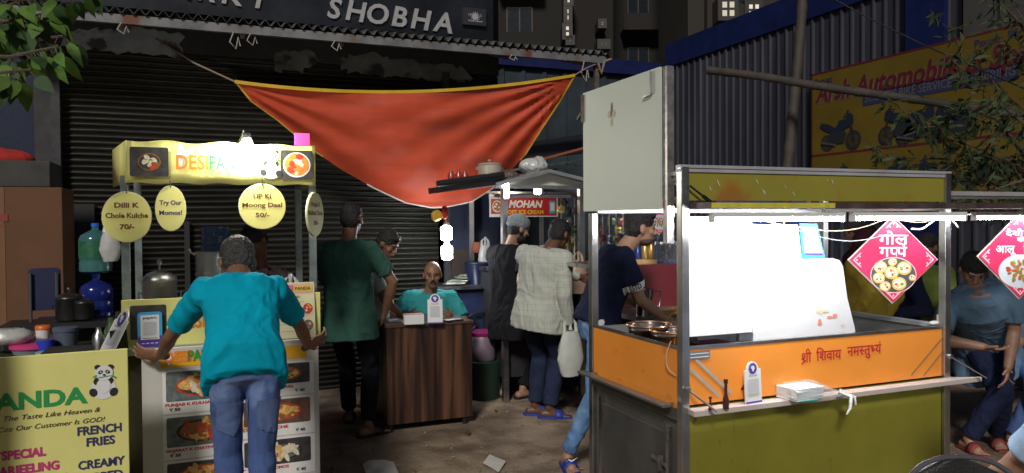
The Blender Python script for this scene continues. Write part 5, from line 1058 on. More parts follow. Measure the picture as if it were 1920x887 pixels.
for i in range(6):
    x_ = R.uniform(.05, gx1-gx0-.08); L_ = R.uniform(.03, .14); w_ = R.uniform(.0015, .004); Fg = Fr((gx0, GY-.0005, zO0-.05)); mb = MB(); z_ = -R.uniform(0, .25); Fg.flat(mb, [(x_-w_, z_), (x_+w_*.3, z_-L_), (x_+w_, z_)], .001); mb.build('grime_streak', grime, ct)
# wheels
for x in (gx0+.3, gx1-.10):
    for y in (GY+.12, gyb-.12):
        w_ = MB(); cz = .20; w_.lathe((x, y-.045, cz), [(.12, 0), (.185, .008), (.20, .03), (.20, .06), (.185, .082), (.12, .09)], 32, (0, 1, 0)); wh = w_.build('wheel', M('tyre', (.02, .02, .02), .8), ct, True)
        w_ = MB(); w_.lathe((x, y-.05, cz), [(.03, 0), (.11, .012), (.12, .02), (.12, .08), (.03, .1)], 24, (0, 1, 0)); w_.build('rim', steel, wh, True)
# open side flap standing above the left side
fy0 = PX(1249, 300, gx0).y; zf1 = PX(1249, 126, gx0).z; zf0 = PX(1249, 392, gx0).z; fyb = PX(1104, 300, gx0).y
mb = MB(); mb.box(gx0-.030, gx0-.018, fy0, fyb, zf0, zf1); fl = mb.build('side_flap', M('flap_grey_green', (.58, .63, .57), .5, var=.04, scale=2), ct)
mb = MB(); mb.box(gx0-.016, gx0+.016, fy0-.032, fy0-.002, zT-.3, zf1+.0); mb.build('flap_post', M('slot_steel', (.36, .33, .34), .4, .7, .4, 20, .1), ct)
c = V((gx0-.038, fy0+.05, zf1-.1)); mb = MB(); mb.bar(c, c+V((0, 0, .09)), .008); mb.bar(c, c+V((0, .06, -.005)), .008); mb.build('flap_latch', steel, fl); c = V((gx0-.038, fyb-.01, zf1-.09)); mb = MB(); mb.bar(c+V((0, 0, -.05)), c+V((0, 0, .08)), .012); mb.bar(c+V((0, .05, -.03)), c, .012); mb.build('flap_latch', rusty, fl)
F2 = Fr(V((gx0-.0305, fyb, zf0)), (0, -1, 0)); fw = fyb-fy0; fh = zf1-zf0; mb = MB(); cc = (fw*.42, fh*.76)
F2.flat(mb, EL(cc[0], cc[1]+.03, .012, .022, 10), .001); F2.flat(mb, EL(cc[0]-.02, cc[1], .016, .016, 9), .0012); F2.flat(mb, EL(cc[0]+.02, cc[1], .014, .017, 9), .0014); F2.flat(mb, EL(cc[0], cc[1]-.035, .010, .02, 9), .0016); mb.build('torn_paint', M('torn_cream', (.5, .48, .38), .8, var=.1), fl)
mb = MB(); F2.flat(mb, EL(cc[0]+.004, cc[1]+.03, .006, .022, 10), .002); F2.flat(mb, EL(cc[0]-.002, cc[1]+.002, .005, .016, 9), .002); mb.build('torn_edge', brown_ink, fl)
# LED tubes under the header
tubem = M('tube_glow', (.93, .97, 1), emit=TUBE)
def tube_lamp(xa, xb, y, z, label, tubem=tubem):
    th = thing('tube_light', label, 'lamp', ((xa+xb)/2, y, z)); mb = MB(); mb.tube([V((xa+.01, y, z)), V((xb-.01, y, z))], .0085, 10); mb.build('tube', tubem, th); mb = MB(); mb.box(xa, xb, y-.012, y+.012, z+.009, z+.026); mb.build('batten', M('batten_white', (.7, .7, .7), .5), th)
    for x in (xa, xb-.012): mb = MB(); mb.box(x, x+.012, y-.012, y+.012, z-.012, z+.009); mb.build('end_cap', M('batten_white', (.7, .7, .7), .5), th)
tz_ = zH0-.075
tube_lamp(gx0+.04, gx0+.70, GY-.12, tz_, 'long white LED tube under the left half of the cart header')
tube_lamp(gx0+.74, gx1-.03, GY-.12, tz_, 'white LED tube under the right half of the cart header above the red diamond', M('tube_glow_dim', (.93, .97, 1), emit=75))
tube_lamp(gx1+.05, gx1+.85, GY-.10, tz_, 'white LED tube on the neighbouring cart at the right edge', M('tube_glow_dim', (.93, .97, 1), emit=75))
# wires
def wire(pts, r, m_, label): mb = MB(); P_ = []; pts = [V(p) for p in pts]
def wire(pts, r, m_, label, n=8):
    pts = [V(p) for p in pts]; Q = []
    for i in range(len(pts)-1):
        p0_, p1_, p2_, p3_ = pts[max(i-1, 0)], pts[i], pts[i+1], pts[min(i+2, len(pts)-1)]
        for k in range(n): t = k/n; Q.append(.5*((2*p1_)+(p2_-p0_)*t+(2*p0_-5*p1_+4*p2_-p3_)*t*t+(3*p1_-p0_-3*p2_+p3_)*t**3))
    Q.append(pts[-1]); mb = MB(); mb.tube(Q, r, 6); return tag(mb.build('wire', m_, None, True), label, 'wire')
cream = M('wire_cream', (.6, .42, .3), .5); wredm = M('wire_pink', (.6, .2, .2), .5)
W = lambda L, Y: [PY(x, y, Y) for x, y in L]
wire(W([(1400, 404), (1440, 416), (1490, 425), (1560, 433), (1610, 428), (1650, 415), (1680, 404)], GY+.03), .0022, cream, 'cream wire looping from the left tube lamp to the tip of the red diamond')
wire(W([(1490, 430), (1545, 446), (1590, 452), (1630, 448), (1668, 438)], GY+.06), .002, M('wire_pale', (.5, .55, .6), .5), 'pale wire sagging lowest behind the red diamond')
wire(W([(1672, 410), (1720, 417), (1760, 412), (1800, 404), (1850, 401), (1915, 404)], GY-.01), .0022, cream, 'cream wire running from the red diamond past the right post')
wire(W([(1412, 402), (1440, 408), (1462, 404), (1470, 420), (1455, 424), (1440, 414), (1410, 412)], GY+.01), .003, wredm, 'pink tangled wire between the two tube lamps')
wire(W([(1709, 429), (1728, 429), (1742, 420), (1756, 410), (1770, 404)], GY-.03), .004, wink, 'thick white cable bending to the top of the right post')
wire(W([(1776, 404), (1785, 412), (1796, 426)], GY-.03), .004, wink, 'short white cable end right of the right post')
wire([PX(1258, 640, gx0-.02), PX(1250, 665, gx0-.03), PX(1252, 690, gx0-.03), PX(1268, 705, gx0-.02)], .0025, cream, 'thin hanging wire on the orange side near the front left post')
# boards under the tubes
def lean_board(name, px0, py0, px1, py1, Y, label, mat, th_=.006, parent=None, lean=.0):
    a = PY(px0, py1, Y); b = PY(px1, py0, Y); F = Fr(a, (1, 0, 0), (0, lean, 1)); t = thing(name, label, 'board', tuple(a)); mb = MB(); F.slab(mb, F.rect(0, 0, b.x-a.x, b.z-a.z), -th_, 0); mb.build('sheet', mat, t); return t, F, b.x-a.x, b.z-a.z
bright = M('glossy_white', (.86, .87, .88), .35, var=0)
card_white = M('card_white', (.60, .60, .62), .6, var=.04, scale=8)
t, F, w_, h_ = lean_board('white_panel', 1287, 406, 1410, 632, GY+.03, 'glaring white panel filling the left of the cart opening', bright)
mb = MB(); F.slab(mb, [(w_*.80, -.035), (w_*1.02, -.035), (w_*1.02, -.004), (w_*.80, -.004)], -.02, 0); mb.build('foot', steel, t)
c = PY(1345, 652, GY+.1); mb = MB(); mb.box(c.x-.1, c.x+.06, c.y, c.y+.08, zO0+.081, zO1-.0); tag(mb.build('dark_packet', M('pk_dark', (.06, .01, .02), .4), None), 'dark red packet under the glaring white panel', 'packet')
a = PY(1410, 645, GY+.045); F = Fr(a, (1, 0, 0), (0, .05, 1)); pc = thing('menu_card', 'tall white menu card with a curled right edge beside the glaring panel', 'menu', tuple(a))
def mx(px, py): p = PY(px, py, GY+.05); return (p.x-a.x, p.z-a.z)
outline = [mx(1410, 645), mx(1603, 628), mx(1601, 612), mx(1590, 560), mx(1584, 500), mx(1578, 488), mx(1565, 484), mx(1507, 486), mx(1502, 421), mx(1410, 420)]
mb = MB(); F.slab(mb, outline, -.003, 0); mb.build('card', card_white, pc)
mb = MB(); F.flat(mb, F.rect(*mx(1535, 533), mx(1572, 531)[0], mx(1572, 531)[1]), .002); F.flat(mb, F.rect(*mx(1515, 538), mx(1520, 536)[0], mx(1520, 536)[1]), .002); mb.build('print_line', M('pale_print', (.5, .3, .3), .5, var=0), pc)
R = random.Random(12)
for i in range(8): mb = MB(); q_ = mx(1555+R.uniform(-22, 24), 590+R.uniform(-25, 20)); F.flat(mb, EL(q_[0], q_[1], .008+R.random()*.010, .006+R.random()*.006, 9), .002+i*.0002); mb.build('dish_print', [M('print_red', (.7, .2, .12), .5), M('print_peach', (.8, .55, .35), .5)][i % 2], pc)
# blue phone-like card above the menu
a2 = PY(1505, 486, GY+.07); b2 = PY(1548, 486, GY+.07); c2 = PY(1532, 420, GY+.07); d2 = PY(1500, 419, GY+.07)
bc = thing('blue_card', 'tilted blue and white card behind the top of the menu card', 'card', tuple(a2)); F = Fr((0, GY+.07, 0)); pl4 = [(v.x, v.z) for v in (a2, b2, c2, d2)]
mb = MB(); F.slab(mb, pl4, -.004, 0); mb.build('card', skyblue, bc)
cen = V((sum(p[0] for p in pl4)/4, sum(p[1] for p in pl4)/4)); mb = MB(); F.flat(mb, [(cen.x+(p[0]-cen.x)*.78, cen.y+(p[1]-cen.y)*.72+.006) for p in pl4], .001); mb.build('card_field', wink, bc)
mb = MB(); F.flat(mb, [(pl4[0][0]+.012, pl4[0][1]+.018), (pl4[1][0]-.016, pl4[1][1]+.018), (pl4[1][0]-.018, pl4[1][1]+.026), (pl4[0][0]+.011, pl4[0][1]+.026)], .002); mb.build('card_stripe', purple, bc)
# red diamonds
dred = M('diamond_red', (.55, .025, .09), .4, var=.04)
def corner(mb, F, x, y, s, rot):
    c_, q_ = math.cos(rot), math.sin(rot)
    def T(L): return [(x+(a*c_-b*q_)*s, y+(a*q_+b*c_)*s) for a, b in L]
    F.flat(mb, T([(0, 0), (.9, .9), (.75, .95), (0, .2)]), .0016); F.flat(mb, T([(0, 0), (0, .2), (-.75, .95), (-.9, .9)]), .0016); F.flat(mb, T([(-.12, .45), (0, .3), (.12, .45), (0, .62)]), .0016); F.flat(mb, T([(.3, .75), (.45, .65), (.5, .85), (.35, .92)]), .0016); F.flat(mb, T([(-.5, .85), (-.45, .65), (-.3, .75), (-.35, .92)]), .0016)
def diamond(c, r, label, ang=0, group='red diamond shop signs', fill=None, kind=0):
    c = V(c); F = Fr(c, (math.cos(ang), math.sin(ang), 0)); th = thing('diamond_sign', label, 'sign', tuple(c), group); mb = MB(); F.slab(mb, [(0, -r), (r, 0), (0, r), (-r, 0)], 0-.006, 0); mb.build('plate', dred, th)
    mb = MB(); F.slab(mb, [(0, -r-.007), (r+.007, 0), (0, r+.007), (-r-.007, 0)], -.012, -.006); mb.build('backing', M('foam_white', (.72, .62, .55), .5), th)
    mb = MB(); s = r*.2
    for x, y, ro_ in ((0, r*.93, math.pi), (-r*.93, 0, -math.pi/2), (r*.93, 0, math.pi/2), (0, -r*.93, 0)): mb = MB(); corner(mb, F, x, y, s, ro_); mb.build('corner_ornament', M('ornament', (.75, .45, .5), .5, var=0), th)
    mb = MB(); F.flat(mb, EL(0, -r*.36, r*.53, r*.42 if kind == 0 else r*.40, 40), .001); F.flat(mb, EL(0, -r*.36, r*.53, r*.42, 3), .0) if 0 else None
    pt = mb.build('picture_rim', M('rim_pink', (.8, .5, .5), .5, var=0), th); R = random.Random(5+kind)
    if kind == 0:
        mb = MB(); F.flat(mb, EL(0, -r*.36, r*.51, r*.40, 40), .0014); mb.build('picture_ground', M('pic_dark_slate', (.06, .07, .07), .5), pt)
        mb = MB(); q_ = 0
        for x, y, rr in ((-.30, -.17, .15), (-.02, -.05, .10), (.24, -.2, .17), (-.05, -.30, .165), (-.34, -.42, .14), (.12, -.56, .17), (-.2, -.62, .13), (.42, -.42, .08)):
            q_ += 1; mb.cur = 0; F.flat(mb, EL(x*r, y*r, rr*r, rr*r*.92, 18), .0016+q_*.0006); mb.cur = 1; F.flat(mb, EL(x*r, y*r+.004*r, rr*r*.78, rr*r*.66, 16), .0018+q_*.0006)
            for k in range(6): mb.cur = 2+k % 4; a_ = R.random()*6.3; F.flat(mb, EL((x+rr*.4*math.cos(a_))*r, (y+rr*.32*math.sin(a_))*r, rr*.24*r, rr*.16*r, 7, a_), .0019+q_*.0006+k*.00003)
        mb.build('picture_food', [f_gold, f_cream, f_red, f_gold, f_cream, f_green], pt)
    else:
        mb = MB(); F.flat(mb, EL(0, -r*.36, r*.5, r*.39, 36), .0014)
        for k in range(60): mb.cur = 1+k % 4; a_ = R.random()*6.3; t_ = math.sqrt(R.random())*.3; F.flat(mb, EL(r*t_*math.cos(a_)*1.1, -r*.36+r*t_*math.sin(a_)*.85, r*.06, r*.035, 7, a_), .0018+k*.00002)
        mb.build('picture_food', [M('plate_pale', (.45, .5, .55), .5), f_green, f_brown, f_red, f_brown], pt)
    return th, F, r
wht = M('sign_white_ink', (.8, .78, .8), .5, var=0)
c = PY(1675, 487, GY+.05); r_ = 82/FOC*(c-CAM).dot(fwd)*.98; th, F, r = diamond(c, r_, 'large red diamond sign with a plate of filled puffs hanging in the cart opening', -.42)
hindi(th, F, [('ग', None, .563), ('ो', None, .259), ('ल', None, .68)], -.34*r, .36*r, .68*r, .24*r, wht); hindi(th, F, [('ग', None, .563), ('प', .41, .40), ('पे', None, .568)], -.33*r, .075*r, .64*r, .24*r, wht)
mb = MB(); mb.tube([V((c.x, c.y, c.z+r)), V((c.x, c.y-.03, zH0-.05))], .002, 5); mb.build('string', wink, th)
c = PY(1913, 480, GY+.02); th, F, r = diamond(c, 79/FOC*(c-CAM).dot(fwd), 'red diamond sign with a pale food bowl cut off by the right edge', -.35, kind=1)
hindi(th, F, [('दे', None, .52), ('शी', None, 1.14), ('घी', None, .85)], -.36*r, .48*r, .72*r, .13*r, wht); hindi(th, F, [('के', None, .8)], -.09*r, .34*r, .18*r, .1*r, wht)
hindi(th, F, [('आ', None, 1.02), ('लू', None, .68)], -.60*r, .08*r, .50*r, .18*r, wht); hindi(th, F, [('ि', None, .26), ('ट', None, .504), ('क', .56, .56), ('की', None, 1.02)], .06*r, .08*r, .56*r, .18*r, wht)
# steel pots on the inner deck by the left side
def basin(px, py, rp, h, label, X):
    p = PZ(px, py, zO1+.035); r = .9*rp/FOC*(p-CAM).dot(fwd); p.x = max(p.x, gx0+r*1.05+.02); th = thing('steel_vessel', label, 'vessel', (p.x, p.y, zO0+.081), 'round steel vessels in the cart'); o = V((p.x, p.y, zO0+.081)); H_ = zO1+.035-o.z
    mb = MB(); mb.lathe(o, [(r*.9, 0), (r*.97, H_*.3), (r*.98, H_*.9), (r*1.03, H_), (r*1.0, H_+.006), (r*.95, H_-.004), (r*.93, H_*.6), (.01, H_*.55)], 40, cap=False); mb.build('body', M('polished_steel', (.62, .62, .62), .12, 1, .05), th, True)
    mb = MB(); R_ = [[V((p.x+(r*1.0+.006*math.cos(a))*math.cos(t), p.y+(r*1.0+.006*math.cos(a))*math.sin(t), zO1+.038+.006*math.sin(a))) for a in [2*math.pi*j/6 for j in range(6)]] for t in [2*math.pi*i/40 for i in range(40)]]; mb.rings(R_, closed=True); mb.build('rim', M('copper_rim', (.75, .42, .25), .25, .9), th, True)
    mb = MB(); R_ = [[V((p.x+(r*.55+.006*math.cos(a))*math.cos(t), p.y+(r*.55+.006*math.cos(a))*math.sin(t), zO1+.020+.006*math.sin(a))) for a in [2*math.pi*j/6 for j in range(6)]] for t in [2*math.pi*i/40 for i in range(40)]]; mb.rings(R_, closed=True); mb.build('inner_ring', M('copper_rim', (.75, .42, .25), .25, .9), th, True)
    mb = MB(); mb.lathe(o+V((0, 0, H_*.62)), [(.01, 0), (r*.9, .0)], 30, cap=False); mb.build('contents', M('dark_broth', (.10, .04, .02), .15), th)
basin(1190, 612, 47, .1, 'farther round steel vessel with coppery rims in the cart', 0); basin(1243, 622, 50, .1, 'nearer round steel vessel with coppery rims in the cart', 0)
# shelf objects
def onS(px, py): return PZ(px, py, zs)
c = onS(1414, 756); d_ = (c-CAM).dot(fwd); paystand('white payment card with a purple disc standing on the cart shelf', (c.x, c.y, zs+.001), 41/FOC*d_, 83/FOC*d_*.9, 'white', .1, .06)
for px, py, r_, h_, lb in ((1332, 768, .006, .05, 'small dark bolt standing on the shelf left of the bottle'), (1361, 766, .012, .115, 'slim dark pointed bottle standing on the cart shelf')):
    c = onS(px, py); mb = MB(); mb.lathe((c.x, c.y, zs), [(r_, 0), (r_*1.05, h_*.3), (r_*.5, h_*.5), (r_*.45, h_*.85), (r_*.7, h_*.86), (r_*.7, h_)] if h_ > .07 else [(r_*1.4, 0), (r_*1.4, .006), (r_*.6, .01), (r_*.6, h_*.85), (r_*1.2, h_*.87), (r_*1.2, h_)], 14); tag(mb.build('dark_bottle' if h_ > .07 else 'metal_bolt', M('dark_red_brown', (.06, .02, .02), .3), None, True), lb, 'bottle' if h_ > .07 else 'bolt')
c = onS(1500, 745); npk = thing('napkin_pack', 'open plastic pack of white paper napkins on the cart shelf', 'napkins', (c.x, c.y, zs)); R = random.Random(6)
for i in range(9):
    mm = Matrix.Translation(V((c.x, c.y, zs+.002+i*.0055))) @ Matrix.Rotation(.12+R.uniform(-.06, .06), 4, 'Z') @ Matrix.Rotation(R.uniform(-.02, .02), 4, 'X'); mb = MB(); mb.box(-.085, .075, -.055, .05, 0, .004, mm); mb.build('napkin', M('napkin_white', (.82, .82, .82), .8, var=.03), npk, bevel=.001)
mb = MB(); n_ = 24; m_ = 14; mb.grid([[V((c.x-.10+.30*i/n_, c.y-.07+.13*j/m_, zs+.006+max(0, .062*(1-max(0, (i/n_-.55)/.45))*math.sin(math.pi*j/m_)**.4)+.008*noise.noise(V((i*.4, j*.5, 2))))) for i in range(n_+1)] for j in range(m_+1)]); mb.build('wrapper', M('clear_wrap', (.85, .88, .9), .12, trans=.6, alpha=.35, var=0), npk, True)
mb = MB(); mb.tube([V((c.x+.16, c.y-.05, zs+.02)), V((c.x+.19, c.y-.085, zs+.0)), V((c.x+.17, c.y-.10, zs-.04)), V((c.x+.14, c.y-.11, zs-.06))], [.014, .01, .007, .003], 7); mb.tube([V((c.x+.16, c.y-.05, zs+.02)), V((c.x+.21, c.y-.085, zs-.005)), V((c.x+.20, c.y-.10, zs-.03))], [.014, .009, .003], 7); mb.build('wrapper_tail', bagm, npk, True)
mb = MB(); mb.bar((c.x-.07, c.y-.066, zs+.003), (c.x+.03, c.y-.07, zs+.003), .008, .003); mb.build('teal_seal', M('teal_strip', (.02, .4, .35), .4), npk)
c = PY(1760, 612, GY+.03); mb = MB(); mb.tube([c, c+V((0, 0, .055))], .008, 8); tag(mb.build('candle_stub', M('peach_wax', (.75, .45, .32), .5)), 'small peach peg on the ledge beside the right post', 'peg')
c = PY(1752, 617, GY+.035); mb = MB(); mb.ell((c.x, c.y, zO1+.02), (.03, .02, .012)); tag(mb.build('cloth_knot', bagm, None, True), 'clear plastic knot at the foot of the right post', 'knot')
# ------------------------------------------------------------------ maroon counter behind with jars
a = PD(1180, 500, 5.2); b = PD(1345, 500, 5.2); mz_ = PD(1230, 497, 5.2).z
mc = thing('maroon_counter', 'maroon fronted counter behind the young man in navy', 'counter', ((a.x+b.x)/2, a.y, 0)); mcy = a.y
mb = MB(); mb.box(a.x-.2, b.x+.3, mcy, mcy+.02, .15, mz_-.0); mb.build('front', M('maroon_paint', (.20, .03, .04), .4, var=.15), mc); mb = MB(); mb.box(a.x-.2, b.x+.3, mcy+.021, mcy+.6, mz_-.03, mz_); mb.build('top', steel, mc)
mb = MB(); mb.box(a.x-.2, b.x+.3, mcy-.42, mcy-.001, PD(1230, 590, 4.85).z-.03, PD(1230, 590, 4.85).z); mb.build('lower_shelf', M('shelf_grey', (.2, .19, .2), .4, .4), mc); zl = PD(1230, 590, 4.85).z
mb = MB(); mb.box(a.x-.2, b.x+.3, mcy-.40, mcy-.39, .15, zl-.03); mb.build('lower_front', M('lower_grey', (.12, .11, .13), .5, .2), mc)
mb = MB(); mb.box(a.x+.0, a.x+.28, mcy+.08, mcy+.2, mz_+.001, mz_+.03); tag(mb.build('bread_tray', M('tray_gold', (.8, .48, .22), .4)), 'shallow golden tray at the left end of the maroon counter', 'tray')
k = 0
for px, m_, h_ in ((1196, M('can_blue', (.03, .05, .25), .3, .3), .13), (1209, M('can_gold', (.5, .32, .1), .3, .5), .15), (1221, M('can_gold', (.5, .32, .1), .3, .5), .15), (1183, M('can_blue', (.03, .05, .25), .3, .3), .11)):
    c = PD(px, 495, 5.55); k += 1; mb = MB(); mb.lathe((c.x, c.y, mz_), [(.026, 0), (.028, .01), (.028, h_*.75), (.012, h_*.88), (.012, h_)], 16); tag(mb.build('drink_can', m_, None, True), ['dark blue bottle beside the gold ones on the maroon counter', 'gold bottle next to the blue one on the maroon counter', 'gold bottle next to the glass jars on the maroon counter', 'short dark blue bottle near the young man on the maroon counter'][k-1], 'bottle')
for i, px in enumerate((1238, 1256, 1274)):
    c = PD(px, 495, 5.5); th = thing('glass_jar', 'clear glass jar with steel lid on the maroon counter', 'jar', (c.x, c.y, mz_), 'clear jars on the maroon counter'); mb = MB(); mb.lathe((c.x, c.y, mz_), [(.045, 0), (.05, .01), (.05, .12), (.04, .135)], 20); mb.build('jar_body', glassy, th, True); mb = MB(); mb.lathe((c.x, c.y, mz_+.135), [(.042, 0), (.042, .02), (.03, .024)], 20); mb.build('lid', steel, th, True)
mb = MB(); c = PD(1250, 495, 5.5); mb.box(c.x-.2, c.x+.3, c.y-.06, c.y+.1, mz_-.0+.0005, mz_+.002); mb.build('blue_mat', blue_ink, mc)
c = PD(1209, 588, 4.8); th = thing('steel_mug', 'steel jug with a loop handle beside the young man on the lower shelf', 'jug', (c.x, c.y, zl)); mb = MB(); mb.lathe((c.x, c.y, zl), [(.055, 0), (.058, .01), (.052, .12), (.06, .17), (.056, .17), (.05, .12)], 24); mb.build('body', M('polished_steel', (.62, .62, .62), .12, 1, .05), th, True); mb = MB(); mb.tube([V((c.x+.05, c.y, zl+.16)), V((c.x+.12, c.y, zl+.15)), V((c.x+.11, c.y, zl+.06)), V((c.x+.055, c.y, zl+.04))], .006, 8); mb.build('handle', steel, th, True)
mb = MB(); R = random.Random(4); c = PD(1262, 582, 4.8)
for i in range(26): p = V((c.x+R.uniform(-.12, .16), c.y+R.uniform(-.06, .06), zl+.012+R.uniform(0, .03))); a_ = R.uniform(-.6, .6); mb.tube([p, p+V((.1*math.cos(a_), .05*math.sin(a_), R.uniform(-.005, .015)))], .006, 5)
tag(mb.build('noodle_heap', f_gold, None, True), 'heap of golden fried strips on the lower shelf', 'snacks')
c = PD(1237, 404, 5.0); th, F, r = diamond(c, 33/FOC*5.0*1.05, 'small red diamond sign partly hidden behind the head of the young man', .0, kind=1)
text(th, F, 'चाट', 0, .2*r, .2*r, wht, w=.5*r)
# neighbouring cart (right edge)
nx0 = gx1+.05; nb = thing('neighbour_cart', 'dark counter of the next cart cut off by the right edge', 'food cart', (nx0+.6, GY+.4, 0)); mb = MB(); nz = PD(1900, 697, 5.6).z; ny = PD(1870, 697, 5.6).y; nxx = PD(1780, 697, 5.6).x
mb.box(nxx, nxx+1.6, ny, ny+.4, nz-.03, nz); mb.build('counter', M('counter_dark', (.07, .07, .08), .3, .5), nb)
for x in (nxx+.72, nxx+1.5): mb = MB(); mb.box(x, x+.03, ny+.18, ny+.21, 0, nz-.03); mb.build('leg', dark_metal, nb)
mb = MB(); mb.box(gx1+.03, gx1+1.2, GY+.03, GY+1.0, zT-.10, zT-.08); mb.build('roof_sheet', M('roof_under', (.42, .42, .42), .5, .2), nb)
mb = MB(); mb.box(gx1+1.15, gx1+1.19, GY, GY+.04, 0, zT-.1); mb.build('post', chrome, nb)
# backdrop pieces seen through the cart: pale wall, blue board
a = PD(1405, 420, 9.0); b = PD(1600, 420, 9.0)
pw = thing('pale_partition', 'pale partition wall with dark poster seen through the cart opening', 'wall', (a.x, a.y, 0)); t_ = (b-a).normalized(); t_.z = 0
F = Fr((a.x, a.y, 0), t_); L_ = (b-a).length; mb = MB(); F.slab(mb, F.rect(L_*.55, 0, L_+.35, 2.1), -.05, 0); mb.build('panel', M('partition_pale', (.22, .23, .25), .6, var=.15), pw)
mb = MB(); F.slab(mb, F.rect(-.4, 0, L_*.54, 2.1), -.05, 0); mb.build('panel', M('partition_blue', (.03, .06, .3), .5, var=.2), pw); mb = MB(); F.slab(mb, F.rect(L_+.36, 0, L_+2.6, 2.0), -.05, 0); mb.build('panel', M('partition_navy', (.02, .03, .12), .5, var=.4), pw)
p = PD(1614, 425, 9.0); lx_ = (p-a).dot(t_); mb = MB(); F.slab(mb, F.rect(L_-.12, 1.52, L_+.2, 1.72), .001, .01); mb.build('poster', black, pw)
# ------------------------------------------------------------------ chair in front and litter
c = PD(1790, 900, 1.75); ct_z = PD(1790, 857, 1.75).z; chf = thing('black_chair', 'rounded black chair back with a shiny rim at the bottom right', 'chair', (c.x, c.y, 0))
F = Fr((c.x, c.y, 0), (math.cos(YAW), -math.sin(YAW), 0)); hw = .115; R_ = []
for i in range(12):
    t = i/11; z = ct_z-.42*(1-t); wv = .16+.0*t if t < .6 else .16*math.sqrt(max(.02, 1-((t-.6)/.4)**2.4)); R_.append([F.p(wv*math.copysign(abs(math.cos(a))**.6, math.cos(a)), z, .018*math.sin(a)+.03*(wv*math.cos(a)/.16)**2) for a in [2*math.pi*k/24 for k in range(24)]])
mb = MB(); mb.rings(R_); mb.build('backrest', M('chair_black', (.02, .02, .022), .45, bump=.3, bscale=200), chf, True)
mb = MB(); rim = [F.p(.163*math.copysign(abs(math.cos(a))**.8, math.cos(a)), ct_z-.165+.17*math.sin(a)**.9, .03*math.cos(a)**2+.012) for a in [math.pi*k/24 for k in range(25)]]; mb.tube(rim, .006, 8); mb.build('rim', M('rim_glossy', (.09, .09, .10), .15), chf, True)
mb = MB(); F.slab(mb, F.rect(-.2, ct_z-.47, .2, ct_z-.42), -.2, .2) if 0 else mb.box(c.x-.2, c.x+.2, c.y-.42, c.y-.0, ct_z-.47, ct_z-.42); mb.build('seat', M('chair_black', (.02, .02, .022), .45), chf, bevel=.015)
for sx in (-.17, .17):
    for sy_ in (-.4, -.02): mb = MB(); mb.tube([V((c.x+sx, c.y+sy_, ct_z-.47)), V((c.x+sx*1.1, c.y+sy_, 0))], .011, 8); mb.build('leg', chrome, chf)
def litter(pts, label, m_=None):
    R = random.Random(len(label)); P_ = [PZ(x, y, .01) for x, y in pts]; mb = MB(); cen = sum(P_, V((0, 0, 0)))/len(P_); 
    n_ = len(P_); vs = [p+V((0, 0, R.uniform(0, .007))) for p in P_]+[cen.lerp(p, .5)+V((0, 0, R.uniform(.002, .009))) for p in P_]+[cen+V((0, 0, .008))]
    fs = [(i, (i+1) % n_, n_+(i+1) % n_, n_+i) for i in range(n_)]+[(n_+i, n_+(i+1) % n_, 2*n_) for i in range(n_)]; mb.mesh(vs, fs); tag(mb.build('paper_litter', m_ or M('litter_paper', (.62, .60, .54), .8, var=.1, bump=.3, bscale=30), None, True), label, 'litter')
litter([(905, 869), (918, 853), (949, 866), (935, 886)], 'small crumpled paper on the ground left of the sandalled foot'); litter([(680, 872), (690, 864), (720, 862), (738, 868), (748, 890), (740, 905), (690, 900)], 'larger white paper sheet on the ground below the wooden desk')
R = random.Random(77)
for i, nm in enumerate(('small torn wrapper left of the desk foot', 'pale cup lid fragment in front of the desk', 'brown leaf scrap right of the white sheet', 'torn receipt near the sandalled foot', 'grey foil bit under the menu board side', 'small bottle cap by the cart corner', 'curled wrapper behind the checked shirt man', 'dry leaf at the centre of the lane')):
    px, py = ((640, 850), (800, 836), (778, 884), (1010, 850), (622, 880), (1090, 880), (930, 770), (850, 858))[i]; q_ = [(px+R.uniform(2, 5)*math.cos(a), py+R.uniform(.8, 2)*math.sin(a)) for a in (0, 1.3, 2.5, 3.8, 5.0)]; litter(q_, nm, [M('litter_brown', (.12, .06, .03), .8), M('litter_grey', (.3, .3, .28), .7)][i % 2])
litter([(870, 812), (876, 808), (884, 812), (878, 817)], 'tiny scrap of paper on the ground near the wooden desk', M('litter_brown', (.12, .06, .03), .8))

# ------------------------------------------------------------------ trees
def leaf_face(mb, p, d, up, L, w, curl=.2, heart=False):
    d = d.normalized(); s = d.cross(up).normalized(); n_ = s.cross(d)
    pr = ((0, .0), (.12, .75 if heart else .4), (.32, 1), (.6, .72), (.82, .32), (1, .0))
    A_ = [p+d*(L*f)+s*(w*k)-n_*(curl*L*f*f)+n_*(.12*w*k) for f, k in pr]; B_ = [p+d*(L*f)-s*(w*k)-n_*(curl*L*f*f)+n_*(.12*w*k) for f, k in pr]; C_ = [p+d*(L*f)-n_*(curl*L*f*f) for f, k in pr]
    for i in range(5): mb.face([C_[i], A_[i], A_[i+1], C_[i+1]] if i else [C_[0], A_[1], C_[1]]); mb.face([C_[i], C_[i+1], B_[i+1], B_[i]] if i else [C_[0], C_[1], B_[1]])
def leafmat(name, c):
    m = M(name, c, .6, var=.4, scale=14, spec=.25); b = m.node_tree.nodes['Principled BSDF']; b.inputs['Subsurface Weight'].default_value = 0; return m
LM = [leafmat('leaf_bright', (.075, .15, .022)), leafmat('leaf_dark', (.03, .07, .02))]
t0 = PD(-260, 300, 2.6); tr = thing('tree', 'tree with broad pointed green leaves reaching in at the upper left', 'tree', (t0.x, t0.y, 0)); bark = M('bark', (.10, .075, .055), .9, var=.4, bump=.5)
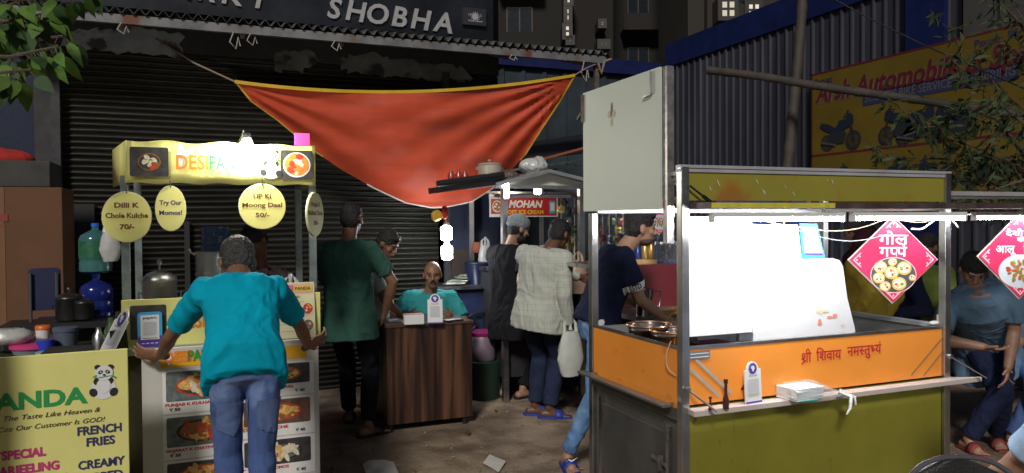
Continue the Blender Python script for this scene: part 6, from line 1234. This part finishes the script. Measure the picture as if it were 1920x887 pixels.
mb = MB(); mb.tube([V((t0.x, t0.y, 0)), V((t0.x+.04, t0.y, 1.2)), V((t0.x-.02, t0.y, 2.2)), V((t0.x+.05, t0.y+.05, 3.4))], [.11, .09, .07, .04], 12); mb.build('trunk', bark, tr, True)
R = random.Random(17); lv = MB(); tw = MB()
for bx0, by0, bx1, by1, D0, D1, nl in ((-240, 90, 110, 105, 2.6, 2.5, 30), (-240, 90, 60, 150, 2.6, 2.3, 24), (-220, 20, 95, 40, 2.6, 2.6, 30), (-230, 0, 195, -12, 2.7, 2.5, 18), (-230, 50, 140, 80, 2.6, 2.8, 16), (-200, 120, -20, 175, 2.5, 2.4, 10), (-240, 60, 30, 60, 2.7, 2.9, 14), (-240, 30, 60, 10, 2.6, 2.9, 12)):
    a = PD(bx0, by0, D0); b = PD(bx1, by1, D1); pts = [a.lerp(b, i/8)+V((0, 0, .04*math.sin(i*.9)+.03*math.sin(math.pi*i/8))) for i in range(9)]; tw.tube(pts, [.014-.0013*i for i in range(9)], 6)
    for k in range(nl):
        f = .35+.65*(k+R.random())/nl; i = min(int(f*8), 7); p = pts[i].lerp(pts[i+1], f*8-i); sd = R.uniform(-1, 1)
        dd = V((R.uniform(-.4, .9), R.uniform(-.7, .5), -.25-.8*R.random())).normalized(); q_ = p+dd*.03+V((0, 0, -.005)); tw.tube([p, q_], .0018, 4); lv.cur = 0 if R.random() < .62 else 1
        leaf_face(lv, q_, dd, V((R.uniform(-.5, .5), -1, R.uniform(-.2, .8))), R.uniform(.065, .11), R.uniform(.016, .027), R.uniform(.0, .3), True)
tw.build('branches', bark, tr, True); lv.build('leaves', LM, tr, True)
# dark tree at the right
t0 = PD(2080, 500, 4.6); tr = thing('tree', 'dark slender leaved tree hanging over the banner at the upper right', 'tree', (t0.x, t0.y, 0)); mb = MB(); mb.tube([V((t0.x, t0.y, 0)), V((t0.x-.05, t0.y, 1.4)), V((t0.x+.02, t0.y, 2.6)), V((t0.x-.1, t0.y+.05, 4.2))], [.12, .10, .07, .03], 12); mb.build('trunk', bark, tr, True)
R = random.Random(23); lv = MB(); tw = MB(); DK = [leafmat('leaf_deep_green', (.022, .04, .014)), leafmat('leaf_olive', (.05, .065, .025))]  # two leaf greens, picked at random per leaf
for n_b, (x0_, y0_, x1_, y1_) in enumerate(((2060, 330, 1850, 130), (2060, 330, 1790, 260), (2060, 360, 1775, 330), (2060, 300, 1900, 20), (2060, 250, 1840, -30), (2060, 350, 1830, 350), (2060, 380, 1880, 372), (2060, 280, 1880, 200), (2060, 320, 1850, 300), (2060, 200, 1930, 120), (1950, 300, 1835, 215), (1960, 330, 1800, 300))):
    D0, D1 = 4.6, 4.3+R.uniform(-.3, .4); a = PD(x0_, y0_, D0); b = PD(x1_, y1_, D1); pts = [a.lerp(b, i/8)+V((0, 0, .05*math.sin(i*.7+n_b))) for i in range(9)]; tw.tube(pts, [.016-.0016*i for i in range(9)], 6)
    for k in range(44):
        f = .25+.75*(k+R.random())/26; i = min(int(f*8), 7); p = pts[i].lerp(pts[i+1], f*8-i); sp_d = V((R.uniform(-1, 1), R.uniform(-.7, .7), R.uniform(-1, .5))).normalized(); e_ = p+sp_d*R.uniform(.05, .16); tw.tube([p, e_], .0022, 4)
        for j in range(4):
            pp = p.lerp(e_, .3+.7*j/3); dd = (sp_d+V((R.uniform(-.9, .9), R.uniform(-.9, .9), R.uniform(-.9, .5)))).normalized(); lv.cur = 0 if R.random() < .7 else 1; leaf_face(lv, pp, dd, V((R.uniform(-.5, .5), -1, .4)), R.uniform(.04, .085), R.uniform(.008, .014), .25)
tw.build('branches', bark, tr, True); lv.build('leaves', DK, tr, True)
# ------------------------------------------------------------------ people
def cloth(name, col, var=.1, bs=300, rough=.85, **k): return M(name, col, rough, var=var, scale=7, bump=.35, bscale=bs, spec=.15, **k)
hairb = M('black_hair', (.012, .011, .011), .55, var=.4, scale=80, bump=.8, bscale=180); hairg = M('greying_hair', (.05, .047, .045), .6, var=.95, scale=120, bump=.8, bscale=200)
skinA = M('brown_skin', (.23, .115, .065), .5, var=.12, scale=12, bump=.08, bscale=150); skinL = M('light_brown_skin', (.36, .20, .13), .5, var=.1, scale=12, bump=.08, bscale=150); skinD = M('dark_brown_skin', (.13, .062, .038), .45, var=.12, scale=12, bump=.08, bscale=150)
denim = M('faded_denim', (.065, .12, .31), .85, var=.35, scale=3.5, bump=.35, bscale=220, stain=((.19, .28, .50), 2.6, .53)); denimL = M('light_denim', (.11, .22, .44), .85, var=.4, scale=6, bump=.35, bscale=220, stain=((.24, .38, .58), 5, .58)); dnavy = cloth('navy_trousers', (.018, .025, .065)); dblack = cloth('black_trousers', (.012, .013, .018))
G0 = lambda px, py: PZ(px, py, 0)

# man in turquoise, back to the camera, holding the menu board
hip = PD(459, 664, 3.12); neck = PD(449, 530, 3.34); head = PD(445, 492, 3.48)
lh = F_bL = PD(290, 671, 3.74); rh = PD(588, 652, 4.02)
P1 = human('man in turquoise polo seen from behind, holding the menu board', neck, hip, head, V((-.08, .88, -.52)), V((-.06, 1, 0)), [PD(302, 666, 3.70), PD(578, 648, 3.82)], [PD(440, 1080, 3.18), PD(496, 1078, 3.16)], hip, h=1.70,
    shirt=cloth('turquoise_knit', (.0, .36, .52), .1, 420), trousers=denim, hair=hairg, skin=skinA, voxel=.0065, elbow=[V((-.6, -.5, -.6)), V((.6, -.5, -.6))], build=.89, hemdrop=.13, hdirs=[V((-.85, .25, .12)), V((.7, .35, .25))], palms=[V((1, .2, .1)), V((-1, .2, .1))], hcurl=[.5, .6], head_up=(0, .45, .9), belly=.0, wrinkle=.011, footwear='shoe', shirt_name='polo_shirt', legs_name='jeans', trouser_w=1.0)
R_ = P1['root']; nb_ = P1['neck']
mb = MB(); pts = [nb_+P1['t']*.0+P1['lat']*(.073*math.cos(a))+P1['fr']*(.062*math.sin(a))+P1['t']*(.012*math.sin(a)) for a in [2*math.pi*k/24 for k in range(25)]]; mb.tube(pts, .013, 8); mb.build('collar', M('turquoise_collar', (.0, .20, .30), .85), R_, True)
ol = root_loc(R_)
cpk = M('pocket_denim', (.10, .16, .34), .85, var=.3, scale=8, bump=.3, bscale=220)
for px, sg in ((434, -1), (508, 1)):
    c = PD(px, 768, 3.2)
    def tst(p, n, c=c):
        d = p-c; x = d.dot(P1['lat']); z = d.z; return n.dot(V((0, -1, 0))) > .2 and abs(x) < .062 and z < .06 and z > -.06-.03*(1-abs(x)/.062) and p.y < hip.y+.02
    patch(P1['trousers'], 'back_pocket', cpk, R_, tst, .005)
mb = MB(); 

# man in green tee
f1, f2 = G0(655, 790), G0(690, 818)
P2 = human('man in green tee and dark trousers, back turned, left of the wooden desk', PD(650, 452, 5.45), PD(655, 595, 5.45), PD(660, 412, 5.47), V((.5, .85, -.1)), V((.45, .9, 0)), [PD(640, 600, 5.75), PD(722, 585, 5.55)], [f1, f2], PD(660, 800, 5.5), h=1.74,
    shirt=cloth('green_cotton', (.042, .12, .092)), trousers=dblack, hair=hairb, skin=skinA, elbow=[V((-.6, -.8, -.3)), V((.9, -.5, -.2))], build=1.03, footwear='sandal', fmat=black, toes=[V((.2, 1, 0)), V((.9, .3, 0))], belly=.02, shirt_name='tshirt')
# bending man in pale grey
P3 = human('young man in pale grey tee bending over the wooden desk', PD(712, 492, 6.05), PD(700, 612, 6.05), PD(726, 458, 6.0), V((.62, -.62, -.5)), V((.8, -.35, 0)), [PD(737, 590, 6.15), PD(752, 590, 5.95)], [G0(690, 762), G0(716, 770)], PD(700, 760, 6.1), h=1.66,
    shirt=cloth('pale_grey_cotton', (.38, .40, .40)), trousers=dnavy, hair=hairb, skin=skinA, hairstyle='full', elbow=[V((.3, .3, -1)), V((.3, -.6, -1))], build=.95, shirt_name='tshirt')
# seated man
P4 = human('balding man in teal shirt seated behind the wooden desk facing the street', PD(806, 547, 6.4), PD(806, 650, 6.5), PD(811, 516, 6.32), V((-.25, -.95, -.08)), V((-.33, -1, 0)), [PD(850, 596, 6.1), PD(765, 596, 6.1)], [G0(780, 745), G0(850, 745)], PD(806, 740, 6.4), h=1.70,
    shirt=cloth('teal_cotton', (.03, .25, .26)), trousers=dnavy, hair=hairb, hairstyle='balding', skin=skinA, elbow=[V((.8, .2, -.8)), V((-.8, .2, -.8))], build=1.1, knee=[V((-.3, -1, .3))]*2, belly=.04)
mb = MB(); c = PD(806, 650, 6.5); st2 = thing('stool', 'stool under the seated man behind the wooden desk', 'stool', (c.x, c.y, 0)); mb.box(c.x-.18, c.x+.18, c.y-.18, c.y+.18, .38, .42); mb.build('seat', M('stool_red', (.3, .03, .03), .4), st2, bevel=.01)
for sx in (-.15, .15):
    for sy_ in (-.15, .15): mb = MB(); mb.tube([V((c.x+sx, c.y+sy_, .38)), V((c.x+sx*1.1, c.y+sy_*1.1, 0))], .016, 8); mb.build('leg', M('stool_red', (.3, .03, .03), .4), st2)
# man with cap
P5 = human('bearded man in black tee and grey knit cap at the kiosk', PD(955, 458, 6.5), PD(957, 600, 6.5), PD(972, 430, 6.45), V((.93, .1, -.28)), V((.85, .5, 0)), [PD(985, 560, 6.7), PD(1000, 575, 6.3)], [G0(945, 742), G0(980, 746)], PD(955, 740, 6.5), h=1.70,
    shirt=cloth('black_cotton', (.012, .012, .015)), trousers=dblack, hair=hairb, skin=skinL, elbow=[V((.2, .6, -1)), V((-.3, -.5, -1))], build=1.05, shirt_name='tshirt')
c = P5['c']; hu, fc, hl = P5['hu'], P5['face'], P5['hl']; A = (hl, fc, hu); mb = MB(); mb.ell(c+hu*.060-fc*.012, (.089, .107, .075), A); mb.ell(c+hu*.035-fc*.02, (.088, .104, .05), A); remesh(mb, 'cap', .005, M('grey_knit', (.22, .25, .28), .95, var=.15, scale=60, bump=.6, bscale=260), P5['root'], 2, .002, 30)
mb = MB(); mb.ell(c-hu*.068+fc*.032, (.056, .062, .045), A); mb.ell(c-hu*.03+fc*.01, (.073, .035, .035), A); remesh(mb, 'beard', .005, hairb, P5['root'], 2, 0, fine=.003)
# white checked shirt man
def check_mat():
    m = cloth('checked_cotton', (.50, .52, .46), .06); n = m.node_tree.nodes; l = m.node_tree.links; b = n['Principled BSDF']; tc = n.new('ShaderNodeTexCoord'); prev = b.inputs['Base Color'].links[0].from_socket
    sx = n.new('ShaderNodeSeparateXYZ'); l.new(tc.outputs['Object'], sx.inputs[0]); cmb = []
    for ax, per in (('X', .045), ('Z', .045)):
        a = n.new('ShaderNodeMath'); a.operation = 'MODULO'; ad = n.new('ShaderNodeMath'); ad.operation = 'ADD'; ad.inputs[1].default_value = 5; l.new(sx.outputs[ax], ad.inputs[0]); l.new(ad.outputs[0], a.inputs[0]); a.inputs[1].default_value = per
        c_ = n.new('ShaderNodeMath'); c_.operation = 'LESS_THAN'; c_.inputs[1].default_value = .0035; l.new(a.outputs[0], c_.inputs[0]); cmb.append(c_)
    mxm = n.new('ShaderNodeMath'); mxm.operation = 'MAXIMUM'; l.new(cmb[0].outputs[0], mxm.inputs[0]); l.new(cmb[1].outputs[0], mxm.inputs[1])
    mx_ = n.new('ShaderNodeMix'); mx_.data_type = 'RGBA'; l.new(mxm.outputs[0], mx_.inputs[0]); l.new(prev, mx_.inputs[6]); mx_.inputs[7].default_value = (.41, .43, .40, 1); l.new(mx_.outputs[2], b.inputs['Base Color']); return m
P6 = human('man in white checked long sleeve shirt leaning toward the kiosk', PD(1024, 466, 5.85), PD(1008, 585, 5.85), PD(1049, 440, 5.85), V((.82, .42, -.38)), V((.82, .55, 0)), [PD(1088, 520, 6.15), PD(1066, 610, 5.75)], [G0(1003, 778), G0(1030, 784)], PD(1010, 780, 5.9), h=1.70,
    shirt=check_mat(), trousers=cloth('dark_denim', (.022, .032, .07), .3), hair=hairb, skin=skinD, sleeve='long', elbow=[V((.2, .8, -.6)), V((-.5, -.6, -.6))], build=1.12, hemdrop=.14, toes=[V((.8, -.3, 0)), V((.9, -.4, 0))], fmat=M('slipper_blue', (.03, .05, .3), .5), belly=.02, hcurl=1.2)
c = PD(1070, 665, 5.72); bag('shopping_bag', 'large white shopping bag hanging from the hand of the man in the checked shirt', (c.x, c.y, PD(1070, 705, 5.72).z), .23, .44, M('white_bag', (.55, .58, .54), .6, var=.1, bump=.5, bscale=12), 61, dep=.5)
# young man in navy tee
hipE = PD(1118, 598, 4.62); neckE = PD(1164, 468, 4.66); headE = PD(1200, 428, 4.64)
ank = PD(1064, 838, 4.62)
fL = V((ank.x, ank.y, .0)); kz_ = PZ(1064, 862, .0); fL = PD(1064, 868, 4.72); fL.z = 0.02
fR = PD(1125, 900, 4.75); fR.z = 0
g2 = PD(1150, 860, 5.0); g2.z = 0
P7 = human('young man in navy tee and light jeans leaning in beside the cart', neckE, hipE, headE, V((.97, -.22, -.10)), V((.88, -.25, 0)), [PD(1238, 592, 4.86), PD(1244, 596, 4.66)], [g2, fL], PD(1110, 860, 4.7), h=1.72,
    shirt=cloth('navy_cotton', (.012, .016, .045)), trousers=denimL, hair=hairb, skin=skinL, hairstyle='full', voxel=.006, elbow=[V((-.2, .5, -1)), V((-.5, -.5, -.9))], build=.98, hemdrop=.04, shirt_name='tshirt', legs_name='jeans', trouser_w=.86, toes=[V((1, 0, 0)), V((-.2, -1, 0))], fmat=M('slide_blue', (.02, .05, .35), .45), knee=[V((1, 0, 0)), V((.2, -.3, 0))])
R_ = P7['root']; ol = root_loc(R_); sh_, el_ = P7['sh'][1], P7['el'][1]; ax_ = (el_-sh_).normalized(); La = (el_-sh_).length
patch(P7['shirt'], 'sleeve_band', wink, R_, lambda p, n: .60 < (p-sh_).dot(ax_)/La < .76 and (p-sh_-ax_*(p-sh_).dot(ax_)).length < .085, .003)
view = -(P7['c']-CAM).normalized(); vr = V((0, 0, 1)).cross(view).normalized(); 
def decal(root, s, at, rx, upv, h, w_, mat, shear=0, name='lettering'):
    F = Fr(at, rx, upv); return text(root, F, s, 0, 0, h, mat, w=w_, z=.0, bold=.03, name=name, shear=shear)
sidep = view-ax_*view.dot(ax_); sidep.normalize(); at_ = sh_+ax_*(La*.70)+sidep*.073; rx_ = sidep.cross(ax_)*-1
rx_ = (rt_-sidep*rt_.dot(sidep)).normalized(); rx_ = (rx_-ax_*rx_.dot(ax_)).normalized(); decal(R_, 'ESTD', at_, rx_, rx_.cross(sidep)*-1 if rx_.cross(sidep).z < 0 else rx_.cross(sidep)*-1, .030, .075, ink)
# chest mark
chn = P7['hip'].lerp(P7['neck'], .72)+P7['fr']*.16+view*.06
# swoosh on the slide
c = fL+V((-.01, -.065, .078)); F = Fr(c+V((0, -.03, .0)), V((1, -.15, 0)), V((0, .75, .65))); mb = MB(); F.flat(mb, [(-.032, .012), (-.024, -.006), (-.014, -.014), (.0, -.010), (.036, .014), (.002, .0), (-.012, -.003), (-.022, .002)], .004); mb.build('strap_mark', wink, R_)
# woman in yellow and people seen through the cart
P8 = human('woman in mustard printed kurta with maroon scarf seen through the cart opening', PD(1618, 478, 4.9), PD(1625, 615, 4.9), PD(1612, 440, 4.9), V((-.5, .85, -.2)), V((-.35, .95, 0)), [PD(1600, 600, 4.7), PD(1655, 600, 4.9)], [G0(1615, 868), G0(1650, 868)], PD(1620, 860, 4.9), h=1.60,
    shirt=M('mustard_print', (.42, .29, .03), .8, var=.12, scale=6, stain=((.16, .14, .08), 9, .68)), trousers=cloth('mustard_plain', (.38, .26, .03)), hair=hairb, skin=skinA, hairstyle='long', build=.98, hemdrop=.42, shirt_name='kurta', sleeve='long')
mb = MB(); c = P8['neck']; mb.ell(c+V((0, -.03, -.03)), (.17, .13, .09)); mb.cap(P8['c']+V((0, -.05, -.02)), c+V((0, -.06, -.1)), .08, .13, 16); remesh(mb, 'scarf', .009, cloth('maroon_scarf', (.06, .018, .025)), P8['root'], 2, .008)
P9 = human('person in dark navy shirt behind the large red diamond sign', PD(1690, 500, 5.3), PD(1690, 625, 5.3), PD(1692, 465, 5.3), V((-.8, .4, -.2)), V((-.7, .5, 0)), [PD(1665, 590, 5.1), PD(1680, 600, 5.4)], [G0(1680, 830), G0(1705, 835)], PD(1690, 830, 5.3), h=1.6,
    shirt=cloth('deep_navy_cotton', (.02, .025, .06)), trousers=cloth('violet_cotton', (.05, .03, .14)), hair=hairb, skin=skinA, voxel=.009, sleeve='long')
P10 = human('person in lime green top and white trousers beside the right cart post', PD(1735, 500, 5.6), PD(1738, 600, 5.6), PD(1738, 465, 5.6), V((-.9, -.1, -.3)), V((-.8, -.1, 0)), [PD(1712, 585, 5.5), PD(1722, 600, 5.3)], [G0(1730, 800), G0(1755, 806)], PD(1738, 800, 5.6), h=1.58,
    shirt=cloth('lime_cotton', (.28, .36, .08)), trousers=cloth('white_cotton', (.45, .45, .42)), hair=hairb, skin=skinA, voxel=.009)
P11 = human('man in blue tee and navy trousers bending forward between the two carts', PD(1838, 548, 4.82), PD(1850, 636, 5.2), PD(1824, 506, 4.88), V((-.45, -.6, -.66)), V((-.5, -.85, 0)), [PD(1890, 688, 4.8), PD(1842, 650, 4.75)], [G0(1815, 845), G0(1868, 836)], PD(1840, 840, 5.1), h=1.66,
    shirt=cloth('dusty_blue_cotton', (.13, .22, .33)), trousers=dnavy, hair=hairb, skin=skinL, build=1.1, elbow=[V((.8, .3, -.5)), V((-.8, .3, -.6))], hemdrop=.2, fmat=M('sandal_red', (.28, .05, .05), .6), hairstyle='full', shirt_name='tshirt')
P12 = human('person in grey blue tee and blue jeans behind the diamond sign at the right edge', PD(1915, 528, 5.2), PD(1912, 640, 5.35), PD(1915, 490, 5.15), V((-.6, -.7, -.3)), V((-.5, -.85, 0)), [PD(1920, 640, 5.1), PD(1880, 690, 5.0)], [G0(1895, 845), G0(1935, 850)], PD(1915, 840, 5.2), h=1.68,
    shirt=cloth('greyblue_cotton', (.16, .22, .28)), trousers=denim, hair=hairb, skin=skinL, voxel=.009, shirt_name='tshirt')
p0 = PD(2040, 930, 2.3); fz = [V((p0.x-.1, p0.y+.42, 0)), V((p0.x+.12, p0.y+.42, 0))]
P13 = human('person in pale blue shirt seated at the bottom right corner', PD(2034, 700, 2.3), V((p0.x, p0.y, .50)), PD(2034, 630, 2.3), V((-.3, .9, -.1)), V((-.3, .9, 0)), [V((p0.x-.10, p0.y+.33, .62)), V((p0.x+.2, p0.y+.33, .62))], fz, p0, h=1.65,
    shirt=cloth('pale_blue_cotton', (.38, .52, .72)), trousers=dnavy, hair=hairb, skin=skinL, elbow=[V((-.8, -.3, -.6)), V((.8, -.3, -.6))], build=1.0, knee=[V((0, 1, .5))]*2)
mb = MB(); st3 = thing('stool', 'stool under the person in pale blue at the bottom right corner', 'stool', (p0.x, p0.y, 0)); mb.box(p0.x-.18, p0.x+.18, p0.y-.18, p0.y+.18, .36, .40); mb.build('seat', black, st3, bevel=.01)
for sx in (-.15, .15):
    for sy_ in (-.15, .15): mb = MB(); mb.tube([V((p0.x+sx, p0.y+sy_, .36)), V((p0.x+sx*1.1, p0.y+sy_*1.1, 0))], .014, 8); mb.build('leg', steel, st3)
# vendor behind the stall
P14 = human('vendor in patterned shirt half hidden behind the man in turquoise', PD(488, 500, 5.25), PD(488, 640, 5.3), PD(478, 452, 5.15), V((-.5, -.6, -.6)), V((-.3, -.9, 0)), [PD(505, 560, 5.0), PD(455, 560, 5.0)], [G0(470, 830), G0(505, 830)], PD(488, 830, 5.3), h=1.66,
    shirt=M('patterned_shirt', (.45, .3, .33), .8, var=.5, scale=26, stain=((.1, .03, .06), 22, .55)), trousers=dnavy, hair=hairb, skin=skinA, voxel=.008, hairstyle='full')

q_ = PD(1124, 604, 4.5); patch(P7['shirt'], 'hem_label', wink, P7['root'], lambda p, n: (p-q_).cross((q_-CAM).normalized()).length < .030 and n.dot(view) > .2 and abs((p-q_).dot(rt_)) < .028 and abs((p-q_).z) < .022, .003)
c = P4['c']; mb = MB(); mb.ell(c-P4['hu']*.047+P4['face']*.088, (.026, .012, .008), (P4['hl'], P4['face'], P4['hu'])); mb.build('moustache', hairb, P4['root'], True)
mb = MB(); c = P7['c']; mb.ell(c-P7['hu']*.074+P7['face']*.032, (.052, .058, .034), (P7['hl'], P7['face'], P7['hu'])); remesh(mb, 'beard', .005, M('stubble', (.07, .045, .035), .8, var=.4, scale=90), P7['root'], 2)
